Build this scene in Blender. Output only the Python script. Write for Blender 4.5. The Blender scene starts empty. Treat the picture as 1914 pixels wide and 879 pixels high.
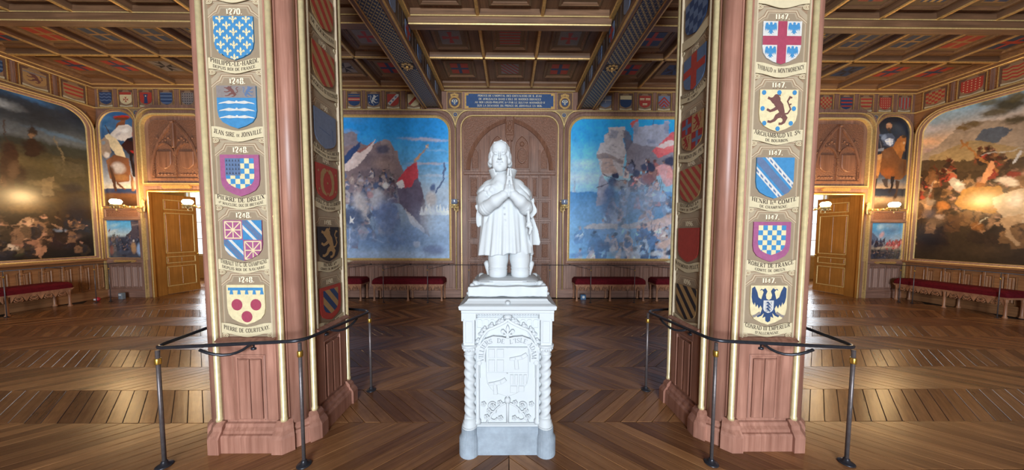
import bpy, bmesh, math, random
import numpy as np
from mathutils import Vector, Matrix
PI = math.pi
SC = bpy.context.scene
COL = SC.collection
random.seed(7)

# ------------------------------------------------------------------ camera
EYE = 1.75
def make_camera():
    yaw, pitch, roll = math.radians(.5), math.radians(3.1), math.radians(.17)
    F = Vector((math.sin(yaw)*math.cos(pitch), math.cos(yaw)*math.cos(pitch), -math.sin(pitch)))
    R = Vector((math.cos(yaw), -math.sin(yaw), 0)); U = R.cross(F)
    R2 = math.cos(roll)*R + math.sin(roll)*U; U2 = -math.sin(roll)*R + math.cos(roll)*U
    cd = bpy.data.cameras.new('camera'); co = bpy.data.objects.new('camera', cd); COL.objects.link(co)
    cd.sensor_width = 36; cd.sensor_fit = 'HORIZONTAL'; cd.lens = 36*545/1914
    cd.shift_y = 24.5/1914; cd.clip_start = .05; cd.clip_end = 200
    m = Matrix((R2, U2, -F)).transposed().to_4x4(); m.translation = Vector((0, 0, EYE))
    co.matrix_world = m; SC.camera = co
make_camera()

# ------------------------------------------------------------------ world, light, exposure
W = bpy.data.worlds.new('world'); SC.world = W; W.use_nodes = True
W.node_tree.nodes['Background'].inputs[0].default_value = (.80, .90, 1, 1)
W.node_tree.nodes['Background'].inputs[1].default_value = 3.0
def area(name, loc, rot, sx, sy, power, color=(1, 1, 1)):
    d = bpy.data.lights.new(name, 'AREA'); d.shape = 'RECTANGLE'; d.size = sx; d.size_y = sy
    d.energy = power; d.color = color
    o = bpy.data.objects.new(name, d); COL.objects.link(o); o.location = loc; o.rotation_euler = rot
    return o
COOL = (.86, .935, 1.0)
# daylight entering through the tall windows of the wall behind the camera
for wx, pw in ((-1.1, 1250), (1.1, 1250)):
    area('window_daylight', (wx, -8.35, 2.45), (math.radians(90), 0, 0), 1.9, 3.6, pw, COOL)
# daylight of the rooms beyond the two side doors
for sx in (-1, 1):
    area('side_room_daylight', (sx*10.4, 10.5, 2.0), (math.radians(-90), 0, 0), 1.3, 2.4, 160, COOL)
SC.view_settings.view_transform = 'Standard'; SC.view_settings.look = 'None'
SC.view_settings.gamma = 1; SC.view_settings.use_curve_mapping = False
SC.view_settings.exposure = -0.4

# ------------------------------------------------------------------ helpers: materials
def srgb(r, g, b):
    f = lambda c: (c/255/12.92 if c/255 <= .04045 else ((c/255+.055)/1.055)**2.4)
    return (f(r), f(g), f(b))
def _mat(name):
    m = bpy.data.materials.new(name); m.use_nodes = True
    nt = m.node_tree; return m, nt, nt.nodes['Principled BSDF']
def _coords(nt, kind, scale):
    tc = nt.nodes.new('ShaderNodeTexCoord'); mp = nt.nodes.new('ShaderNodeMapping')
    mp.inputs['Scale'].default_value = scale
    nt.links.new(tc.outputs[kind], mp.inputs[0]); return mp.outputs[0]
def _mix(nt, fac, a, b, mode='MIX'):
    n = nt.nodes.new('ShaderNodeMix'); n.data_type = 'RGBA'; n.blend_type = mode
    for i, v in ((0, fac), (6, a), (7, b)):
        if hasattr(v, 'links'): nt.links.new(v, n.inputs[i])
        elif i == 0: n.inputs[0].default_value = v
        else: n.inputs[i].default_value = (*v[:3], 1)
    return n.outputs[2]
def _ramp(nt, x, lo, hi):
    n = nt.nodes.new('ShaderNodeMapRange'); n.inputs[1].default_value = lo; n.inputs[2].default_value = hi
    nt.links.new(x, n.inputs[0]); return n.outputs[0]
def _noise(nt, vec, scale=1, detail=4, rough=.6):
    n = nt.nodes.new('ShaderNodeTexNoise'); n.inputs['Scale'].default_value = scale
    n.inputs['Detail'].default_value = detail; n.inputs['Roughness'].default_value = rough
    nt.links.new(vec, n.inputs['Vector']); return n.outputs[0]
def plain(name, c, rough=.6, metal=0, vary=.12, scale=14, bump=0, spec=.5, vary2=0):
    m, nt, p = _mat(name)
    v = _coords(nt, 'Object', (scale,)*3); n = _noise(nt, v)
    col = _mix(nt, _ramp(nt, n, .3, .7), [x*(1-vary) for x in c], [min(1, x*(1+vary)) for x in c])
    if vary2:
        n2 = _noise(nt, _coords(nt, 'Object', (3,)*3), 1, 5, .7)
        col = _mix(nt, _ramp(nt, n2, .45, .75), col, [x*(1-vary2) for x in c])
    nt.links.new(col, p.inputs['Base Color'])
    p.inputs['Roughness'].default_value = rough; p.inputs['Metallic'].default_value = metal
    p.inputs['Specular IOR Level'].default_value = spec
    if bump:
        b = nt.nodes.new('ShaderNodeBump'); b.inputs['Strength'].default_value = bump; b.inputs['Distance'].default_value = .004
        nt.links.new(n, b.inputs['Height']); nt.links.new(b.outputs[0], p.inputs['Normal'])
    return m
def wood(name, dark, light, rough=.45, axis='Z', scale=1.0, bump=.25, spec=.5, coat=0):
    m, nt, p = _mat(name)
    s = {'X': (1.2, 26, 26), 'Y': (26, 1.2, 26), 'Z': (26, 26, 1.2)}[axis]
    n = _noise(nt, _coords(nt, 'Object', [k*scale for k in s]), 1, 6, .65)
    n2 = _noise(nt, _coords(nt, 'Object', (2.3, 2.3, 2.3)), 1, 3, .5)
    col = _mix(nt, _ramp(nt, n, .32, .68), dark, light)
    mid = [(a+b)*.5 for a, b in zip(dark, light)]
    col = _mix(nt, _ramp(nt, n2, .4, .8), col, [x*.72 for x in mid])
    nt.links.new(col, p.inputs['Base Color']); p.inputs['Roughness'].default_value = rough
    p.inputs['Specular IOR Level'].default_value = spec; p.inputs['Coat Weight'].default_value = coat
    p.inputs['Coat Roughness'].default_value = .25
    b = nt.nodes.new('ShaderNodeBump'); b.inputs['Strength'].default_value = bump; b.inputs['Distance'].default_value = .003
    nt.links.new(n, b.inputs['Height']); nt.links.new(b.outputs[0], p.inputs['Normal'])
    return m
def carved(name, dark, light, scale=26, bump=1.0, rough=.5):
    # fine carved relief: foliage too small to pick apart, as cellular bump on wood
    m, nt, p = _mat(name)
    vo = nt.nodes.new('ShaderNodeTexVoronoi'); vo.feature = 'SMOOTH_F1'; vo.inputs['Scale'].default_value = scale
    nt.links.new(_coords(nt, 'Object', (1, 1, 1)), vo.inputs['Vector'])
    n = _noise(nt, _coords(nt, 'Object', (scale*1.3,)*3), 1, 4, .6)
    mx = nt.nodes.new('ShaderNodeMath'); mx.operation = 'SUBTRACT'
    nt.links.new(n, mx.inputs[0]); nt.links.new(vo.outputs[0], mx.inputs[1])
    col = _mix(nt, _ramp(nt, n, .3, .7), dark, light)
    nt.links.new(col, p.inputs['Base Color']); p.inputs['Roughness'].default_value = rough
    b = nt.nodes.new('ShaderNodeBump'); b.inputs['Strength'].default_value = bump; b.inputs['Distance'].default_value = .012
    nt.links.new(mx.outputs[0], b.inputs['Height']); nt.links.new(b.outputs[0], p.inputs['Normal'])
    return m
def vcol(name, rough=.5, spec=.4, coat=0):
    m, nt, p = _mat(name)
    a = nt.nodes.new('ShaderNodeAttribute'); a.attribute_name = 'paint'
    n = _noise(nt, _coords(nt, 'Object', (60,)*3), 1, 3, .6)
    col = _mix(nt, .10, a.outputs['Color'], n, 'OVERLAY')
    nt.links.new(col, p.inputs['Base Color']); p.inputs['Roughness'].default_value = rough
    p.inputs['Specular IOR Level'].default_value = spec; p.inputs['Coat Weight'].default_value = coat
    b = nt.nodes.new('ShaderNodeBump'); b.inputs['Strength'].default_value = .15; b.inputs['Distance'].default_value = .002
    nt.links.new(n, b.inputs['Height']); nt.links.new(b.outputs[0], p.inputs['Normal'])
    return m
def emit(name, c, s):
    m, nt, p = _mat(name)
    p.inputs['Base Color'].default_value = (*c, 1); p.inputs['Emission Color'].default_value = (*c, 1)
    p.inputs['Emission Strength'].default_value = s; return m

M = {}
M['wall'] = wood('wall_wood', srgb(114, 82, 70), srgb(168, 130, 113), .42)
M['wall_x'] = wood('wall_wood_horizontal', srgb(114, 82, 70), srgb(168, 130, 113), .42, 'X')
M['wall_y'] = wood('side_wall_wood_horizontal', srgb(118, 80, 52), srgb(172, 124, 84), .42, 'Y')
M['door'] = wood('carved_door_wood', srgb(108, 72, 55), srgb(156, 112, 90), .42)
M['doorcarve'] = carved('carved_door_relief', srgb(112, 76, 58), srgb(150, 106, 84), 38, .8)
M['ceil'] = wood('ceiling_wood', srgb(98, 70, 50), srgb(142, 105, 76), .5, 'X')
M['ceil_y'] = wood('ceiling_wood_lengthwise', srgb(98, 70, 50), srgb(142, 105, 76), .5, 'Y')
M['redwood'] = wood('column_red_wood', srgb(132, 88, 73), srgb(180, 132, 114), .4)
M['oak'] = wood('waxed_oak', srgb(150, 98, 40), srgb(186, 128, 60), .35)
M['bench'] = wood('bench_wood', srgb(140, 92, 66), srgb(188, 138, 104), .4)
M['gilt'] = plain('gilding', srgb(226, 198, 136), .36, .4, .15, 30)
M['giltdark'] = plain('worn_gilding', srgb(204, 164, 100), .42, .4, .25, 30)
M['rod'] = plain('pale_gilded_rod', srgb(228, 212, 164), .3, .35, .12, 22)
M['stone'] = plain('white_marble', srgb(187, 193, 197), .6, 0, .02, 8, .08, .35)
M['stonegrey'] = plain('grey_plinth_stone', srgb(146, 158, 170), .7, 0, .10, 18, .2, .3, .35)
M['iron'] = plain('dark_iron', srgb(52, 54, 62), .3, .5, .2, 40)
M['steel'] = plain('grey_brown_post_iron', srgb(104, 97, 98), .38, .5, .2, 40)
M['brass'] = plain('brass_collar', srgb(210, 170, 80), .3, .9, .1, 40)
M['velvet'] = plain('dark_red_velvet', srgb(92, 12, 24), .85, 0, .25, 20, .1, .2)
M['panelpaint'] = plain('beige_painted_panel', srgb(164, 148, 124), .5, 0, .06, 9, 0, .4, .10)
M['mid'] = plain('beige_paint_shade', srgb(142, 125, 103), .5, 0, .06, 9)
M['dim'] = plain('brown_paint_shadow_line', srgb(140, 114, 90), .5, 0, .08, 14)
M['lite'] = plain('pale_paint_line', srgb(186, 170, 143), .5, 0, .06, 14)
M['ribbon'] = plain('cream_ribbon_paint', srgb(200, 187, 154), .5, 0, .06, 18)
M['ink'] = plain('dark_brown_lettering', srgb(58, 44, 40), .5, 0, .1)
M['cream'] = plain('cream_lettering', srgb(232, 222, 192), .5, 0, .06)
for k, c in dict(az=(62, 126, 172), gu=(152, 62, 84), red=(164, 62, 54), or_=(210, 196, 156), sa=(40, 38, 44), ar=(194, 192, 188),
                 navy=(44, 66, 104), grey=(110, 124, 150), vio=(150, 84, 122), brn=(106, 70, 66), oc=(160, 128, 86), gold=(206, 170, 96),
                 dkred=(146, 44, 40), stl=(88, 108, 140), gry2=(128, 120, 118)).items():
    M[k] = plain('heraldic_paint_'+{'or_': 'pale_gold', 'az': 'azure', 'gu': 'gules', 'sa': 'black', 'ar': 'silver', 'vio': 'mauve', 'brn': 'brown',
        'oc': 'ochre', 'dkred': 'dark_red', 'stl': 'steel', 'gry2': 'dull_silver'}.get(k, k), srgb(*c), .5, 0, .10, 40, 0, .4)

# ------------------------------------------------------------------ helpers: meshes
ORG = {}
class MB:
    def __init__(s): s.v = []; s.f = []; s.mi = []; s.sm = []
    def add(s, vs, fs, mi=0, smooth=False):
        o = len(s.v); s.v.extend(tuple(map(float, p)) for p in vs)
        for f in fs: s.f.append(tuple(o+i for i in f)); s.mi.append(mi); s.sm.append(smooth)
        return s
    def box(s, x0, x1, y0, y1, z0, z1, mi=0):
        vs = [(x, y, z) for z in (z0, z1) for y in (y0, y1) for x in (x0, x1)]
        return s.add(vs, [(0, 2, 3, 1), (4, 5, 7, 6), (0, 1, 5, 4), (2, 6, 7, 3), (0, 4, 6, 2), (1, 3, 7, 5)], mi)
    def poly(s, T, pts, d, mi=0):
        return s.add([T(u, v, d) for u, v in pts], [tuple(range(len(pts)))], mi)
    def slab(s, T, pts, d0, d1, mi=0, bevel=0):
        n = len(pts); vs = [T(u, v, d0) for u, v in pts]
        if bevel:
            cu = sum(p[0] for p in pts)/n; cv = sum(p[1] for p in pts)/n
            inn = inset(pts, bevel)
            vs += [T(u, v, d1-bevel) for u, v in pts] + [T(u, v, d1) for u, v in inn]; rows = 3
        else: vs += [T(u, v, d1) for u, v in pts]; rows = 2
        fs = []
        for r in range(rows-1):
            for i in range(n):
                j = (i+1) % n; fs.append((r*n+i, r*n+j, (r+1)*n+j, (r+1)*n+i))
        fs.append(tuple((rows-1)*n+i for i in range(n)))
        return s.add(vs, fs, mi)
    def rect(s, T, u0, u1, v0, v1, d0, d1, mi=0, bevel=0):
        return s.slab(T, [(u0, v0), (u1, v0), (u1, v1), (u0, v1)], d0, d1, mi, bevel)
    def sweep(s, T, path, prof, closed=True, mi=0, smooth=False):
        # prof: (offset to the left of the path direction, depth) pairs, mitred at every corner
        n = len(path); nrm = mitres(path, closed); k = len(prof); vs = []
        for (u, v), (a, b) in zip(path, nrm):
            for o, d in prof: vs.append(T(u+a*o, v+b*o, d))
        fs = []
        for i in range(n if closed else n-1):
            j = (i+1) % n
            for q in range(k-1): fs.append((i*k+q, j*k+q, j*k+q+1, i*k+q+1))
        if not closed: fs += [tuple(range(k)), tuple((n-1)*k+q for q in range(k-1, -1, -1))]
        if isinstance(mi, (list, tuple)):
            o = len(s.v); s.v.extend(tuple(map(float, p)) for p in vs)
            for q, f in enumerate(fs): s.f.append(tuple(o+i for i in f)); s.mi.append(mi[q % (k-1)] if q < (n if closed else n-1)*(k-1) else mi[0]); s.sm.append(smooth)
            return s
        return s.add(vs, fs, mi, smooth)
    def tube(s, pts, r, sides=8, mi=0, closed=False, caps=True):
        P = [Vector(p) for p in pts]; n = len(P); rr = r if isinstance(r, (list, tuple)) else [r]*n
        vs = []; nv = None
        for i in range(n):
            a = P[i-1] if (i or closed) else P[0]; b = P[(i+1) % n] if (i < n-1 or closed) else P[-1]
            t = (b-a).normalized()
            if nv is None:
                h = Vector((0, 0, 1)) if abs(t.z) < .9 else Vector((1, 0, 0)); nv = t.cross(h).normalized()
            else: nv = (nv - t*nv.dot(t)).normalized()
            w = t.cross(nv)
            for q in range(sides):
                g = 2*PI*q/sides; vs.append(P[i]+(nv*math.cos(g)+w*math.sin(g))*rr[i])
        fs = []
        for i in range(n if closed else n-1):
            j = (i+1) % n
            for q in range(sides):
                e = (q+1) % sides; fs.append((i*sides+q, i*sides+e, j*sides+e, j*sides+q))
        s.add(vs, fs, mi, True)
        if caps and not closed:
            o = len(s.v)-n*sides
            s.f += [tuple(o+q for q in range(sides-1, -1, -1)), tuple(o+(n-1)*sides+q for q in range(sides))]
            s.mi += [mi, mi]; s.sm += [False, False]
        return s
    def lathe(s, prof, c=(0, 0, 0), sides=16, mi=0, smooth=True):
        vs = []
        for r, z in prof:
            for q in range(sides):
                g = 2*PI*q/sides; vs.append((c[0]+r*math.cos(g), c[1]+r*math.sin(g), c[2]+z))
        fs = [(i*sides+q, i*sides+(q+1) % sides, (i+1)*sides+(q+1) % sides, (i+1)*sides+q) for i in range(len(prof)-1) for q in range(sides)]
        fs += [tuple(range(sides-1, -1, -1)), tuple((len(prof)-1)*sides+q for q in range(sides))]
        return s.add(vs, fs, mi, smooth)
    def ball(s, c, r, mi=0, seg=10, rings=7):
        rx, ry, rz = r if isinstance(r, (tuple, list)) else (r, r, r)
        vs = [(c[0], c[1], c[2]-rz)]
        for i in range(1, rings):
            a = -PI/2+PI*i/rings
            for q in range(seg):
                g = 2*PI*q/seg; vs.append((c[0]+rx*math.cos(a)*math.cos(g), c[1]+ry*math.cos(a)*math.sin(g), c[2]+rz*math.sin(a)))
        vs.append((c[0], c[1], c[2]+rz)); L = len(vs)-1
        fs = [(0, 1+(q+1) % seg, 1+q) for q in range(seg)]
        for i in range(rings-2):
            for q in range(seg):
                e = (q+1) % seg; fs.append((1+i*seg+q, 1+i*seg+e, 1+(i+1)*seg+e, 1+(i+1)*seg+q))
        fs += [(L, 1+(rings-2)*seg+q, 1+(rings-2)*seg+(q+1) % seg) for q in range(seg)]
        return s.add(vs, fs, mi, True)
    def mesh(s, name, mats, off=(0, 0, 0)):
        me = bpy.data.meshes.new(name)
        me.from_pydata([(a-off[0], b-off[1], c-off[2]) for a, b, c in s.v], [], s.f)
        for m in (mats if isinstance(mats, (list, tuple)) else [mats]): me.materials.append(m)
        me.polygons.foreach_set('material_index', s.mi); me.polygons.foreach_set('use_smooth', s.sm)
        me.update(); return me
    def build(s, name, mats, parent=None, fix=True):
        off = ORG.get(parent.name, (0, 0, 0)) if parent else (0, 0, 0)
        me = s.mesh(name, mats, off)
        if fix and len(s.f) < 6000:
            b = bmesh.new(); b.from_mesh(me); bmesh.ops.recalc_face_normals(b, faces=b.faces); b.to_mesh(me); b.free()
        return link(name, me, parent)
def link(name, me, parent=None):
    o = bpy.data.objects.new(name, me); COL.objects.link(o)
    if parent: o.parent = parent; ORG[o.name] = ORG.get(parent.name, (0, 0, 0))
    return o
def thing(name, loc, label, cat, group=None):
    o = bpy.data.objects.new(name, None); COL.objects.link(o); o.location = loc; o.empty_display_size = .1
    ORG[o.name] = tuple(loc); return tag(o, label, cat, group)
def tag(o, label=None, cat=None, group=None, kind=None):
    for k, v in (('label', label), ('category', cat), ('group', group), ('kind', kind)):
        if v: o[k] = v
    return o
def mitres(path, closed):
    n = len(path); out = []
    for i in range(n):
        p = path[i]; a = path[i-1] if (i or closed) else None; b = path[(i+1) % n] if (i < n-1 or closed) else None
        ns = []
        for q, w in ((a, p), (p, b)):
            if q is None or w is None: continue
            dx, dy = w[0]-q[0], w[1]-q[1]; L = math.hypot(dx, dy) or 1; ns.append((-dy/L, dx/L))
        if len(ns) == 1: out.append(ns[0])
        else:
            x, y = ns[0][0]+ns[1][0], ns[0][1]+ns[1][1]; d = 1+ns[0][0]*ns[1][0]+ns[0][1]*ns[1][1]
            d = max(d, .25); out.append((x/d, y/d))
    return out
def area2(p): return sum(p[i-1][0]*p[i][1]-p[i][0]*p[i-1][1] for i in range(len(p)))/2
def inset(pts, d):
    sg = 1 if area2(pts) > 0 else -1
    return [(u+a*d*sg, v+b*d*sg) for (u, v), (a, b) in zip(pts, mitres(pts, True))]
def rrect(u0, u1, v0, v1, r, n=6, bottom=False):
    # counter-clockwise rectangle with rounded top (and bottom) corners
    out = []
    def arc(cu, cv, a0):
        for i in range(n+1):
            a = a0+PI/2*i/n; out.append((cu+r*math.cos(a), cv+r*math.sin(a)))
    if bottom: arc(u0+r, v0+r, PI); arc(u1-r, v0+r, 1.5*PI)
    else: out += [(u0, v0), (u1, v0)]
    arc(u1-r, v1-r, 0); arc(u0+r, v1-r, PI/2)
    return out
def clip(poly, conv):
    # Sutherland-Hodgman against a convex counter-clockwise outline
    out = list(poly)
    for i in range(len(conv)):
        a, b = conv[i], conv[(i+1) % len(conv)]; inp, out = out, []
        if not inp: return []
        side = lambda p: (b[0]-a[0])*(p[1]-a[1])-(b[1]-a[1])*(p[0]-a[0])
        for j in range(len(inp)):
            p, q = inp[j-1], inp[j]; sp, sq = side(p), side(q)
            if (sp >= 0) != (sq >= 0):
                t = sp/(sp-sq); out.append((p[0]+(q[0]-p[0])*t, p[1]+(q[1]-p[1])*t))
            if sq >= 0: out.append(q)
    return out
def circ(cu, cv, r, n=12, ry=None, a0=0): return [(cu+r*math.cos(a0+2*PI*i/n), cv+(ry or r)*math.sin(a0+2*PI*i/n)) for i in range(n)]
def band(pts, w):
    # ribbon of width w along a polyline -> list of quads
    nr = mitres(pts, False); q = []
    ww = w if isinstance(w, (list, tuple)) else [w]*len(pts)
    for i in range(len(pts)-1):
        (a, b), (c, d) = pts[i], pts[i+1]; (na, nb), (nc, nd) = nr[i], nr[i+1]; h, g = ww[i]/2, ww[i+1]/2
        q.append([(a+na*h, b+nb*h), (a-na*h, b-nb*h), (c-nc*g, d-nd*g), (c+nc*g, d+nd*g)])
    return q

# ------------------------------------------------------------------ helpers: stroke lettering with thick and thin strokes and serifs
def _G():
    c0 = [(.70, .74), (.62, .94), (.42, 1), (.18, .85), (.09, .5), (.18, .15), (.42, 0), (.62, .06), (.70, .26)]
    st = lambda x: ('T', [(x, 0), (x, 1)])
    bowl = lambda a, b, w: ('c', [(.15, b), (w*.72, b-.02), (w, b-(b-a)*.3), (w, a+(b-a)*.3), (w*.72, a+.02), (.15, a)])
    O = ('c', [(.42, 1), (.2, .92), (.08, .5), (.2, .08), (.42, 0), (.64, .08), (.76, .5), (.64, .92), (.42, 1)])
    return {
    'A': (.84, [('t', [(.06, 0), (.42, 1)]), ('T', [(.42, 1), (.78, 0)]), ('t', [(.2, .34), (.64, .34)])]),
    'B': (.74, [st(.18), bowl(.53, 1, .58), bowl(0, .53, .66)]), 'C': (.78, [('c', c0)]),
    'D': (.84, [st(.18), ('c', [(.18, 1), (.55, .97), (.76, .7), (.76, .3), (.55, .03), (.18, 0)])]),
    'E': (.72, [st(.18), ('t', [(.18, .98), (.62, .98), (.62, .78)]), ('t', [(.18, .52), (.5, .52)]), ('t', [(.18, .02), (.64, .02), (.64, .24)])]),
    'F': (.68, [st(.18), ('t', [(.18, .98), (.62, .98), (.62, .78)]), ('t', [(.18, .52), (.5, .52)])]),
    'G': (.84, [('c', c0), ('T', [(.70, .02), (.70, .42)]), ('t', [(.52, .42), (.82, .42)])]),
    'H': (.88, [st(.18), st(.70), ('t', [(.18, .52), (.70, .52)])]), 'I': (.38, [st(.19)]),
    'J': (.5, [('T', [(.34, 1), (.34, .2)]), ('c', [(.34, .2), (.26, .02), (.1, .04), (.05, .2)])]),
    'L': (.68, [st(.18), ('t', [(.18, .02), (.62, .02), (.62, .26)])]),
    'K': (.82, [st(.18), ('t', [(.24, .45), (.7, 1)]), ('T', [(.38, .6), (.76, 0)])]),
    'M': (1.0, [('t', [(.14, 0), (.16, 1)]), ('T', [(.16, 1), (.5, .05)]), ('t', [(.5, .05), (.82, 1)]), ('T', [(.82, 1), (.84, 0)])]),
    'N': (.88, [('t', [(.16, 0), (.16, 1)]), ('T', [(.16, 1), (.72, 0)]), ('t', [(.72, 0), (.72, 1)])]),
    'O': (.84, [O]), 'Q': (.84, [O, ('T', [(.45, .2), (.75, -.12)])]),
    'P': (.7, [st(.18), bowl(.48, 1, .62)]), 'R': (.82, [st(.18), bowl(.5, 1, .62), ('T', [(.4, .5), (.76, 0)])]),
    'S': (.66, [('c', [(.58, .78), (.5, .96), (.32, 1), (.12, .88), (.12, .68), (.32, .54), (.52, .42), (.58, .22), (.46, .03), (.28, 0), (.12, .06), (.06, .26)])]),
    'T': (.78, [('T', [(.39, 0), (.39, 1)]), ('t', [(.08, .76), (.08, .98), (.7, .98), (.7, .76)])]),
    'U': (.86, [('T', [(.16, 1), (.16, .3)]), ('c', [(.16, .3), (.24, .06), (.44, 0), (.62, .06), (.7, .3)]), ('t', [(.7, .3), (.7, 1)])]),
    'V': (.82, [('T', [(.06, 1), (.42, 0)]), ('t', [(.42, 0), (.76, 1)])]),
    'X': (.8, [('T', [(.1, 1), (.7, 0)]), ('t', [(.1, 0), (.7, 1)])]), 'Y': (.8, [('T', [(.08, 1), (.4, .48)]), ('t', [(.4, .48), (.72, 1)]), ('T', [(.4, .48), (.4, 0)])]),
    '0': (.66, [('c', [(.33, 1), (.14, .88), (.08, .5), (.14, .12), (.33, 0), (.52, .12), (.58, .5), (.52, .88), (.33, 1)])]),
    '1': (.42, [('T', [(.24, 0), (.24, 1)]), ('t', [(.24, 1), (.08, .84)])]),
    '2': (.64, [('c', [(.08, .74), (.14, .94), (.32, 1), (.52, .9), (.54, .7), (.4, .45), (.08, .04)]), ('T', [(.08, .05), (.56, .05)])]),
    '3': (.62, [('c', [(.08, .8), (.2, .98), (.4, .98), (.5, .8), (.42, .58), (.24, .53), (.44, .48), (.54, .26), (.42, .03), (.2, .02), (.07, .2)])]),
    '4': (.68, [('T', [(.44, 0), (.44, 1)]), ('t', [(.44, 1), (.06, .3), (.64, .3)])]),
    '6': (.64, [('c', [(.5, .92), (.32, 1), (.12, .7), (.08, .3), (.2, .04), (.42, .02), (.54, .22), (.5, .46), (.32, .56), (.1, .36)])]),
    '7': (.62, [('t', [(.08, .8), (.08, .97), (.56, .97)]), ('T', [(.56, .97), (.22, 0)])]),
    '8': (.64, [('c', [(.32, .54), (.12, .7), (.14, .92), (.32, 1), (.5, .92), (.52, .7), (.32, .54), (.08, .34), (.1, .06), (.32, 0), (.54, .06), (.56, .34), (.32, .54)])]),
    '9': (.64, [('c', [(.14, .08), (.32, 0), (.52, .3), (.56, .7), (.44, .96), (.22, .98), (.1, .78), (.14, .54), (.32, .44), (.54, .64)])]),
    '.': (.3, [('d', [(.14, .08)])]), ',': (.3, [('d', [(.14, .08)]), ('t', [(.18, .08), (.08, -.16)])]), "'": (.26, [('T', [(.13, 1), (.13, .74)])]),
    '-': (.5, [('T', [(.1, .45), (.4, .45)])]), ' ': (.42, [])}
GL = _G()
def text_polys(txt, bold=1.0):
    """polygons of a line of lettering, unit cap height, x from 0; lower case letters are drawn as small raised capitals"""
    x = 0; out = []
    for ch in txt:
        sm = ch.islower(); w, st = GL[ch.upper()]; k = .62 if sm else 1.0; dy = .34 if sm else 0
        if ch in 'de' and sm: dy = 0
        P = lambda p: (x+p[0]*k, dy+p[1]*k)
        for kind, pts in st:
            if kind == 'd': out.append([P(q) for q in circ(pts[0][0], pts[0][1], .09, 8)]); continue
            tk = {'T': .17, 't': .065}.get(kind)
            ws = []
            for i in range(len(pts)):
                a = pts[max(0, i-1)]; b = pts[min(len(pts)-1, i+1)]; L = math.hypot(b[0]-a[0], b[1]-a[1]) or 1
                ws.append((tk if tk else .055+.135*(abs(b[1]-a[1])/L)**1.5)*bold)
            for q in band(pts, ws): out.append([P(t) for t in q])
            if kind in 'Tt' and ch not in "',-17" or (ch in '17' and kind == 'T'):
                for e, o in ((0, 1), (-1, -2)):
                    p, q = pts[e], pts[o]
                    if p[1] in (0, 1) and abs(p[1]-q[1]) > .35 and ch.upper() in 'AFHIKLMNPRTUVXYBDEJ147':
                        y0 = 0 if p[1] == 0 else .94; out.append([P(t) for t in ((p[0]-.15, y0), (p[0]+.15, y0), (p[0]+.15, y0+.06), (p[0]-.15, y0+.06))])
        x += (w+.07)*k
    return out, x-.07
def lettering(mb, T, txt, cu, cv, h, d, mi=0, wmax=None, arc=0, bold=1.0):
    """centred line of lettering of cap height h; arc lifts the ends"""
    pl, w = text_polys(txt, bold); sx = h
    if wmax and w*h > wmax: sx = wmax/w
    for p in pl:
        mb.poly(T, [(cu+(a-w/2)*sx, cv+b*h+arc*((a-w/2)*sx)**2) for a, b in p], d, mi)

# ================================================================== SETTING
YW, XW, YB = 7.77, 10.65, -8.5       # far wall, side walls, wall behind the camera
ZL, ZC, ZTOP = 5.41, 5.52, 5.62      # rib bottoms, coffer panels, slab
BX0, BX1 = 1.735, 2.235              # lengthwise beams above the columns
def TF(sx): return lambda u, v, d: (sx*u, YW-d, v)
def TS(sx): return lambda u, v, d: (sx*(XW-d), u, v)
def TC(z0=0): return lambda u, v, d: (u, v, z0-d)      # ceiling, d downwards
def TH(cx=0, cy=0): return lambda u, v, d: (cx+u, cy+v, d)
def struct(name, mb, m, parent=None):
    o = mb.build(name, m, parent)
    if not parent: o['kind'] = 'structure'
    return o

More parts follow.
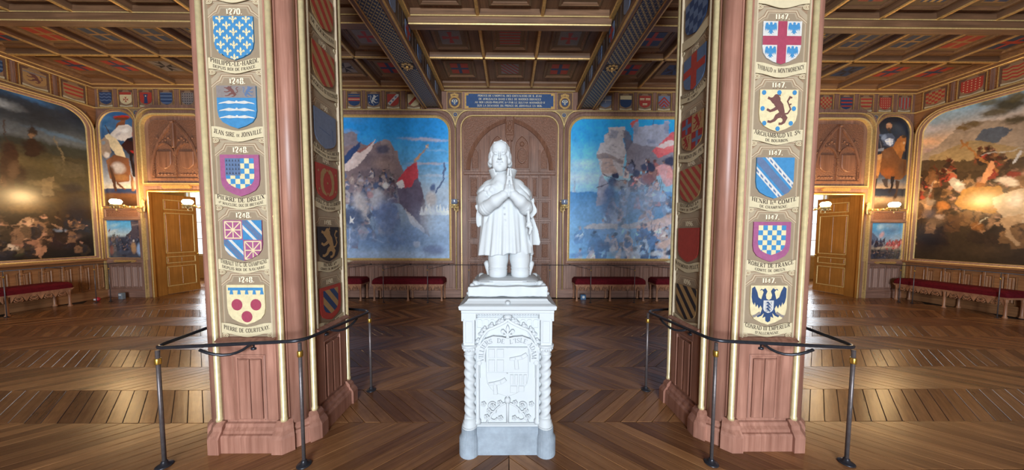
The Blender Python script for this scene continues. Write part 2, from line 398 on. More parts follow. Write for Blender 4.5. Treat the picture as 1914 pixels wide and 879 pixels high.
# ------------------------------------------------------------------ floor: chevron boards
def plank_mat():
    m, nt, p = _mat('waxed_chevron_oak')
    uv = nt.nodes.new('ShaderNodeUVMap'); uv.uv_map = 'UV'
    mp = nt.nodes.new('ShaderNodeMapping'); mp.inputs['Scale'].default_value = (2.2, 34, 1)
    gi = nt.nodes.new('ShaderNodeNewGeometry'); oi = nt.nodes.new('ShaderNodeObjectInfo')
    ad = nt.nodes.new('ShaderNodeMath'); ad.operation = 'ADD'
    nt.links.new(gi.outputs['Random Per Island'], ad.inputs[0]); nt.links.new(oi.outputs['Random'], ad.inputs[1])
    fr = nt.nodes.new('ShaderNodeMath'); fr.operation = 'FRACT'; nt.links.new(ad.outputs[0], fr.inputs[0])
    cb = nt.nodes.new('ShaderNodeCombineXYZ'); nt.links.new(fr.outputs[0], cb.inputs[2])
    sc = nt.nodes.new('ShaderNodeVectorMath'); sc.operation = 'SCALE'; sc.inputs['Scale'].default_value = 37
    nt.links.new(cb.outputs[0], sc.inputs[0])
    va = nt.nodes.new('ShaderNodeVectorMath'); va.operation = 'ADD'
    nt.links.new(uv.outputs[0], mp.inputs[0]); nt.links.new(mp.outputs[0], va.inputs[0]); nt.links.new(sc.outputs[0], va.inputs[1])
    n = _noise(nt, va.outputs[0], 1, 6, .65)
    a = _mix(nt, fr.outputs[0], srgb(86, 56, 36), srgb(138, 95, 61))
    b = _mix(nt, fr.outputs[0], srgb(120, 80, 51), srgb(172, 125, 82))
    col = _mix(nt, _ramp(nt, n, .3, .7), a, b)
    st = _noise(nt, _coords(nt, 'Object', (.8, .8, .8)), 1, 5, .7)
    col = _mix(nt, _ramp(nt, st, .5, .85), col, srgb(84, 50, 30))
    nt.links.new(col, p.inputs['Base Color'])
    p.inputs['Roughness'].default_value = .27; p.inputs['Specular IOR Level'].default_value = .5
    p.inputs['Anisotropic'].default_value = .55
    tg = nt.nodes.new('ShaderNodeTangent'); tg.direction_type = 'UV_MAP'; tg.uv_map = 'UV'
    nt.links.new(tg.outputs[0], p.inputs['Tangent'])
    bp = nt.nodes.new('ShaderNodeBump'); bp.inputs['Strength'].default_value = .35; bp.inputs['Distance'].default_value = .002
    nt.links.new(n, bp.inputs['Height']); nt.links.new(bp.outputs[0], p.inputs['Normal'])
    return m
M['plank'] = plank_mat()
M['joint'] = plain('dark_floor_joint', srgb(44, 28, 20), .7)
mb = MB(); mb.box(-XW-.3, XW+.3, YB-.3, YW+.35, -.14, -.012)
for sx in (-1, 1): mb.box(min(sx*7, sx*13), max(sx*7, sx*13), YW+.30, 11.4, -.14, -.012)
floor = struct('floor', mb, M['joint'])
BH, PW, SL = .555, .147, .592
def make_planks():
    planks = []
    k0 = int(math.floor((YB-2.6)/BH)); k1 = int(math.ceil((11.2-2.6)/BH))
    for k in range(k0, k1):
        y0 = 2.6+k*BH; y1 = y0+BH; lean = 1 if k % 2 == 0 else -1
        for sx in (-1, 1):
            x = 0 if True else 0
            lim = XW+.1 if y0 < YW else 12.6
            i = -6
            while True:
                # board i: near edge from a to a+PW, far edge shifted by the lean
                a = i*PW; i += 1
                n0, n1 = a, a+PW; f0, f1 = a+lean*SL, a+PW+lean*SL
                if max(n0, f0) > lim: break
                q = [(n0, y0), (n1, y0), (f1, y1), (f0, y1)]
                half = [(0, -20), (20, -20), (20, 20), (0, 20)]
                q = clip(q, half)
                if len(q) < 3: continue
                if y1 > YW+.3 and min(p[0] for p in q) < 7.3: continue
                d = random.uniform(-.0012, .0012); g = .0022
                c = inset(q, g) if abs(area2(q)) > .004 else q
                pts = [(sx*u, v) for u, v in c]
                if sx < 0: pts.reverse()
                ang = math.atan2(BH, lean*SL*sx)
                planks.append((pts, d, ang))
    return planks
def plank_mesh(name, items, off=(0, 0, 0)):
    vs, fs, uvs = [], [], []
    for pts, d, ang in items:
        n = len(pts); o = len(vs); ca, sa = math.cos(ang), math.sin(ang)
        ins = inset(pts, .0016)
        vs += [(u, v, -.012) for u, v in pts] + [(u, v, d-.0016) for u, v in pts] + [(u, v, d) for u, v in ins]
        for r in range(2):
            for i in range(n): fs.append((o+r*n+i, o+r*n+(i+1) % n, o+(r+1)*n+(i+1) % n, o+(r+1)*n+i))
        fs.append(tuple(o+2*n+i for i in range(n)))
    me = bpy.data.meshes.new(name)
    me.from_pydata([(x-off[0], y-off[1], z) for x, y, z in vs], [], fs)
    co = np.array(vs); an = np.concatenate([np.full(3*len(p), a) for p, d, a in items])
    u = co[:, 0]*np.cos(an)+co[:, 1]*np.sin(an); v = -co[:, 0]*np.sin(an)+co[:, 1]*np.cos(an)
    li = np.empty(len(me.loops), dtype=np.int32); me.loops.foreach_get('vertex_index', li)
    lay = me.uv_layers.new(name='UV'); lay.data.foreach_set('uv', np.stack([u[li], v[li]], 1).ravel().astype(np.float32))
    me.materials.append(M['plank']); return me
planks = make_planks()
def seen_size(p):
    cx = sum(q[0] for q in p[0])/len(p[0]); cy = sum(q[1] for q in p[0])/len(p[0])
    if cy < 1.9 or abs(cx) > cy*1.78+.1: return 0
    if abs(abs(cx)-2.06) < .45 and abs(cy-2.69) < .45: return 0
    return abs(area2(p[0]))/cy**3
planks.sort(key=seen_size, reverse=True)
for p in planks[:300]:
    c = p[0][0]; o = link('plank', plank_mesh('plank', [p], (c[0], c[1], 0)), floor); o.location = (c[0], c[1], 0)
o = link('plank_field', plank_mesh('plank_field', planks[300:]), floor); o['kind'] = 'stuff'

# ------------------------------------------------------------------ heraldry
SH = [(-.5, 1), (-.5, .42), (-.47, .27), (-.38, .15), (-.2, .06), (0, 0), (.2, .06), (.38, .15), (.47, .27), (.5, .42), (.5, 1)]   # shield outline, ccw from top left
FLEUR = [(0, .5), (.07, .36), (.11, .2), (.07, .05), (.06, -.02), (.16, .1), (.24, .2), (.36, .2), (.42, .08), (.36, -.04), (.27, -.04), (.25, .03), (.2, -.02), (.15, -.08), (.17, -.12),
         (.06, -.12), (.1, -.26), (.04, -.36), (0, -.44)]
FLEUR = FLEUR + [(-a, b) for a, b in FLEUR[-2:0:-1]]
def lion(u, v, su, sv=None, flip=1):
    # rearing lion as overlapping body, limbs, mane and tail
    P = band([(-.10, .26), (.02, .12), (.10, -.06), (.10, -.2)], [.26, .26, .19, .22])
    P += band([(-.08, .20), (-.22, .26), (-.32, .36), (-.42, .40)], [.13, .10, .08, .09])+band([(-.06, .08), (-.2, .0), (-.32, -.04), (-.44, .02)], [.13, .10, .08, .08])
    P += band([(.06, -.16), (-.08, -.22), (-.16, -.34), (-.30, -.40), (-.40, -.38)], [.2, .15, .10, .08, .08])+band([(.12, -.18), (.22, -.28), (.18, -.40), (.10, -.46), (.0, -.46)], [.2, .16, .10, .08, .08])
    P += band([(.14, -.14), (.30, -.12), (.40, .02), (.34, .16), (.28, .28), (.36, .42), (.44, .40)], [.06, .05, .05, .045, .05, .07, .05])+band([(.34, .16), (.42, .20)], .05)
    P += [circ(-.12, .34, .15, 12), circ(-.12, .42, .10, 10), [(-.2, .42), (-.32, .40), (-.30, .34), (-.2, .30)], [(-.06, .48), (.0, .56), (.03, .45)]]
    return [[(u+a*su*flip, v+b*(sv or su)) for a, b in p] for p in P]
EAGLE1 = [(0, .12), (.07, .16), (.09, .26), (.05, .36), (.1, .44), (.2, .46), (.27, .38), (.2, .40), (.16, .34), (.19, .24), (.22, .14), (.3, .2), (.34, .34), (.42, .5), (.5, .44), (.5, .2), (.47, .06), (.42, -.02), (.40, .06), (.36, -.08), (.32, .0), (.28, -.12), (.23, -.03), (.18, -.12),
          (.22, -.24), (.34, -.3), (.3, -.36), (.2, -.32), (.12, -.24), (.16, -.38), (.08, -.34), (.07, -.46), (0, -.5)]
EAGLE2 = EAGLE1 + [(-a, b) for a, b in EAGLE1[-2:0:-1]]
EAGLET = [(0, .5), (.1, .44), (.1, .3), (.18, .3), (.26, .46), (.4, .42), (.46, .1), (.42, -.2), (.34, 0), (.3, -.22), (.24, -.02), (.2, -.2), (.12, -.05), (.14, -.22), (.24, -.36), (.08, -.3), (.1, -.46), (0, -.38)]
EAGLET = EAGLET + [(-a, b) for a, b in EAGLET[-2:0:-1]]
CROSSP = [(-.07, .1), (-.15, .5), (.15, .5), (.07, .1), (.07, .07), (.5, .15), (.5, -.15), (.07, -.07), (.07, -.1), (.15, -.5), (-.15, -.5), (-.07, -.1), (-.07, -.07), (-.5, -.15), (-.5, .15), (-.07, .07)]
MALT = [(0, 0), (-.2, .5), (0, .36), (.2, .5), (0, 0), (.5, .2), (.36, 0), (.5, -.2), (0, 0), (.2, -.5), (0, -.36), (-.2, -.5), (0, 0), (-.5, -.2), (-.36, 0), (-.5, .2)]
FISH = [(.1, .5), (.2, .44), (.18, .34), (.1, .3), (.02, .1), (.0, -.1), (.06, -.3), (.16, -.4), (.2, -.5), (.06, -.46), (-.06, -.4), (-.14, -.2), (-.16, .05), (-.12, .3), (-.02, .44)]
def at(p, u, v, su, sv=None, flip=1): return [(u+a*su*flip, v+b*(sv or su)) for a, b in p]
def rc(u0, u1, v0, v1): return [(u0, v0), (u1, v0), (u1, v1), (u0, v1)]
def bend(c, w, dx=1): return [(-.9*dx, c+.9+w/2), (-.9*dx, c+.9-w/2), (.9*dx, c-.9-w/2), (.9*dx, c-.9+w/2)] if dx > 0 else [(.9, c+.9+w/2), (-.9, c-.9+w/2), (-.9, c-.9-w/2), (.9, c+.9-w/2)]
def checky(k1, n=6, u0=-.5, u1=.5, v0=0., v1=1.):
    s = (u1-u0)/n; out = []
    for i in range(n):
        j = 0
        while v1-j*s > v0:
            if (i+j) % 2 == 0: out.append((k1, rc(u0+i*s, u0+(i+1)*s, v1-(j+1)*s, v1-j*s)))
            j += 1
    return out
def shrink(k=.74, dv=.03): return [(a*k, .55+(b-.55)*k+dv) for a, b in SH]
def arms(kind):
    """-> field key, list of (key, polygon) in shield units (u -.5...5, v 0..1)"""
    L = []
    if kind == 'fleurs':
        for j in range(7):
            for i in range(-2, 3): L.append(('or_', at(FLEUR, i*.33+(.165 if j % 2 else 0), .93-j*.148, .25, .22)))
        return 'az', L
    if kind == 'join':
        L += [('gry2', rc(-.5, .5, .72, 1)), *[('brn', z) for z in lion(-.12, .86, .42, .24)], *[('stl', z) for z in lion(.3, .86, .3, .24, -1)]]
        for v in (.60, .43, .26):
            for s in (-1, 1): L.append(('ar', [(0, v+.02), (s*.2, v+.05), (s*.42, v), (s*.47, v-.03), (s*.3, v-.01), (s*.2, v-.025), (0, v-.01)]))
            L.append(('ar', circ(0, v+.02, .035, 8)))
        return 'az', L
    if kind in ('dreux', 'dreux2'):
        sh = shrink()
        f = [('az', sh)]
        f += [('or_', clip(p, sh)) for k, p in checky('or_', 6, -.37, .37, .2, .914)]
        if kind == 'dreux2': f = [('az', sh)]+[('or_', clip(p, sh)) for k, p in checky('or_', 6, -.37, .37, .14, .914)]
        else:
            f.append(('stl', clip(rc(-.37, .02, .50, .93), sh)))
            for j in range(4):
                for i in range(5): f.append(('sa', at([(0, .5), (.12, .1), (.4, -.4), (0, -.2), (-.4, -.4), (-.12, .1)], -.33+i*.078, .86-j*.1, .06, .08)))
        return 'vio', f
    if kind == 'navarre':
        def bendq(u0, u1, v0, v1):
            q = rc(u0, u1, v0, v1); r = [('az', q)]
            cu, cv = (u0+u1)/2, (v0+v1)/2
            for o, w, k in ((0, .16, 'stl'), (.17, .09, 'ar'), (-.17, .09, 'ar')):
                b = [(cu-.5, cv+.5+o+w/2), (cu-.5, cv+.5+o-w/2), (cu+.5, cv-.5+o-w/2), (cu+.5, cv-.5+o+w/2)]; r.append((k, clip(b, q)))
            return r
        def chain(u0, u1, v0, v1):
            r = [('vio', rc(u0, u1, v0, v1))]; cu, cv = (u0+u1)/2, (v0+v1)/2; a, b = (u1-u0)*.42, (v1-v0)*.42
            P = [(-a, -b), (a, -b), (a, b), (-a, b)]
            segs = [(P[i], P[(i+1) % 4]) for i in range(4)]+[((-a, -b), (a, b)), ((a, -b), (-a, b)), ((-a, 0), (a, 0)), ((0, -b), (0, b))]
            for p, q in segs:
                for s in band([(cu+p[0], cv+p[1]), (cu+q[0], cv+q[1])], .026): r.append(('or_', s))
            r.append(('or_', circ(cu, cv, .04, 8))); return r
        L = chain(-.5, 0, .52, 1)+bendq(0, .5, .52, 1)+bendq(-.5, 0, 0, .52)+chain(0, .5, 0, .52)
        return 'vio', L
    if kind == 'torteaux':
        L = [('gu', circ(-.24, .5, .145, 16)), ('gu', circ(.26, .5, .145, 16)), ('gu', circ(.01, .2, .145, 16)), ('az', rc(-.46, .46, .86, .93))]
        for i in range(5): L.append(('az', [(-.42+i*.2, .76), (-.32+i*.2, .76), (-.34+i*.2, .86), (-.4+i*.2, .86)]))
        return 'or_', L
    if kind == 'montm':
        L = [('gu', rc(-.12, .12, 0, 1)), ('gu', rc(-.5, .5, .45, .66))]
        for u in (-.3, .3):
            L += [('az', at(EAGLET, u, .83, .34, .3)), ('az', at(EAGLET, u*.95, .28, .32, .3))]
        return 'ar', L
    if kind == 'bourbon':
        L = [('brn', z) for z in lion(.02, .52, .74, .72)]
        for u, v in ((-.4, .93), (0, .93), (.4, .93), (-.42, .55), (.4, .55), (-.36, .2), (.34, .2), (0, .07)): L.append(('az', circ(u, v, .06, 8)))
        return 'or_', L
    if kind == 'champ':
        L = [('stl', bend(.5, .26))]
        for o in (.3, -.3):
            L += [('ar', bend(.5+o, .16))]
            for t in range(-5, 6):
                c = .12*t; e = (.5+o)-c
                L.append(('stl', [(c-.03, e+.05), (c-.03, e-.01), (c+.045, e-.075), (c+.045, e-.03)]))
        return 'az', L
    if kind == 'conrad':
        L = [('navy', at(EAGLE2, 0, .52, .94, .92)), ('ar', at([(a, b-.5) for a, b in SH], 0, .46, .28, .32)), ('or_', circ(-.17, .95, .05, 10)), ('or_', circ(.17, .95, .05, 10))]
        for v in (.54, .46, .38): L += [('navy', z) for z in lion(0, v, .2, .1)]
        for s in (-1, 1): L += [('gry2', [(s*.2, .28), (s*.4, .18), (s*.44, .24), (s*.36, .26), (s*.24, .34)])]
        return 'or_', L
    if kind in ('bendy_red', 'bendy_black', 'bendy_wide'):
        k, f, st, w = {'bendy_red': ('red', 'oc', .3, .15), 'bendy_black': ('sa', 'oc', .42, .2), 'bendy_wide': ('red', 'oc', .46, .23)}[kind]
        for i in range(-3, 4): L.append((k, bend(.5+i*st, w)))
        return f, L
    if kind == 'burg':
        sh = shrink(.72); f = [('oc', sh)]
        for i in range(-2, 3): f.append(('navy', clip(bend(.5+i*.44, .22), sh)))
        return 'red', f
    if kind == 'fishes':
        L = [('oc', at(FISH, -.2, .52, .8, .78)), ('oc', at(FISH, .2, .52, .8, .78, -1))]
        for u, v in ((0, .86), (-.4, .8), (.4, .8), (0, .5), (0, .2), (-.38, .3), (.38, .3)): L.append(('oc', circ(u, v, .035, 6)))
        return 'red', L
    if kind == 'brabant': return 'sa', [('oc', z) for z in lion(.02, .52, .88, .86)]
    if kind == 'plaingrey':
        return 'grey', [('stl', b) for b in band([(-.3, .5), (.2, .42)], .03)+band([(.3, .6), (.34, .2)], .03)]
    if kind == 'plainred': return 'red', []
    if kind == 'payens':
        return 'stl', [('red', rc(-.13, .13, 0, 1)), ('red', rc(-.5, .5, .45, .66))]
    if kind == 'dupuy':
        L = [('dkred', rc(-.5, 0, .5, 1)), ('oc', rc(0, .5, .5, 1)), ('oc', rc(-.5, 0, 0, .5)), ('dkred', rc(0, .5, 0, .5))]
        for u, v in ((-.25, .75), (.25, .27)): L += [('stl', rc(u-.05, u+.05, v-.22, v+.22)), ('stl', rc(u-.22, u+.22, v-.05, v+.05))]
        L += [*[('dkred', z) for z in lion(.25, .74, .4, .42)], *[('dkred', z) for z in lion(-.25, .28, .36, .38)]]
        return 'oc', L
    if kind == 'tiles': return 'navy', [('stl', p) for k, p in checky('stl', 5)]
    # small friezes
    if kind == 'fess': return 'navy', [('red', rc(-.5, .5, .42, .7)), ('or_', rc(-.5, .5, .53, .58)), ('oc', rc(-.5, .5, .82, .86))]
    if kind == 'blulion': return 'navy', [('ar', z) for z in lion(0, .55, .7, .7)]+[('ar', circ(u, v, .04, 6)) for u, v in ((-.36, .86), (.36, .3), (-.36, .3), (0, .1), (.4, .8))]
    if kind == 'redbend': return 'red', [('ar', bend(.52, .36)), ('stl', at(EAGLET, -.24, .74, .2)), ('stl', at(EAGLET, 0, .5, .2)), ('stl', at(EAGLET, .24, .28, .2))]
    if kind == 'goldbend': return 'or_', [('red', bend(.54, .3))]
    if kind == 'halfblue': return 'navy', [('or_', rc(-.5, .5, 0, .5))]
    if kind == 'chiefgold': return 'navy', [('or_', rc(-.5, .5, .68, 1))]
    if kind == 'ice': return 'grey', [('ar', p) for p in band([(-.5, .62), (.5, .62)], .05)+band([(0, 1), (0, .4)], .04)]
    if kind == 'rakes':
        L = []
        for u, v in ((-.25, .72), (.25, .72), (0, .3)):
            L.append(('or_', rc(u-.2, u+.2, v, v+.08)))
            for i in range(4): L.append(('or_', rc(u-.19+i*.105, u-.14+i*.105, v-.1, v)))
        return 'red', L
    if kind == 'chevrons':
        L = []
        for v in (.95, .66, .37): L.append(('red', [(0, v), (-.6, v-.6), (-.6, v-.78), (0, v-.18), (.6, v-.78), (.6, v-.6)]))
        return 'grey', [('red', [p[0], p[1], p[2], p[3]]) for k, p in L]+[('red', [p[0], p[3], p[4], p[5]]) for k, p in L]
    if kind == 'barry': return 'stl', [('navy', rc(-.5, .5, .78-i*.28, .92-i*.28)) for i in range(4)]
    if kind == 'goldcross': return 'or_', [('red', rc(-.5, .5, .8, 1)), ('red', at(MALT, 0, .4, .5))]
    if kind == 'redtower': return 'red', [('navy', [(-.16, .1), (.16, .1), (.12, .6), (.2, .85), (-.2, .85), (-.12, .6)]), ('or_', circ(0, .7, .06, 8))]
    if kind == 'waves': return 'navy', [('stl', b) for v in (.8, .55, .3) for b in band([(-.5, v), (-.3, v+.08), (-.1, v), (.1, v+.08), (.3, v), (.5, v+.08)], .1)]
    if kind == 'redwaves': return 'oc', [('red', b) for v in (.85, .62, .38, .15) for b in band([(-.5, v), (-.3, v+.08), (-.1, v), (.1, v+.08), (.3, v), (.5, v+.08)], .1)]
    if kind == 'semis': return 'gry2', [('sa', circ(-.4+i*.2, .9-j*.2, .05, 6)) for i in range(5) for j in range(5)]
    if kind == 'redbars': return 'oc', [('red', rc(-.5, .5, .78-i*.3, .92-i*.3)) for i in range(3)]
    if kind == 'paly': return 'gry2', [('red', rc(-.5+i*.29, -.36+i*.29, 0, 1)) for i in range(4)]
    if kind == 'redsemis': return 'red', [('or_', circ(-.36+i*.18, .9-j*.18, .035, 6)) for i in range(5) for j in range(5)]
    if kind == 'redcheck': return 'red', [('oc', p) for k, p in checky('oc', 6)]
    if kind == 'bluered': return 'navy', [('red', rc(-.5, .5, .8-i*.3, .92-i*.3)) for i in range(3)]
    if kind == 'browncoat': return 'oc', [*[('brn', z) for z in lion(0, .55, .8, .7)], ('gry2', rc(-.5, .5, .8, .9))]
    return 'navy', []
ARM_LABEL = dict(fleurs='azure shield sown with pale gold fleurs-de-lis', join='azure shield with three white winged bars under a grey chief', dreux='checkered blue and gold shield with black ermine quarter and mauve border',
    navarre='quartered shield of gold chains on mauve and blue quarters with bends', torteaux='pale gold shield with three crimson discs and a blue label', montm='white shield with crimson cross between four blue eagles',
    bourbon='cream shield with brown rearing lion and blue roundels', champ='blue shield with steel bend between two fretted silver stripes', dreux2='checkered blue and gold shield with mauve border', conrad='cream shield with two-headed blue eagle',
    bendy_wide='ochre shield with wide red diagonal stripes', bendy_red='ochre shield with red diagonal stripes', plaingrey='plain blue-grey shield', fishes='red shield with two ochre fish back to back', brabant='black shield with ochre rearing lion',
    burg='striped blue and ochre shield with red border', tiles='dark blue checkered shield', payens='steel blue shield with red cross', dupuy='quartered red and ochre shield with blue crosses and lions', plainred='plain red shield', bendy_black='ochre shield with black diagonal stripes')
def inside(p): return all((SH[(i+1) % 11][0]-SH[i][0])*(v-SH[i][1])-(SH[(i+1) % 11][1]-SH[i][1])*(u-SH[i][0]) >= 0 for u, v in p for i in range(11))
def shield(T, kind, cu, v0, w, h, parent, d0=.0, d1=.006, name='shield', label=False, extra=None):
    """coat of arms standing proud of its panel; charges lie flat on it"""
    fk, L = arms(kind); keys = [fk]; mb = MB()
    P = lambda p: [(cu+a*w, v0+b*h) for a, b in p]
    mb.slab(T, P(SH), d0, d1, 0)
    lay = .0006
    for i, (k, p) in enumerate(L):
        q = p if inside(p) else clip(p, SH)
        if len(q) < 3: continue
        if k not in keys: keys.append(k)
        mb.poly(T, P(q), d1+lay, keys.index(k)); lay += .00002
    o = mb.build(name, [M[k] for k in keys], parent, fix=False)
    if label and kind in ARM_LABEL: o['label'] = ARM_LABEL[kind]
    return o

# ------------------------------------------------------------------ ceiling
mb = MB(); mb.box(-XW-.3, XW+.3, YB-.3, YW+.3, ZC+.012, ZC+.25)
ceiling = struct('ceiling', mb, M['ceil_y'])
ROWS = [3.15, 4.24, 5.33, 6.41, 7.50]
RIBX = [3.28, 4.30, 5.32, 6.35, 7.34, 8.38, 9.40]
TCz = TC(0)
def ribprof(w, z0, z1): # half profile, gilded fillet below, stepped sides
    return [(-w, -z1), (-w*.8, -(z0+(z1-z0)*.45)), (-w*.55, -(z0+.02)), (-w*.4, -z0), (w*.4, -z0), (w*.55, -(z0+.02)), (w*.8, -(z0+(z1-z0)*.45)), (w, -z1)]
RMI = [0, 0, 1, 1, 1, 0, 0]
for sx in (-1, 1):
    for x in [.55]+RIBX:
        mb = MB(); mb.sweep(TCz, [(sx*x, 7.55), (sx*x, YB)], ribprof(.055, ZL, ZC+.02), False, RMI)
        mb.build('ceiling_rib', [M['ceil_y'], M['giltdark']], ceiling)
for y in [6.41-.03, 4.24-.03, 3.15-.03, 2.06, .97, -.12, -1.2, -2.3, -3.4, -4.5, -5.6, -6.7, -7.8]:
    for a, b in ((-10.45, -BX1), (-BX0, BX0), (BX1, 10.45)):
        mb = MB(); mb.sweep(TCz, [(a, y), (b, y)], ribprof(.05, ZL, ZC+.02), False, RMI)
        mb.build('ceiling_rib', [M['ceil'], M['giltdark']], ceiling)
# the deeper cross beam
for a, b in ((-10.6, -BX1), (-BX0, BX0), (BX1, 10.6)):
    mb = MB()
    pr = [(-.13, -ZC-.02), (-.125, -5.425), (-.115, -5.425), (-.115, -5.405), (-.10, -5.40), (-.09, -5.315), (-.075, -5.315), (-.07, -5.295), (.07, -5.295), (.075, -5.315), (.09, -5.315), (.10, -5.40), (.115, -5.405), (.115, -5.425), (.125, -5.425), (.13, -ZC-.02)]
    mb.sweep(TCz, [(a, 5.26), (b, 5.26)], pr, False, [0, 0, 1, 0, 0, 0, 1, 0, 1, 0, 0, 0, 1, 0, 0])
    mb.build('cross_beam', [M['ceil'], M['gilt']], ceiling)
# coffers: a planked panel, a raised frame and a painted flag in each cell
FLAGSETS = {}
def flag_polys(kind):
    if kind == 'whitecross': return 'gry2', [('red', at(CROSSP, 0, .5, .8))]
    if kind == 'redcross': return 'red', [('navy', rc(-.09, .09, 0, 1)), ('navy', rc(-.5, .5, .41, .59))]
    if kind == 'bluecross': return 'navy', [('red', rc(-.09, .09, 0, 1)), ('red', rc(-.5, .5, .41, .59))]
    if kind == 'maltese': return 'gry2', [('sa', [(a, b+.5) for a, b in q]) for q in [MALT[i:i+4] for i in (0, 4, 8, 12)] for _ in (0,)]
    if kind == 'maltdark': return 'navy', [('sa', [(a, b+.5) for a, b in q]) for q in [MALT[i:i+4] for i in (0, 4, 8, 12)]]
    if kind == 'stripes': return 'gry2', [('red', rc(-.5, .5, .86-i*.2, .95-i*.2)) for i in range(5)]
    if kind == 'bends': return 'gry2', [('dkred', clip(bend(.5+i*.3, .1), rc(-.5, .5, 0, 1))) for i in (-2, -1, 0, 1, 2)]
    if kind == 'check': return 'gold', [('navy', p) for k, p in checky('navy', 7)]
    if kind == 'quarters': return 'oc', [('navy', rc(u, u+.4, v, v+.4)) for u in (-.48, .08) for v in (.05, .55)]
    if kind == 'redquarters': return 'oc', [('red', rc(u, u+.4, v, v+.4)) for u in (-.48, .08) for v in (.05, .55)]
    return 'navy', []
def coffer(x0, x1, y0, y1, kind):
    cx, cy = (x0+x1)/2, (y0+y1)/2; s = .35
    T = lambda u, v, d: (cx+u, cy+v, ZC-d)
    mb = MB()
    nb = 6; w = (x1-x0)/nb
    for i in range(nb): mb.rect(T, x0-cx+i*w+.002, x0-cx+(i+1)*w-.002, y0-cy, y1-cy, -.01, 0)
    p = mb.build('coffer_panel', [M['ceil_y']], ceiling)
    mb = MB(); mb.sweep(T, rc(-s, s, -s, s), [(0, 0), (0, .02), (.02, .032), (.035, .032), (.05, .02), (.06, .02), (.075, .004)], True, [0, 1, 1, 0, 0, 0])
    mb.build('coffer_frame', [M['ceil'], M['ceilground']], p)
    fk, L = flag_polys(kind); keys = ['oc', fk]; mb = MB(); f = .20
    mb.rect(T, -s+.07, s-.07, -s+.07, s-.07, 0, .003, 0)
    mb.rect(T, -f, f, -f, f, .003, .006, 1); lay = .0065
    for k, q in L:
        if len(q) < 3: continue
        if k not in keys: keys.append(k)
        mb.poly(T, [(a*2*f, (.5-b)*2*f) for a, b in q], lay, keys.index(k)); lay += .00002
    o = mb.build('painted_flag', [M['ceilground']]+[M[k] for k in keys[1:]], p, fix=False)
M['ceilground'] = plain('brown_flag_ground', srgb(116, 92, 66), .6, 0, .1)
for r in range(1, 4):
    y0, y1 = ROWS[r]+.03, ROWS[r+1]-.06
    if r == 1: y1 = 5.12
    if r == 2: y0 = 5.39
    cells = [(-BX0+.03, -.60), (-.50, .50), (.60, BX0-.03)]
    ck = {1: ['stripes', 'check', 'stripes'], 2: ['whitecross', 'stripes', 'whitecross'], 3: ['redcross', 'bends', 'redcross']}[r]
    for (a, b), k in zip(cells, ck): coffer(a, b, y0, y1, k)
    ex = [BX1+.03]+RIBX+[10.38]
    ko = {1: ['check', 'redcross', 'quarters', 'redcross', 'check', 'quarters', 'redquarters', 'bluecross'],
          2: ['whitecross', 'quarters', 'redcross', 'check', 'quarters', 'redquarters', 'redquarters', 'bluecross'],
          3: ['redcross', 'maltese', 'redcross', 'maltese', 'redcross', 'maltese', 'maltese', 'redcross']}[r]
    ko = {1: ko[1], 2: ko[2]} if False else ko
    if r == 2: ko = ['whitecross', 'redcross', 'check', 'check', 'quarters', 'quarters', 'redquarters', 'bluecross']
    if r == 3: ko = ['redcross', 'maltese', 'redcross', 'maltese', 'redcross', 'maltese', 'redcross', 'redcross']
    for i in range(8):
        a, b = ex[i]+.05, ex[i+1]-.05
        coffer(-b, -a, y0, y1, ko[i])
        kr = {'whitecross': 'bluecross', 'maltese': 'maltdark'}.get(ko[i], ko[i])
        coffer(a, b, y0, y1, kr)
# lengthwise beams over the columns, patterned underneath, arms on the cheeks
def beam_mat():
    m, nt, p = _mat('blue_and_gold_interlace')
    v = _coords(nt, 'Object', (1, 1, 1)); sp = nt.nodes.new('ShaderNodeSeparateXYZ'); nt.links.new(v, sp.inputs[0])
    def mth(op, a, b=None):
        n = nt.nodes.new('ShaderNodeMath'); n.operation = op
        for i, q in enumerate((a, b)):
            if q is None: continue
            if hasattr(q, 'links'): nt.links.new(q, n.inputs[i])
            else: n.inputs[i].default_value = q
        return n.outputs[0]
    x, y = mth('MULTIPLY', sp.outputs[0], 36), mth('MULTIPLY', sp.outputs[1], 28)
    a, b = mth('SINE', mth('ADD', x, y)), mth('SINE', mth('SUBTRACT', x, y))
    la = mth('LESS_THAN', mth('ABSOLUTE', a), .2); lb = mth('LESS_THAN', mth('ABSOLUTE', b), .2)
    dots = mth('GREATER_THAN', mth('MULTIPLY', mth('SINE', mth('MULTIPLY', x, 2)), mth('SINE', mth('MULTIPLY', y, 2))), .45)
    f = mth('MAXIMUM', mth('MAXIMUM', la, lb), dots)
    nt.links.new(_mix(nt, f, srgb(40, 54, 84), srgb(166, 148, 104)), p.inputs['Base Color'])
    p.inputs['Roughness'].default_value = .55; return m
M['beam'] = beam_mat()
M['beamdark'] = wood('dark_beam_wood', srgb(52, 42, 40), srgb(86, 68, 58), .5, 'Y')
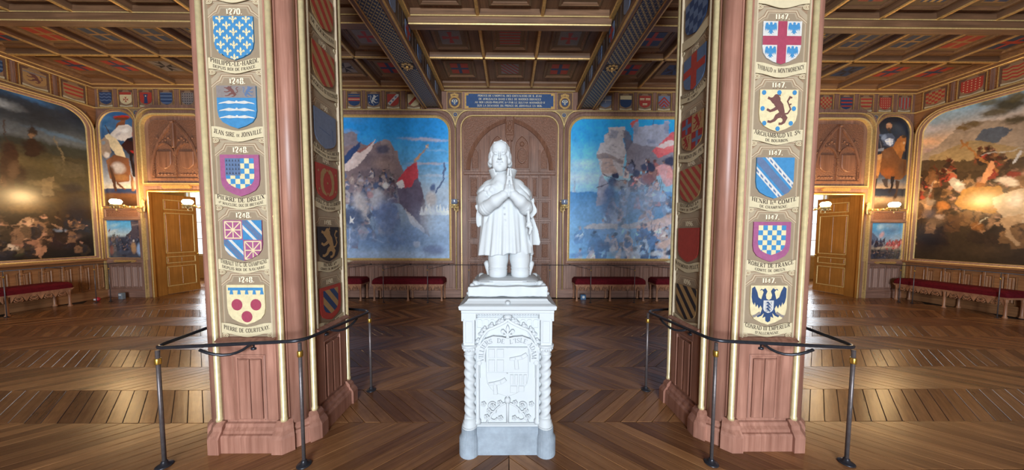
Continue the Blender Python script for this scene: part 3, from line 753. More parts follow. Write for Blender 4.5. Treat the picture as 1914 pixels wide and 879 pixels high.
for sx in (-1, 1):
    c = sx*(BX0+BX1)/2; hw = (BX1-BX0)/2; zb = 4.935
    mb = MB(); mb.box(c-hw+.03, c+hw-.03, YB, YW, zb+.03, ZC+.02, 0)
    beam = mb.build('lengthwise_beam', [M['beamdark']], ceiling)
    T = lambda u, v, d: (c+u, v, zb-d)
    for s in (-1, 1):
        mb = MB()
        mb.sweep(T, [(s*hw, YW), (s*hw, YB)] if s > 0 else [(s*hw, YB), (s*hw, YW)], [(0, -.09), (.0, -.01), (-.015, 0), (-.03, 0), (-.045, -.006), (-.075, -.010), (-.09, -.026), (-.10, -.026)][::1], False, [0, 1, 1, 0, 0, 1, 0])
        mb.build('beam_moulding', [M['ceil_y'], M['giltdark']], beam)
        # rail where the beam meets the coffers
        mb = MB(); xx = c+s*hw
        mb.sweep(TCz, [(xx, YW), (xx, YB)], [(-s*.04, -5.39), (s*.035, -5.39), (s*.05, -5.405), (s*.05, -ZC)], False, [1, 1, 0])
        mb.build('beam_rail', [M['ceil_y'], M['giltdark']], beam)
    mb = MB(); mb.rect(T, -hw+.10, hw-.10, 5.95, YW-.12, -.035, -.018, 0); mb.rect(T, -hw+.10, hw-.10, 3.0, 5.72, -.035, -.018, 0); mb.rect(T, -hw+.10, hw-.10, YB, 2.4, -.035, -.018, 0)
    mb.build('interlace_panel', [M['beam']], beam)
    mb = MB(); mb.slab(T, circ(0, 5.835, .13, 20), -.035, -.012, 0, .006)
    for i in range(8):
        g = i*PI/4; mb.slab(T, circ(.085*math.cos(g), 5.835+.085*math.sin(g), .03, 8), -.012, -.002, 1, .003)
    mb.ball((c, 5.835, zb+.0), .028, 1); mb.tube([(c, 5.835, zb), (c, 5.835, zb-.05)], .006, 6, 1); mb.ball((c, 5.835, zb-.055), .014, 1)
    mb.build('boss', [M['beamdark'], M['giltdark']], beam)
    inner = -sx
    Ts = lambda u, v, d: (c+inner*(hw-.03+d), u, v)
    for i, k in enumerate(('plaingrey', 'ice', 'barry', 'payens', 'plaingrey', 'tiles', 'stripes', 'barry')):
        y = 7.2-i*.66
        mb = MB(); mb.rect(Ts, y-.25, y+.25, 5.0, 5.36, 0, .004, 0); mb.sweep(Ts, rc(y-.25, y+.25, 5.0, 5.36), [(0, 0), (0, .012), (.012, .012), (.018, 0)], True, 1)
        pn = mb.build('beam_cheek_panel', [M['beamdark'], M['beamdark']], beam)
        shield(Ts, k, y, 5.05, .24, .27, pn, .004, .012)
# cornice along the walls with two gilded fillets
cor = [(0, ZC+.03), (.25, ZC+.03), (.245, ZC+.002), (.235, ZC), (.225, ZC-.02), (.16, 5.465), (.15, 5.45), (.14, 5.45), (.12, 5.44), (.05, 5.42), (.045, 5.405), (.03, 5.39), (0, 5.385)]
TCor = TH()
def cornice_run(path, nm):
    mb = MB(); mb.sweep(TCor, path, cor, False, [0, 0, 0, 0, 0, 0, 1, 1, 0, 0, 1, 0])
    return struct(nm, mb, [M['ceil'], M['gilt']])
cornice_run([(XW, YB), (XW, YW), (BX1, YW)], 'trim_1')
cornice_run([(BX0, YW), (-BX0, YW)], 'trim_2')
cornice_run([(-BX1, YW), (-XW, YW), (-XW, YB)], 'trim_3')

# ------------------------------------------------------------------ walls
mb = MB()
mb.box(-7.86, 7.86, YW, YW+.28, 0, ZTOP)
for sx in (-1, 1):
    a, b = sorted((sx*7.86, sx*9.44)); mb.box(a, b, YW, YW+.28, 2.82, ZTOP)
    a, b = sorted((sx*9.44, sx*(XW+.3))); mb.box(a, b, YW, YW+.28, 0, ZTOP)
wall_far = struct('wall_far', mb, M['wall'])
walls = {}
for sx, nm in ((-1, 'wall_left'), (1, 'wall_right')):
    mb = MB(); a, b = sorted((sx*XW, sx*(XW+.3))); mb.box(a, b, YB-.2, YW, 0, ZTOP)
    walls[sx] = struct(nm, mb, M['wall_y'])
mb = MB()    # wall behind the viewer: piers between two tall windows
xs = [-XW, -2.1, -.1, .1, 2.1, XW]
for i in range(0, 6, 2): mb.box(xs[i], xs[i+1], YB-.2, YB, 0, ZTOP)
mb.box(-XW, XW, YB-.2, YB, 0, .65); mb.box(-XW, XW, YB-.2, YB, 4.3, ZTOP)
struct('wall_near', mb, M['wall_x'])
# side rooms seen through the doors
M['sidewall'] = plain('ochre_side_room_wall', srgb(190, 160, 110), .7)
def side_room(sx, nm):
    mb = MB(); X = lambda a, b: tuple(sorted((sx*a, sx*b)))
    mb.box(*X(7.0, 7.2), YW+.28, 11.2, 0, 3.9); mb.box(*X(12.6, 12.8), YW+.28, 11.2, 0, 3.9)
    mb.box(*X(7.0, 10.75), 11.0, 11.2, 0, 3.9); mb.box(*X(12.05, 12.8), 11.0, 11.2, 0, 3.9)
    mb.box(*X(10.75, 12.05), 11.0, 11.2, 0, .85); mb.box(*X(10.75, 12.05), 11.0, 11.2, 3.35, 3.9)
    mb.box(*X(XW+.28, 12.8), YW+.1, YW+.28, 0, 3.9); mb.box(*X(7.0, 12.8), YW+.28, 11.2, 3.8, 3.9)
    struct(nm, mb, M['sidewall'])
side_room(-1, 'wall_side_left'); side_room(1, 'wall_side_right')
M['winframe'] = plain('white_window_bar', srgb(230, 230, 226), .5)
for n, sx in ((1, -1), (2, 1)):
    mb = MB(); a, b = sorted((sx*10.75, sx*12.05)); T = lambda u, v, d: (u, 11.06-d, v)
    mb.sweep(T, rc(a, b, .85, 3.35), [(0, 0), (0, .05), (.06, .05), (.06, 0)], True, 0)
    wf = struct('window_%d' % n, mb, M['winframe'])
    for i in (1, 2, 3):
        mb = MB(); mb.rect(T, a+.05, b-.05, .85+i*.625-.012, .85+i*.625+.012, 0, .03); mb.build('glazing_bar', M['winframe'], wf)
    mb = MB(); mb.rect(T, (a+b)/2-.03, (a+b)/2+.03, .9, 3.3, 0, .045); mb.build('mullion', M['winframe'], wf)

# frieze of little shields, pilasters, gilded lines
M['friezeback'] = plain('brown_frieze_ground', srgb(100, 74, 62), .55, 0, .1)
def frieze_panel(T, u, w, kind, parent):
    mb = MB(); mb.rect(T, u-w/2, u+w/2, 4.925, 5.385, 0, .006, 0)
    mb.sweep(T, rc(u-w/2, u+w/2, 4.925, 5.385), [(0, .006), (0, .02), (.012, .02), (.014, .006)], True, 1)
    q = [(u-w*.38, 4.98), (u+w*.38, 4.98), (u+w*.38, 5.30), (u+w*.22, 5.32), (u+w*.16, 5.36), (u-w*.16, 5.36), (u-w*.22, 5.32), (u-w*.38, 5.30)]
    mb.poly(T, q, .0065, 2)
    b = [(u-w*.40, 4.99), (u-w*.40, 4.945), (u-w*.2, 4.945), (u, 4.935), (u+w*.2, 4.945), (u+w*.40, 4.945), (u+w*.40, 4.99), (u+w*.2, 4.975), (u, 4.965), (u-w*.2, 4.975)]
    mb.slab(T, b, .006, .012, 3)
    p = mb.build('frieze_panel', [M['friezeback'], M['giltdark'], M['dim'], M['ribbon']], parent)
    shield(T, kind, u, 5.0, w*.74, .305, p, .006, .014)
def pilaster(T, u, w, parent):
    mb = MB(); mb.rect(T, u-w/2, u+w/2, 4.925, 5.385, 0, .02, 0)
    n = 3 if w < .15 else 5
    for i in range(n): mb.rect(T, u-w/2+w*(i+.25)/n, u-w/2+w*(i+.75)/n, 4.93, 5.38, .02, .03, 0)
    mb.build('frieze_pilaster', [M['wall']], parent)
def frieze_run(T, us, w, kinds, parent):
    for i, (u, k) in enumerate(zip(us, kinds)):
        frieze_panel(T, u, w, k, parent)
        if i+1 < len(us): g = us[i+1]-u-w; pilaster(T, u+(us[i+1]-u)/2, max(.05, g-.02), parent)
US = [2.49, 3.02, 3.52, 4.02, 4.62, 5.13, 5.65, 6.17, 6.7, 7.22, 7.74, 8.28, 8.82, 9.34, 9.85, 10.36]
KL = ['goldbend', 'redbend', 'blulion', 'fess', 'halfblue', 'fess', 'barry', 'redbend', 'chiefgold', 'waves', 'goldbend', 'semis', 'barry', 'redtower', 'goldcross', 'waves']
KR = ['ice', 'chiefgold', 'rakes', 'chevrons', 'ice', 'redbars', 'goldbend', 'blulion', 'fess', 'paly', 'barry', 'redcheck', 'bluered', 'redbars', 'redsemis', 'paly']
frieze_run(TF(-1), US, .40, KL, wall_far); frieze_run(TF(1), US, .40, KR, wall_far)
for sx, ks in ((-1, ['redbars', 'browncoat', 'barry', 'redbars', 'waves', 'semis']), (1, ['redcheck', 'redsemis', 'redwaves', 'goldcross', 'redbars', 'paly'])):
    frieze_run(TS(sx), [7.40-.58*i for i in range(6)], .44, ks, walls[sx])
# plaque with the four line inscription and the two crowned monograms
T1 = TF(1)
mb = MB()
pts = [(-1.17, 4.95), (1.17, 4.95), (1.17, 5.355), (-1.17, 5.355)]
mb.slab(T1, pts, 0, .012, 1)
cut = .06; q = [(-1.13+cut, 4.975), (1.13-cut, 4.975), (1.13-cut, 4.975+cut*.7), (1.13, 4.975+cut*.7), (1.13, 5.33-cut*.7), (1.13-cut, 5.33-cut*.7), (1.13-cut, 5.33), (-1.13+cut, 5.33), (-1.13+cut, 5.33-cut*.7), (-1.13, 5.33-cut*.7), (-1.13, 4.975+cut*.7), (-1.13+cut, 4.975+cut*.7)]
mb.slab(T1, q, .012, .016, 0)
M['plaqueblue'] = plain('blue_plaque_paint', srgb(44, 76, 122), .5)
plaque = mb.build('inscription_plaque', [M['plaqueblue'], M['giltdark']], wall_far); plaque['label'] = 'blue plaque with four lines of cream capitals'
mb = MB()
for i, t in enumerate(("PORTES DE L'HOPITAL DES CHEVALIERS DE S. JEAN", "DE JERUSALEM DANS L'ISLE DE RHODES DONNEES", "AU ROI LOUIS-PHILIPPE Ier PAR LE SULTAN MAHMOUD II", "SUR LA DEMANDE DU PRINCE DE JOINVILLE EN 1836.")):
    lettering(mb, T1, t, 0, 5.255-i*.083, .05, .0175, 0, [2.0, 1.98, 2.14, 2.02][i])
mb.build('lettering', M['cream'], plaque, fix=False)
for s in (-1, 1):
    T = TF(1); u = s*1.43
    mb = MB(); mb.rect(T, u-.2, u+.2, 4.935, 5.375, 0, .01, 0); mb.sweep(T, rc(u-.2, u+.2, 4.935, 5.375), [(0, .01), (0, .02), (.012, .02), (.014, .01)], True, 1)
    mb.slab(T, circ(u, 5.115, .085, 20), .01, .016, 2)
    for i in range(22):
        g = 2*PI*i/22; mb.slab(T, circ(u+.125*math.cos(g), 5.115+.135*math.sin(g), .026, 6), .01, .02, 3, .004)
    for i in range(5): mb.slab(T, at([(-.3, -.5), (.3, -.5), (.5, .1), (0, .5), (-.5, .1)], u+(i-2)*.042, 5.295+.012*(2-abs(i-2)), .05, .06), .01, .022, 3)
    mb.slab(T, rc(u-.1, u+.1, 5.245, 5.268), .01, .022, 3)
    p = mb.build('monogram_panel', [M['friezeback'], M['giltdark'], M['plaqueblue'], M['dim2']] if 'dim2' in M else [M['friezeback'], M['giltdark'], M['plaqueblue'], M['giltdark']], wall_far)
    mb = MB(); lettering(mb, T, 'P', u+.026, 5.055, .12, .017, 0); Tm = lambda a, b, d: T(2*u-a, b, d); lettering(mb, Tm, 'P', u+.026, 5.055, .12, .017, 0)
    mb.build('lettering', M['cream'], p, fix=False)
# gilded line under the frieze, spandrels with a blue roundel over each pier
mb = MB(); mb.rect(T1, -XW, XW, 4.895, 4.918, 0, .03); mb.build('gilded_line', M['gilt'], wall_far)
for sx in (-1, 1):
    mb = MB(); mb.rect(TS(sx), YB, YW, 4.895, 4.918, 0, .03); mb.build('gilded_line', M['gilt'], walls[sx])
M['tan'] = plain('tan_painted_spandrel', srgb(150, 124, 90), .5, 0, .15, 40)
def spandrel(T, u, half, z0, parent):
    pts = []
    for i in range(9): a = PI/2*i/8; pts.append((u-half+half*math.cos(a), z0+(4.89-z0)*math.sin(a)))
    r = [(2*u-a, b) for a, b in pts][::-1]; pts = [p for p in pts if True]
    poly = pts + r
    mb = MB(); mb.slab(T, [(a, b) for a, b in poly[::-1]], 0, .03, 0)
    for c in (pts, r): 
        mb.sweep(T, c, [(-.012, .03), (-.012, .055), (.012, .055), (.012, .03)], False, 1)
    mb.slab(T, circ(u, 4.79, .062, 16), .03, .04, 1); mb.slab(T, circ(u, 4.79, .05, 16), .04, .043, 2)
    mb.slab(T, at(FLEUR, u, 4.79, .07), .043, .046, 0)
    mb.build('spandrel', [M['tan'], M['gilt'], M['plaqueblue']], parent)
def rod(T, u, z0, z1, r, parent, d=.05, name='gilded_rod'):
    mb = MB(); mb.tube([T(u, z0, d), T(u, z1, d)], r, 8); mb.build(name, M['gilt'], parent)
def moulding(T, pts, prof, mats, mi, parent, name='moulding', closed=False):
    mb = MB(); mb.sweep(T, pts, prof, closed, mi); return mb.build(name, mats, parent)
for sx in (-1, 1):
    T = TF(sx)
    spandrel(T, 1.41, .32, 4.42, wall_far); spandrel(T, 9.59, .26, 4.48, wall_far); spandrel(T, 7.66, .3, 4.44, wall_far)
    for u in (1.41, 9.59, 7.66): rod(T, u, .22, 4.44, .016, wall_far)
    # piers beside the carved door: stepped uprights
    for a, b, d in ((1.30, 1.385, .035), (1.435, 1.52, .035), (7.55, 7.63, .035), (7.69, 7.80, .035)):
        mb = MB(); mb.rect(T, a, b, .22, 4.46, 0, d, 0, .01); mb.build('pier_upright', M['wall'], wall_far)
    mb = MB(); mb.rect(T, 1.27, 1.72, 0, .22, 0, .07, 0, .012); mb.rect(T, 1.27, 1.72, .22, .25, 0, .05); mb.build('pier_plinth', M['wall_x'], wall_far)
# carved double door in the middle
def arcpts(c, r, a0, a1, n=12): return [(c[0]+r*math.cos(a0+(a1-a0)*i/n), c[1]+r*math.sin(a0+(a1-a0)*i/n)) for i in range(n+1)]
mb = MB(); mb.rect(T1, -1.24, 1.24, 0, 4.735, 0, .012); door = struct('door_1', mb, M['door'])
moulding(T1, rrect(-1.25, 1.25, 0, 4.745, .3)[1:]+[(-1.25, 0)], [(0, 0), (0, .075), (-.022, .075), (-.024, .05), (-.09, .04), (-.1, 0)], [M['door'], M['gilt'], M['wall']], [1, 1, 0, 2, 2], wall_far, 'door_surround')
def gothic(hw, zs, za, n=12):
    # two-centred pointed arch from (hw,zs) over the apex (0,za)
    h = za-zs; R = (hw*hw+h*h)/(2*hw); a1 = math.asin(min(1, h/R)) if R >= h else PI/2
    right = [(hw-R+R*math.cos(a1*i/n), zs+R*math.sin(a1*i/n)) for i in range(n+1)]
    return right, [(-a, b) for a, b in right][::-1]
R, L = gothic(1.08, 3.38, 4.66)
archpath = R+L[1:]
moulding(T1, archpath, [(.05, .012), (.05, .05), (.02, .075), (-.02, .06), (-.05, .05), (-.06, .012)], M['door'], 0, door, 'arch_moulding')
for s in (-1, 1):   # carved spandrels of the arch
    q = [(s*a, b) for a, b in R]+[(s*.08, 4.70), (s*1.0, 4.70), (s*1.2, 4.5), (s*1.2, 3.38)]
    mb = MB(); mb.slab(T1, q, .012, .03); mb.build('carved_spandrel', M['doorcarve'], door)
mb = MB(); mb.rect(T1, -.11, .11, 4.25, 4.735, .012, .11, 0, .02); mb.rect(T1, -.08, .08, 4.32, 4.62, .11, .13, 0, .015); mb.slab(T1, [(-.07, 4.12), (.07, 4.12), (.11, 4.25), (-.11, 4.25)], .012, .1)
mb.ball((0, YW-.14, 4.55), (.04, .03, .05)); mb.ball((0, YW-.14, 4.44), (.05, .03, .09)); mb.build('carved_keystone', M['doorcarve'], door)
mb = MB(); mb.rect(T1, -1.2, 1.2, 3.25, 3.33, .012, .06, 0, .012); mb.build('transom', M['door'], door)
mb = MB(); mb.rect(T1, -.04, .04, .05, 4.2, .012, .075, 0, .012); mb.build('meeting_stile', M['door'], door)
for s in (-1, 1):
    T = TF(s)
    for u in (.78, 1.1, .54):
        mb = MB(); mb.rect(T, u-.02, u+.02, .05, 3.3, .012, .04, 0, .008)
        if u < 1: mb.rect(T, u-.02, u+.02, 3.33, 3.9 if u > .7 else 4.25, .012, .04, 0, .008)
        mb.build('door_stile', M['door'], door)
    for z in (2.62, 2.06, 1.515, 1.0): 
        mb = MB(); mb.rect(T, .04, 1.12, z-.03, z+.03, .012, .035, 0, .008); mb.build('door_rail', M['door'], door)
    for (z0, z1) in ((2.66, 3.2), (2.1, 2.58), (1.555, 2.02), (1.04, 1.475), (.28, .96)):
        for (a, b) in ((.815, 1.065), (.575, .745), (.08, .505)):
            mb = MB(); mb.sweep(T, rc(a, b, z0, z1), [(0, .012), (0, .035), (.02, .035), (.03, .02)], True, 0)
            mb.rect(T, a+.045, b-.045, z0+.045, z1-.045, .012, .03, 1, .012)
            mb.build('door_panel', [M['door'], M['doorcarve']], door)
    # tracery panels of the tympanum: a shield in a pointed frame, a lancet beside it
    R2, L2 = gothic(.2, 3.95, 4.28)
    fr = [(u+.32, v) for u, v in R2+L2[1:]]+[(.12, 3.4), (.52, 3.4)]
    mb = MB(); mb.slab(T, fr, .012, .02, 1); mb.sweep(T, fr, [(0, .012), (0, .045), (.025, .045), (.035, .02)], True, 0)
    mb.slab(T, circ(.32, 3.74, .12, 18, .2), .02, .05, 0, .015); mb.slab(T, circ(.32, 3.74, .09, 18, .16), .05, .062, 1, .01)
    mb.ball(T(.32, 4.05, .04), (.06, .03, .06), 1); mb.build('tracery_panel', [M['door'], M['doorcarve']], door)
    R3, L3 = gothic(.1, 3.75, 3.95)
    fr = [(u+.9, v) for u, v in R3+L3[1:]]+[(.8, 3.4), (1.0, 3.4)]
    mb = MB(); mb.slab(T, fr, .012, .02, 1); mb.sweep(T, fr, [(0, .012), (0, .035), (.02, .035), (.03, .02)], True, 0); mb.build('tracery_panel', [M['door'], M['doorcarve']], door)
# dado: linenfold panels between ledge and baseboard
def dado_mesh(w, h, folds=3):
    mb = MB(); T = lambda u, v, d: (u, -d, v)
    mb.sweep(T, rc(0, w, 0, h), [(-.001, 0), (0, .016), (.008, .016), (.018, .004)], True, 0)
    k = w-.05
    for i in range(folds):
        a = .025+k*i/folds; b = .025+k*(i+1)/folds; m = (a+b)/2
        mb.add([T(a, .025, .003), T(m, .035, .016), T(b, .025, .003), T(b, h-.03, .003), T(m, h-.05, .016), T(a, h-.03, .003)], [(0, 1, 4, 5), (1, 2, 3, 4), (0, 2, 1), (3, 5, 4)], 0)
    return mb
def place(o, T, u, v, rz):
    x, y, z = T(u, v, .002); o.location = (x, y, z); o.rotation_euler = (0, 0, rz)
first = dado_mesh(.185, .585).mesh('dado_panel', M['wall'])
firsty = dado_mesh(.185, .585).mesh('dado_panel', M['wall_y'])
for sx in (-1, 1):
    T = TF(sx); n = 22
    for i in range(n):
        o = link('dado_panel', first, wall_far); u = 1.78+i*.258; place(o, T, u+(.185 if sx < 0 else 0), .255, 0)
    for i in range(5):
        o = link('dado_panel', first, wall_far); u = 9.66+i*.175; place(o, T, u+(.17 if sx < 0 else 0), .255, 0); o.scale = (.9, 1, 1)
    for a, b in ((1.72, 7.72), (9.60, XW)):
        mb = MB(); mb.rect(T, a, b, 0, .20, 0, .05, 0, .008); mb.rect(T, a, b, .20, .235, 0, .03); struct('baseboard_'+('left' if sx < 0 else 'right')+('_far' if a < 5 else '_niche'), mb, M['wall_x'])
    mb = MB(); mb.sweep(T, [(1.56, .93), (7.56, .93)], [(-.05, 0), (-.05, .02), (-.03, .035), (.0, .05), (.03, .08), (.05, .08), (.06, .06), (.06, 0)], False, 0); mb.build('dado_ledge', M['wall_x'], wall_far)
    Ts = TS(sx)
    for i in range(28):
        o = link('dado_panel', firsty, walls[sx]); place(o, Ts, 7.36-i*.30+(.185 if sx < 0 else 0), .255, -sx*PI/2)
    mb = MB(); mb.rect(Ts, YB, YW, 0, .22, 0, .05, 0, .008); struct('baseboard_'+('left' if sx < 0 else 'right'), mb, M['wall_y'])
    mb = MB(); mb.sweep(Ts, [(YB, .96), (YW, .96)], [(-.06, 0), (-.06, .02), (-.03, .035), (.0, .05), (.03, .10), (.06, .10), (.075, .07), (.075, 0)], False, 0); mb.build('dado_ledge', M['wall_y'], walls[sx])
    for u in [7.60-i*.30 for i in range(29)]:
        mb = MB(); mb.rect(Ts, u-.02, u+.02, .24, .9, 0, .022, 0, .004); mb.build('dado_post', M['wall_y'], walls[sx])
# wall around each side door: gilded surrounds, carved overdoor panel, name plate, jamb
for sx in (-1, 1):
    T = TF(sx); side = 'left' if sx < 0 else 'right'; U0, U1 = 7.72, 9.58; cu = 8.65
    moulding(T, [(U1, 0)]+rrect(U0, U1, 0, 4.87, .42)[2:]+[(U0, 0)], [(0, 0), (0, .07), (-.022, .07), (-.03, .045), (-.11, .05), (-.12, 0)], [M['wall'], M['gilt']], [1, 1, 0, 0, 0], wall_far, 'bay_surround')
    fr = rrect(cu-.79, cu+.79, 3.0, 4.72, .3)
    moulding(T, fr, [(0, 0), (0, .08), (-.035, .085), (-.045, .05), (-.055, .06), (-.065, .03), (-.07, .03), (-.075, 0)], [M['wall'], M['gilt'], M['giltdark']], [1, 1, 0, 1, 2, 0, 0], wall_far, 'overdoor_frame', True)
    mb = MB(); mb.slab(T, rrect(cu-.68, cu+.68, 3.07, 4.62, .22), 0, .015, 1)
    R, L = gothic(.62, 3.2, 4.56); pth = [(cu+a, b) for a, b in R+L[1:]]
    mb.sweep(T, pth, [(.035, .015), (.03, .05), (-.01, .06), (-.04, .04), (-.045, .015)], False, 0)
    mb.rect(T, cu-.035, cu+.035, 3.9, 4.58, .015, .09, 0, .015); mb.ball(T(cu, 4.55, .08), (.05, .04, .04), 0)
    for du in (0, -.56, .56):
        for k in range(22): mb.slab(T, circ(cu+du, 3.16+k*.034, .02, 6, .016), .015, .05, 0, .006)
    mb.rect(T, cu-.62, cu+.62, 3.08, 3.14, .015, .05, 0, .01)
    for s in (-1, 1):
        q = [(cu+s*.29+a*.36, 3.36+b*.46) for a, b in SH]; mb.slab(T, q, .015, .05, 0, .015)
        R4, L4 = gothic(.26, 3.72, 4.02); pp = [(cu+s*.29+a, b) for a, b in R4+L4[1:]]
        mb.sweep(T, pp, [(.02, .015), (.02, .05), (-.02, .05), (-.02, .015)], False, 0)
        for k in range(5): mb.ball(T(cu+s*(.12+.085*k), 3.23, .02), (.035, .03, .03), 0, 8, 5)
        for k in range(6): mb.ball(T(cu+s*(.1+.07*k), 4.12+.05*math.sin(k*1.7), .02), (.03, .03, .035), 0, 8, 5)
    mb.build('carved_overdoor_panel', [M['door'], M['doorcarve']], wall_far)
    mb = MB(); mb.slab(T, [(cu-.33, 2.86), (cu+.33, 2.86), (cu+.38, 2.91), (cu+.33, 2.96), (cu-.33, 2.96), (cu-.38, 2.91)], .02, .075, 0, .008); mb.build('name_plate', M['giltdark'], wall_far)
    moulding(T, [(U1-.14, 0), (U1-.14, 2.82), (U0+.14, 2.82), (U0+.14, 0)], [(.055, 0), (.05, .05), (.03, .055), (.0, .05), (-.005, .02), (-.005, -.1)], [M['oak'], M['gilt']], [0, 1, 0, 1, 0], wall_far, 'door_architrave')
    mb = MB()
    for u in (U1-.14, U0+.14): mb.rect(T, u-.02, u+.02, 0, 2.82, -.28, .0)
    mb.rect(T, U0+.14, U1-.14, 2.80, 2.84, -.28, 0); mb.build('door_jamb', M['oak'], wall_far)
    # open door leaf, hinged behind the jamb
    hx, hy, ex, ey = 9.47, 7.99, 9.36, 8.82; Ln = math.hypot(ex-hx, ey-hy); du, dv = (ex-hx)/Ln, (ey-hy)/Ln
    Tl = lambda u, v, d: (sx*(hx+du*u-dv*d), hy+dv*u+du*d, v)
    mb = MB(); mb.rect(Tl, 0, Ln, .012, 2.76, -.025, .025, 0)
    leaf = struct('door_%d' % (2 if sx < 0 else 3), mb, M['oak'])
    for (a, b, z0, z1) in ((.08, Ln-.08, 2.34, 2.62), (.08, Ln-.08, 1.14, 2.26), (.08, Ln-.08, .86, 1.05), (.08, Ln-.08, .22, .78)):
        mb = MB(); mb.sweep(Tl, rc(a, b, z0, z1), [(0, .025), (0, .036), (.018, .036), (.024, .028)], True, 1)
        mb.rect(Tl, a+.04, (a+b)/2-.002, z0+.04, z1-.04, .025, .032, 0, .005); mb.rect(Tl, (a+b)/2+.002, b-.04, z0+.04, z1-.04, .025, .032, 0, .005)
        mb.build('door_panel', [M['oak'], M['gilt']], leaf)
    mb = MB(); mb.rect(Tl, .0, Ln, .015, .14, .025, .035); mb.build('kick_board', M['oak'], leaf)
    mb = MB(); mb.tube([Tl(Ln-.07, 1.09, .025), Tl(Ln-.07, 1.09, .07)], .012, 8); mb.ball(Tl(Ln-.07, 1.09, .085), .028); mb.build('door_knob', M['brass'], leaf)

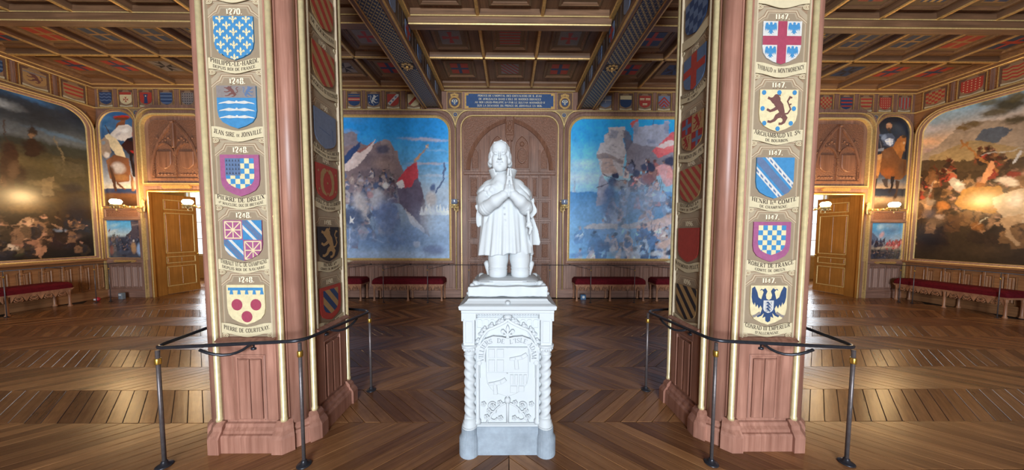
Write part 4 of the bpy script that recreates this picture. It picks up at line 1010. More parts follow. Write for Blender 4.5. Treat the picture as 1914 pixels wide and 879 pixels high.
# ------------------------------------------------------------------ painted canvases: strokes in wall metres
PICT = {
 'camp': ((-7.5, -1.57, 1.03, 4.73), 0.017, [
  ('g', [(4.783, (30, 122, 190)), (4.282, (36, 128, 194)), (3.985, (60, 140, 196)), (3.628, (78, 146, 194)), (3.209, (118, 156, 186)), (2.848, (150, 166, 182)), (1.631, (112, 136, 166)), (0.983, (126, 150, 180))]),
  ('e', -2.188, 4.138, 0.783, 0.053, 3, (176, 164, 172), 0.75, 0.8),
  ('e', -1.95, 3.854, 0.423, 0.036, 2, (120, 160, 196), 0.7, 0.8),
  ('e', -2.136, 3.537, 0.605, 0.048, -2, (176, 160, 164), 0.7, 0.8),
  ('e', -1.958, 3.214, 0.546, 0.048, 0, (170, 180, 196), 0.6, 0.8),
  ('e', -4.039, 4.629, 0.419, 0.106, 4, (70, 120, 170), 0.35, 0.9),
  ('e', -4.227, 4.333, 0.359, 0.083, 0, (140, 150, 170), 0.5, 0.9),
  ('p', [(-7.195, 3.428), (-4.539, 3.918), (-4.113, 4.098), (-3.635, 3.994), (-3.363, 4.102), (-3.122, 4.103), (-2.977, 3.807), (-2.862, 3.509), (-2.716, 3.21), (-2.728, 2.486), (-7.242, 2.469)], (120, 104, 108), 1),
  ('p', [(-6.56, 4.261), (-5.961, 4.323), (-5.936, 3.435), (-6.596, 3.431)], (110, 100, 110), 1),
  ('p', [(-4.299, 4.321), (-4.216, 4.286), (-4.095, 4.346), (-3.965, 4.276), (-3.972, 3.98), (-4.309, 3.966)], (118, 110, 120), 1),
  ('p', [(-3.357, 4.102), (-3.271, 4.162), (-3.116, 4.115), (-3.075, 3.747), (-3.339, 3.775)], (134, 120, 122), 1),
  ('p', [(-3.06, 3.878), (-2.94, 3.867), (-2.909, 3.569), (-3.041, 3.598)], (128, 112, 114), 1),
  ('e', -3.307, 3.894, 0.205, 0.131, 0, (60, 66, 92), 0.8, 0.5),
  ('e', -3.704, 3.624, 0.482, 0.179, 20, (96, 84, 92), 0.7, 0.6),
  ('e', -3.285, 3.507, 0.362, 0.179, 10, (150, 128, 122), 0.6, 0.6),
  ('e', -3.592, 3.266, 0.544, 0.144, 0, (82, 76, 90), 0.6, 0.6),
  ('p', [(-4.49, 3.531), (-4.18, 3.86), (-3.886, 4.087), (-3.99, 3.772), (-4.129, 3.503), (-4.436, 3.322)], (44, 64, 104), 1),
  ('p', [(-4.0, 3.825), (-3.482, 4.149), (-3.602, 3.863), (-3.948, 3.516), (-4.206, 3.323), (-4.435, 3.352)], (206, 188, 184), 0.9),
  ('p', [(-3.988, 3.837), (-3.476, 4.149), (-3.635, 4.006), (-3.881, 3.802)], (128, 66, 64), 0.9),
  ('c', -7.318, -2.819, 2.486, 3.368, 110, 0.101, [(58, 70, 104), (86, 96, 124), (122, 118, 128), (150, 134, 130), (48, 54, 80), (168, 160, 160), (100, 74, 80)], 3),
  ('c', -7.356, -2.834, 1.631, 2.589, 90, 0.157, [(52, 72, 112), (70, 92, 134), (96, 116, 150), (150, 150, 160), (48, 56, 84), (186, 180, 176), (110, 88, 92)], 4),
  ('e', -3.473, 2.604, 0.207, 0.315, 10, (190, 190, 196), 0.9, 0.5),
  ('e', -3.914, 2.481, 0.243, 0.364, -14, (196, 188, 184), 0.75, 0.5),
  ('e', -4.166, 2.116, 0.426, 0.304, 10, (46, 56, 84), 0.9, 0.5),
  ('p', [(-4.201, 2.177), (-4.154, 2.104), (-4.08, 2.141), (-4.131, 2.055), (-4.097, 1.982), (-4.169, 2.019), (-4.231, 1.97), (-4.204, 2.055)], (214, 214, 220), 0.9),
  ('e', -3.24, 2.119, 0.366, 0.61, 4, (86, 106, 150), 0.9, 0.5),
  ('e', -3.508, 2.966, 0.085, 0.108, 0, (70, 84, 116), 1, 0.4),
  ('e', -3.247, 2.967, 0.091, 0.102, 0, (206, 206, 210), 1, 0.4),
  ('e', -4.367, 3.203, 0.085, 0.102, 0, (84, 96, 126), 1, 0.3),
  ('e', -4.415, 2.358, 0.097, 0.103, 0, (212, 206, 206), 1, 0.3),
  ('e', -3.665, 2.724, 0.109, 0.097, 30, (172, 120, 116), 0.8, 0.5),
  ('p', [(-2.979, 3.029), (-2.67, 3.438), (-2.426, 3.571), (-2.395, 3.152), (-2.556, 2.934), (-2.812, 2.897)], (176, 62, 74), 1),
  ('p', [(-2.979, 3.029), (-2.808, 3.102), (-2.751, 2.933), (-2.885, 2.86)], (216, 212, 216), 1),
  ('l', [(-2.13, 3.99), (-2.474, 3.547)], 0.0357, (150, 124, 110), 1),
  ('l', [(-2.203, 3.978), (-2.143, 3.907)], 0.0238, (190, 170, 150), 1),
  ('l', [(-2.35, 3.751), (-2.461, 3.607)], 0.0596, (168, 130, 104), 1),
  ('p', [(-2.407, 3.188), (-2.269, 2.609), (-2.123, 1.633), (-2.281, 1.755), (-2.641, 2.182), (-2.904, 2.485), (-2.958, 2.896), (-2.568, 2.934)], (84, 72, 92), 0.95),
  ('p', [(-2.76, 2.364), (-2.279, 1.878), (-2.256, 1.725), (-2.644, 1.999)], (200, 200, 206), 0.7),
  ('e', -2.153, 2.184, 0.244, 0.549, 0, (188, 188, 190), 0.55, 0.7),
  ('l', [(-1.712, 3.551), (-1.74, 3.106), (-1.963, 2.78)], 0.0419, (70, 86, 120), 1),
  ('e', -2.022, 2.912, 0.085, 0.133, 0, (74, 92, 128), 1, 0.5),
  ('e', -2.086, 2.61, 0.158, 0.242, 6, (170, 164, 164), 0.9, 0.5),
  ('p', [(-2.397, 2.183), (-2.332, 2.439), (-2.263, 2.171)], (206, 210, 216), 0.8),
  ('p', [(-2.299, 2.183), (-2.234, 2.476), (-2.165, 2.172)], (206, 210, 216), 0.8),
  ('p', [(-2.202, 2.184), (-2.136, 2.512), (-2.067, 2.172)], (206, 210, 216), 0.8),
  ('p', [(-2.104, 2.184), (-2.04, 2.44), (-1.969, 2.172)], (206, 210, 216), 0.8),
  ('p', [(-2.006, 2.184), (-1.942, 2.477), (-1.872, 2.173)], (206, 210, 216), 0.8),
  ('p', [(-1.908, 2.185), (-1.844, 2.514), (-1.774, 2.173)], (206, 210, 216), 0.8),
  ('p', [(-1.81, 2.185), (-1.747, 2.441), (-1.676, 2.173)], (206, 210, 216), 0.8),
  ('p', [(-1.712, 2.185), (-1.649, 2.478), (-1.578, 2.174)], (206, 210, 216), 0.8),
  ('p', [(-1.615, 2.186), (-1.551, 2.515), (-1.48, 2.174)], (206, 210, 216), 0.8),
  ('e', -1.91, 2.001, 0.367, 0.428, 0, (150, 172, 196), 0.6, 0.8),
  ('e', -2.711, 1.631, 0.551, 0.368, 0, (84, 110, 152), 0.8, 0.6),
  ('e', -3.448, 1.506, 0.673, 0.246, 0, (70, 102, 150), 0.7, 0.6),
  ('e', -4.181, 1.566, 0.244, 0.282, 0, (88, 112, 150), 0.8, 0.5),
  ('e', -2.041, 1.264, 0.344, 0.161, 0, (92, 106, 140), 0.9, 0.5),
  ('e', -2.469, 1.411, 0.111, 0.099, 0, (150, 160, 180), 0.9, 0.4),
  ('e', -3.027, 1.138, 1.597, 0.111, 0, (146, 164, 188), 0.6, 0.7),
  ('e', -3.885, 1.16, 0.552, 0.099, 0, (140, 158, 186), 0.6, 0.7),
  ('e', -5.956, 1.377, 1.584, 0.307, 0, (96, 116, 152), 0.7, 0.6),
  ('e', -3.629, 1.629, 1.406, 0.798, 0, (118, 142, 176), 0.42, 0.9),  # last soft washes: window glare painted into the canvas as blue-grey
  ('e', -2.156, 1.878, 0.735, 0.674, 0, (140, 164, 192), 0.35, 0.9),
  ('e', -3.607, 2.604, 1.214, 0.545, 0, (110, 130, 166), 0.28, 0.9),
  ('l', [(-4.211, 1.811), (-4.278, 1.135)], 0.0306, (150, 164, 190), 0.9),
  ('l', [(-3.69, 1.629), (-3.327, 1.445)], 0.0245, (130, 150, 180), 0.8),
 ]),
 'siege': ((1.57, 7.5, 1.03, 4.73), 0.017, [
  ('g', [(4.813, (34, 140, 206)), (4.191, (46, 146, 208)), (3.713, (96, 170, 208)), (3.232, (140, 180, 204)), (2.838, (120, 170, 204)), (2.796, (58, 116, 168)), (2.382, (84, 134, 180)), (1.645, (104, 150, 190)), (0.994, (110, 160, 200))]),
  ('e', 1.901, 3.533, 0.55, 0.156, -4, (160, 186, 204), 0.6, 0.9),
  ('e', 1.784, 3.171, 0.673, 0.181, 0, (170, 188, 204), 0.6, 0.9),
  ('p', [(1.643, 2.795), (1.7, 3.11), (1.753, 2.795)], (150, 170, 190), 0.8),
  ('l', [(1.7, 3.098), (1.704, 2.795)], 0.0181, (120, 140, 160), 0.9),
  ('p', [(3.218, 4.662), (3.302, 4.686), (3.355, 4.532), (4.024, 4.56), (4.045, 4.667), (4.154, 4.68), (4.178, 4.323), (4.218, 3.845), (3.237, 3.9)], (146, 152, 172), 1),
  ('p', [(3.206, 4.65), (3.358, 4.651), (3.348, 4.318), (3.245, 4.318)], (128, 138, 164), 1),
  ('p', [(4.033, 4.643), (4.174, 4.644), (4.166, 4.323), (4.062, 4.322)], (126, 134, 160), 1),
  ('p', [(3.596, 4.201), (3.803, 4.202), (3.807, 4.082), (3.599, 4.081)], (120, 128, 152), 1),
  ('p', [(3.047, 4.197), (3.418, 4.008), (4.397, 3.966), (4.536, 3.486), (3.069, 3.298)], (120, 118, 132), 1),
  ('p', [(3.135, 4.59), (3.373, 4.758), (3.34, 4.639), (3.28, 4.615), (3.187, 4.46)], (186, 92, 92), 1),
  ('l', [(3.735, 4.855), (3.744, 4.535)], 0.0148, (60, 70, 110), 1),
  ('p', [(2.275, 3.811), (2.355, 4.074), (2.47, 4.135), (2.448, 4.289), (2.569, 4.326), (2.566, 4.492), (2.99, 4.518), (3.057, 4.269), (2.974, 4.197), (3.055, 3.839), (3.0, 3.623), (2.972, 3.237), (2.457, 3.234), (2.367, 3.475), (2.312, 3.751)], (172, 170, 176), 1),
  ('p', [(2.956, 4.435), (3.115, 4.388), (3.231, 4.139), (3.055, 3.839)], (96, 98, 116), 0.9),
  ('p', [(2.628, 4.409), (2.86, 4.387), (2.815, 4.22), (2.595, 4.231)], (134, 140, 160), 0.8),
  ('p', [(2.275, 3.799), (2.604, 3.813), (2.975, 3.622), (2.965, 3.526), (2.631, 3.681), (2.302, 3.679)], (128, 118, 120), 0.9),
  ('p', [(2.387, 3.68), (2.644, 3.681), (2.836, 3.297), (2.431, 3.295)], (158, 140, 136), 0.9),
  ('p', [(2.336, 3.125), (2.431, 3.295), (2.597, 2.993), (2.558, 2.506), (2.288, 2.444)], (140, 140, 158), 0.9),
  ('l', [(2.878, 3.665), (2.973, 3.659)], 0.012, (116, 116, 130), 0.7),
  ('l', [(2.467, 3.571), (2.6, 3.566)], 0.012, (116, 116, 130), 0.7),
  ('l', [(2.947, 3.471), (3.002, 3.469)], 0.012, (116, 116, 130), 0.7),
  ('l', [(2.521, 3.881), (2.611, 3.867)], 0.012, (116, 116, 130), 0.7),
  ('l', [(2.511, 4.328), (2.603, 4.325)], 0.0119, (116, 116, 130), 0.7),
  ('l', [(2.749, 3.681), (2.885, 3.659)], 0.012, (116, 116, 130), 0.7),
  ('l', [(2.849, 3.599), (2.952, 3.594)], 0.012, (116, 116, 130), 0.7),
  ('l', [(2.563, 4.28), (2.682, 4.279)], 0.0119, (116, 116, 130), 0.7),
  ('l', [(2.523, 3.454), (2.586, 3.438)], 0.012, (116, 116, 130), 0.7),
  ('l', [(2.648, 4.055), (2.712, 4.035)], 0.0119, (116, 116, 130), 0.7),
  ('l', [(2.712, 3.999), (2.824, 3.995)], 0.012, (116, 116, 130), 0.7),
  ('l', [(2.646, 3.866), (2.796, 3.855)], 0.012, (116, 116, 130), 0.7),
  ('l', [(2.661, 3.766), (2.783, 3.764)], 0.012, (116, 116, 130), 0.7),
  ('l', [(2.536, 3.737), (2.661, 3.718)], 0.012, (116, 116, 130), 0.7),
  ('l', [(2.448, 3.719), (2.569, 3.697)], 0.012, (116, 116, 130), 0.7),
  ('l', [(2.93, 4.423), (3.059, 4.42)], 0.0119, (116, 116, 130), 0.7),
  ('l', [(2.591, 3.946), (2.686, 3.936)], 0.012, (116, 116, 130), 0.7),
  ('l', [(2.691, 3.614), (2.846, 3.608)], 0.012, (116, 116, 130), 0.7),
  ('l', [(2.491, 3.761), (2.576, 3.757)], 0.012, (116, 116, 130), 0.7),
  ('l', [(2.781, 3.637), (2.887, 3.625)], 0.012, (116, 116, 130), 0.7),
  ('l', [(2.911, 3.738), (3.045, 3.717)], 0.012, (116, 116, 130), 0.7),
  ('l', [(2.482, 3.732), (2.601, 3.722)], 0.012, (116, 116, 130), 0.7),
  ('l', [(2.929, 4.293), (2.981, 4.269)], 0.0119, (116, 116, 130), 0.7),
  ('l', [(2.929, 3.47), (3.076, 3.469)], 0.012, (116, 116, 130), 0.7),
  ('l', [(2.803, 3.581), (2.872, 3.557)], 0.012, (116, 116, 130), 0.7),
  ('l', [(2.61, 3.491), (2.752, 3.487)], 0.012, (116, 116, 130), 0.7),
  ('p', [(3.727, 3.866), (3.965, 4.095), (4.261, 4.383), (4.5, 4.539), (4.865, 4.565), (4.887, 3.969), (4.279, 3.845), (3.916, 3.711)], (190, 92, 100), 1),
  ('p', [(3.846, 3.987), (4.147, 4.144), (4.391, 4.145), (4.51, 4.265), (4.638, 4.087), (4.093, 3.904)], (226, 206, 206), 0.7),
  ('p', [(3.91, 3.903), (4.455, 4.086), (4.522, 3.907), (4.035, 3.814)], (206, 100, 104), 0.9),
  ('c', 3.06, 7.425, 2.525, 3.659, 100, 0.12, [(56, 66, 96), (80, 86, 112), (140, 110, 110), (170, 104, 104), (44, 52, 80), (110, 120, 150), (190, 176, 176)], 5),
  ('p', [(3.824, 3.482), (4.164, 3.604), (4.428, 3.062), (4.124, 2.939)], (204, 150, 152), 0.8),
  ('e', 3.726, 3.47, 0.123, 0.133, 0, (54, 62, 88), 1, 0.4),
  ('e', 3.53, 3.469, 0.104, 0.096, 0, (60, 70, 98), 1, 0.4),
  ('e', 4.225, 3.617, 0.209, 0.132, 0, (52, 58, 82), 1, 0.4),
  ('e', 3.326, 3.299, 0.098, 0.109, 0, (66, 78, 108), 1, 0.4),
  ('e', 3.656, 3.149, 0.209, 0.182, 0, (132, 92, 96), 0.9, 0.5),
  ('l', [(2.456, 3.295), (2.778, 3.127)], 0.0211, (64, 66, 84), 1),
  ('l', [(2.291, 2.931), (2.705, 3.115), (3.073, 3.128)], 0.0212, (80, 84, 104), 1),
  ('e', 2.776, 3.236, 0.098, 0.085, 0, (50, 60, 88), 1, 0.4),
  ('e', 2.706, 3.054, 0.184, 0.145, 20, (60, 76, 112), 0.9, 0.5),
  ('e', 2.619, 2.811, 0.184, 0.182, 0, (68, 92, 138), 0.9, 0.5),
  ('e', 2.953, 2.995, 0.246, 0.182, 0, (150, 130, 130), 0.6, 0.6),
  ('c', 2.461, 7.458, 1.909, 3.053, 70, 0.157, [(88, 118, 162), (120, 146, 180), (150, 166, 190), (170, 150, 150), (96, 110, 144), (140, 160, 190)], 6),
  ('e', 3.578, 2.632, 0.74, 0.427, 0, (150, 170, 196), 0.5, 0.9),
  ('e', 3.088, 2.508, 0.493, 0.366, 0, (110, 146, 190), 0.5, 0.9),
  ('e', 2.596, 2.446, 0.247, 0.366, 0, (70, 96, 140), 0.8, 0.6),
  ('p', [(1.977, 1.892), (2.173, 1.979), (3.101, 1.969), (4.149, 2.145), (4.153, 2.022), (3.29, 1.847), (1.978, 1.83)], (170, 168, 170), 0.85),
  ('p', [(3.289, 1.859), (3.963, 2.144), (4.514, 2.33), (4.523, 2.085), (3.85, 1.774)], (196, 168, 156), 0.7),
  ('p', [(1.977, 1.843), (2.794, 1.845), (2.866, 1.4), (2.06, 1.336)], (92, 128, 172), 0.7),
  ('c', 1.804, 6.871, 1.161, 1.891, 60, 0.16, [(76, 110, 156), (110, 146, 186), (150, 166, 186), (60, 80, 118), (180, 170, 170)], 8),
  ('e', 2.182, 1.461, 0.682, 0.309, 0, (84, 134, 184), 0.55, 0.8),
  ('e', 2.493, 1.4, 0.31, 0.149, 0, (54, 66, 100), 0.7, 0.6),
  ('e', 2.744, 1.307, 0.087, 0.124, 0, (196, 200, 208), 0.8, 0.5),
  ('e', 4.17, 1.466, 0.311, 0.136, -24, (186, 164, 156), 0.9, 0.5),
  ('e', 4.475, 1.653, 0.187, 0.248, 20, (196, 176, 168), 0.8, 0.5),
  ('e', 4.302, 1.23, 0.187, 0.087, -20, (44, 46, 66), 0.9, 0.5),
  ('e', 3.929, 1.192, 0.212, 0.087, 0, (180, 188, 198), 0.8, 0.5),
  ('e', 3.12, 1.178, 0.622, 0.1, 0, (150, 166, 186), 0.7, 0.7),
  ('e', 1.815, 1.15, 0.372, 0.087, -10, (70, 110, 160), 0.7, 0.7),
  ('e', 1.68, 1.891, 0.309, 0.246, 0, (110, 160, 200), 0.6, 0.8),
  ('e', 3.097, 2.141, 1.36, 0.92, 0, (132, 160, 194), 0.4, 0.9),  # window sheen put into the paint colour as soft blue-grey veils
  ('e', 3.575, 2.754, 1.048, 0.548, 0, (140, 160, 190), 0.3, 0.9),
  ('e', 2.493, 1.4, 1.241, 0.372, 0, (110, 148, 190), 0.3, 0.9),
 ]),
 'storm': ((2.4, 7.57, 1.09, 4.74), 0.014, [
  ('g', [(5.039, (52, 94, 142)), (4.731, (44, 72, 104)), (4.547, (44, 52, 64)), (4.177, (48, 54, 62)), (3.844, (84, 92, 102)), (3.721, (46, 50, 46)), (3.006, (54, 48, 36)), (2.144, (50, 40, 30)), (1.071, (26, 24, 26))]),
  ('e', 6.402, 4.408, 0.268, 0.113, 8, (150, 160, 170), 0.7, 0.8),
  ('e', 6.69, 4.692, 0.366, 0.094, 14, (58, 104, 158), 0.8, 0.8),
  ('e', 6.819, 4.362, 0.458, 0.144, 8, (40, 44, 52), 0.8, 0.8),
  ('e', 6.582, 3.984, 0.427, 0.116, 8, (86, 94, 104), 0.6, 0.9),
  ('e', 7.398, 4.59, 0.36, 0.288, 10, (34, 38, 48), 0.8, 0.8),
  ('e', 7.112, 3.983, 0.584, 0.076, 8, (78, 108, 140), 0.7, 0.8),
  ('p', [(6.297, 3.644), (6.563, 3.612), (7.006, 3.52), (7.57, 3.534), (7.527, 2.724), (6.245, 2.662)], (60, 56, 42), 0.9),
  ('e', 6.476, 3.268, 0.346, 0.184, 8, (96, 86, 60), 0.6, 0.8),
  ('e', 6.705, 3.606, 0.178, 0.143, 0, (40, 30, 26), 0.95, 0.5),
  ('e', 6.708, 3.935, 0.044, 0.19, 0, (50, 40, 34), 0.95, 0.5),
  ('l', [(6.331, 4.05), (6.379, 3.468)], 0.0179, (60, 48, 40), 1),
  ('e', 6.378, 3.446, 0.107, 0.226, 0, (50, 34, 28), 0.9, 0.5),
  ('e', 6.499, 2.931, 0.112, 0.278, 0, (44, 32, 26), 0.9, 0.5),
  ('e', 6.284, 2.779, 0.052, 0.135, 0, (150, 110, 84), 0.8, 0.6),
  ('p', [(6.788, 2.913), (6.948, 3.015), (6.94, 2.571), (6.784, 2.551)], (98, 88, 72), 0.8),
  ('e', 7.224, 3.246, 0.208, 0.258, 0, (40, 38, 34), 0.9, 0.6),
  ('e', 7.234, 2.787, 0.174, 0.13, 0, (36, 34, 36), 0.9, 0.5),
  ('e', 6.913, 3.253, 0.238, 0.173, 0, (80, 74, 52), 0.6, 0.8),
  ('e', 6.493, 2.283, 0.351, 0.186, 0, (116, 88, 46), 0.7, 0.9),
  ('e', 6.645, 2.463, 0.441, 0.143, 0, (84, 64, 38), 0.6, 0.9),
  ('p', [(6.319, 1.838), (6.435, 1.979), (6.593, 2.032), (6.751, 1.919), (6.851, 1.774), (6.779, 1.577), (6.588, 1.653), (6.462, 1.701)], (164, 132, 106), 0.95),
  ('e', 6.614, 1.867, 0.22, 0.107, 14, (184, 152, 124), 0.7, 0.7),
  ('e', 6.386, 1.562, 0.068, 0.069, -10, (206, 190, 170), 0.9, 0.5),
  ('e', 6.494, 1.513, 0.212, 0.094, -16, (158, 120, 98), 0.9, 0.5),
  ('p', [(6.316, 1.518), (6.599, 1.581), (6.813, 1.65), (6.837, 1.502), (6.512, 1.3), (6.275, 1.247)], (150, 108, 88), 0.8),
  ('e', 6.628, 1.292, 0.059, 0.12, 30, (186, 140, 112), 0.9, 0.4),
  ('e', 6.239, 1.317, 0.091, 0.113, 0, (178, 140, 112), 0.8, 0.5),
  ('e', 6.372, 1.309, 0.245, 0.138, 0, (70, 72, 54), 0.7, 0.7),
  ('l', [(7.027, 3.919), (7.149, 3.432), (7.078, 3.04)], 0.0249, (110, 100, 80), 0.7),
  ('p', [(6.283, 3.376), (6.433, 3.484), (6.503, 3.275), (6.417, 2.665), (6.242, 2.595)], (58, 40, 30), 0.9),
  ('p', [(6.655, 3.755), (6.744, 3.782), (6.771, 3.459), (6.678, 3.364), (6.581, 3.433)], (44, 32, 26), 0.95),
  ('e', 6.703, 3.84, 0.03, 0.071, 0, (120, 96, 76), 0.9, 0.4),
  ('e', 6.437, 3.055, 0.082, 0.207, 10, (92, 74, 58), 0.7, 0.6),
  ('p', [(7.002, 3.446), (7.426, 3.421), (7.502, 3.12), (7.142, 2.976), (6.955, 3.14)], (72, 68, 54), 0.8),
  ('e', 6.843, 2.802, 0.233, 0.098, 0, (112, 100, 78), 0.6, 0.7),
  ('p', [(6.343, 1.77), (6.474, 1.934), (6.664, 1.988), (6.808, 1.847), (6.676, 1.652), (6.484, 1.583)], (186, 154, 126), 0.9),
  ('p', [(6.59, 1.7), (6.811, 1.601), (6.763, 1.283), (6.662, 1.096), (6.598, 1.294), (6.669, 1.507)], (170, 126, 100), 0.9),
  ('l', [(6.889, 1.898), (7.077, 1.75), (7.341, 1.804)], 0.0373, (150, 120, 100), 0.6),
  ('e', 6.323, 1.404, 0.06, 0.08, 0, (214, 196, 176), 0.9, 0.4),
  ('e', 6.982, 1.522, 0.328, 0.278, 0, (44, 32, 36), 0.9, 0.7),
  ('e', 7.153, 1.569, 0.224, 0.103, -10, (120, 96, 88), 0.5, 0.6),
  ('e', 7.271, 2.17, 0.265, 0.524, 0, (26, 30, 42), 0.8, 0.8),
  ('e', 7.012, 1.775, 0.115, 0.051, 0, (120, 140, 170), 0.7, 0.6),
  ('c', 4.912, 7.497, 1.235, 2.196, 50, 0.105, [(44, 34, 30), (80, 62, 48), (60, 50, 40), (120, 92, 72), (36, 36, 44)], 11),
 ]),
 'battle': ((2.4, 7.57, 1.07, 4.74), 0.014, [
  ('g', [(5.333, (96, 152, 200)), (4.739, (120, 164, 196)), (4.344, (170, 172, 176)), (4.054, (206, 176, 150)), (3.816, (170, 150, 140)), (3.553, (120, 110, 100)), (3.395, (70, 58, 44)), (2.762, (56, 42, 30)), (1.84, (36, 28, 24)), (0.919, (44, 36, 28))]),
  ('e', 7.436, 4.409, 0.382, 0.122, -18, (196, 186, 190), 0.7, 0.8),
  ('e', 7.464, 4.072, 0.328, 0.082, -14, (222, 176, 140), 0.8, 0.8),
  ('e', 7.312, 3.842, 0.371, 0.08, -10, (150, 130, 140), 0.7, 0.8),
  ('e', 7.177, 4.625, 0.444, 0.13, -14, (150, 176, 196), 0.7, 0.8),
  ('p', [(7.572, 3.751), (7.226, 3.922), (6.908, 4.323), (6.522, 4.253), (6.086, 4.155), (5.633, 3.981), (5.576, 2.955), (7.55, 3.364)], (150, 136, 122), 0.95),
  ('p', [(6.721, 3.798), (6.585, 4.065), (6.372, 4.083), (6.164, 3.965), (6.417, 3.639), (6.67, 3.711)], (74, 86, 104), 0.95),
  ('p', [(7.395, 3.679), (7.046, 3.819), (6.726, 3.897), (6.051, 3.535), (6.024, 3.048), (7.375, 3.328)], (146, 126, 86), 0.8),
  ('e', 6.259, 4.488, 0.298, 0.182, -14, (62, 58, 40), 0.95, 0.6),
  ('e', 6.458, 4.39, 0.245, 0.094, -18, (84, 74, 50), 0.9, 0.6),
  ('e', 6.747, 4.265, 0.205, 0.074, -18, (96, 80, 52), 0.9, 0.6),
  ('e', 6.903, 4.223, 0.132, 0.05, -20, (110, 88, 50), 0.9, 0.6),
  ('e', 6.174, 4.145, 0.198, 0.101, -10, (74, 66, 46), 0.9, 0.6),
  ('e', 6.545, 4.656, 0.177, 0.095, -20, (92, 86, 54), 0.8, 0.6),
  ('e', 6.162, 4.621, 0.197, 0.112, -10, (88, 80, 52), 0.9, 0.6),
  ('p', [(7.646, 3.66), (7.204, 3.527), (6.861, 3.469), (6.039, 3.313), (5.587, 3.16), (5.468, 1.008), (7.486, 0.797)], (58, 46, 34), 0.9),
  ('c', 5.017, 7.626, 2.564, 3.655, 60, 0.125, [(54, 40, 32), (90, 64, 44), (120, 84, 56), (40, 34, 32), (130, 50, 40), (150, 120, 90)], 13),
  ('c', 4.971, 7.587, 1.73, 2.958, 60, 0.181, [(48, 36, 30), (84, 60, 42), (40, 32, 30), (120, 90, 60), (140, 110, 84)], 14),
  ('l', [(6.902, 3.926), (6.628, 3.509), (6.33, 3.088)], 0.0378, (150, 104, 60), 1),
  ('l', [(6.786, 3.842), (6.861, 3.766)], 0.0371, (150, 104, 60), 1),
  ('l', [(6.554, 3.513), (6.05, 3.513)], 0.018, (170, 170, 170), 0.9),
  ('p', [(6.167, 3.301), (6.06, 3.472), (6.045, 3.424), (6.138, 3.249)], (190, 196, 206), 0.9),
  ('p', [(7.036, 3.027), (6.955, 3.089), (6.834, 2.992), (6.777, 2.834), (6.869, 2.748), (6.991, 2.841)], (170, 166, 160), 0.95),
  ('e', 6.896, 2.928, 0.067, 0.076, 0, (214, 214, 206), 0.8, 0.5),
  ('e', 6.547, 2.847, 0.105, 0.108, -20, (150, 96, 50), 0.95, 0.5),
  ('p', [(6.492, 3.192), (6.444, 3.368), (6.398, 3.311), (6.413, 3.058), (6.474, 2.858), (6.551, 2.919)], (206, 150, 110), 0.95),
  ('e', 6.208, 2.86, 0.162, 0.103, -40, (226, 214, 196), 0.9, 0.5),
  ('p', [(6.824, 2.816), (6.298, 2.761), (6.218, 2.544), (6.336, 2.185), (6.796, 2.314), (6.921, 2.477)], (176, 130, 58), 0.8),
  ('e', 6.566, 2.381, 0.197, 0.17, 0, (196, 150, 60), 0.8, 0.8),
  ('e', 7.108, 2.443, 0.124, 0.105, -20, (170, 110, 56), 0.9, 0.5),
  ('p', [(6.368, 2.515), (6.221, 2.613), (6.004, 2.694), (5.559, 2.647), (5.525, 2.032), (5.964, 1.964), (6.191, 2.062), (6.324, 2.231)], (196, 176, 150), 0.95),
  ('e', 6.079, 2.438, 0.156, 0.202, 0, (222, 212, 200), 0.8, 0.7),
  ('p', [(6.259, 2.065), (5.974, 2.141), (5.965, 1.986), (6.115, 1.9), (6.062, 1.652), (5.951, 1.499), (6.026, 1.473), (6.145, 1.718)], (180, 150, 116), 0.9),
  ('e', 7.195, 2.08, 0.218, 0.186, 10, (96, 80, 66), 0.9, 0.6),
  ('e', 7.127, 2.156, 0.089, 0.079, -30, (180, 160, 150), 0.7, 0.6),
  ('e', 7.315, 2.247, 0.15, 0.162, 0, (70, 74, 92), 0.7, 0.7),
  ('e', 7.472, 2.668, 0.059, 0.069, 0, (150, 56, 40), 0.9, 0.5),
  ('e', 7.313, 2.542, 0.094, 0.094, 0, (130, 120, 112), 0.8, 0.5),
  ('l', [(7.371, 2.575), (7.287, 3.071)], 0.0217, (140, 130, 120), 0.9),
  ('l', [(6.613, 1.861), (6.417, 2.096)], 0.0196, (190, 186, 170), 0.9),
  ('e', 6.539, 1.896, 0.106, 0.145, 30, (140, 90, 44), 0.8, 0.6),
  ('e', 7.277, 1.572, 0.318, 0.351, 0, (30, 26, 30), 0.9, 0.8),
  ('e', 6.361, 1.361, 0.359, 0.166, 10, (76, 60, 44), 0.7, 0.8),
 ]),
 'rider': ((-10.57, -9.61, 2.39, 4.83), 0.011, [
  ('g', [(4.84, (36, 86, 140)), (4.469, (52, 100, 146)), (4.198, (50, 90, 136)), (3.789, (60, 76, 100)), (3.309, (120, 130, 150)), (3.033, (160, 166, 176)), (2.86, (190, 184, 170)), (2.839, (34, 52, 92)), (2.756, (40, 52, 84)), (2.704, (96, 64, 40)), (2.513, (70, 46, 30)), (2.391, (52, 36, 26))]),
  ('e', -10.376, 4.636, 0.205, 0.081, -10, (80, 130, 170), 0.5, 0.9),
  ('e', -10.324, 4.4, 0.205, 0.047, 10, (96, 140, 176), 0.5, 0.9),
  ('p', [(-9.991, 4.672), (-9.893, 4.706), (-9.775, 4.646), (-9.901, 4.588), (-9.925, 4.436), (-10.084, 4.418), (-10.195, 4.299), (-10.126, 4.502), (-10.01, 4.591), (-10.191, 4.644)], (120, 70, 44), 1),
  ('e', -9.981, 4.672, 0.218, 0.047, 0, (176, 44, 34), 1, 0.3),
  ('e', -9.994, 4.632, 0.198, 0.041, 0, (96, 50, 36), 1, 0.3),
  ('l', [(-10.422, 4.467), (-10.301, 4.247)], 0.0203, (60, 44, 40), 1),
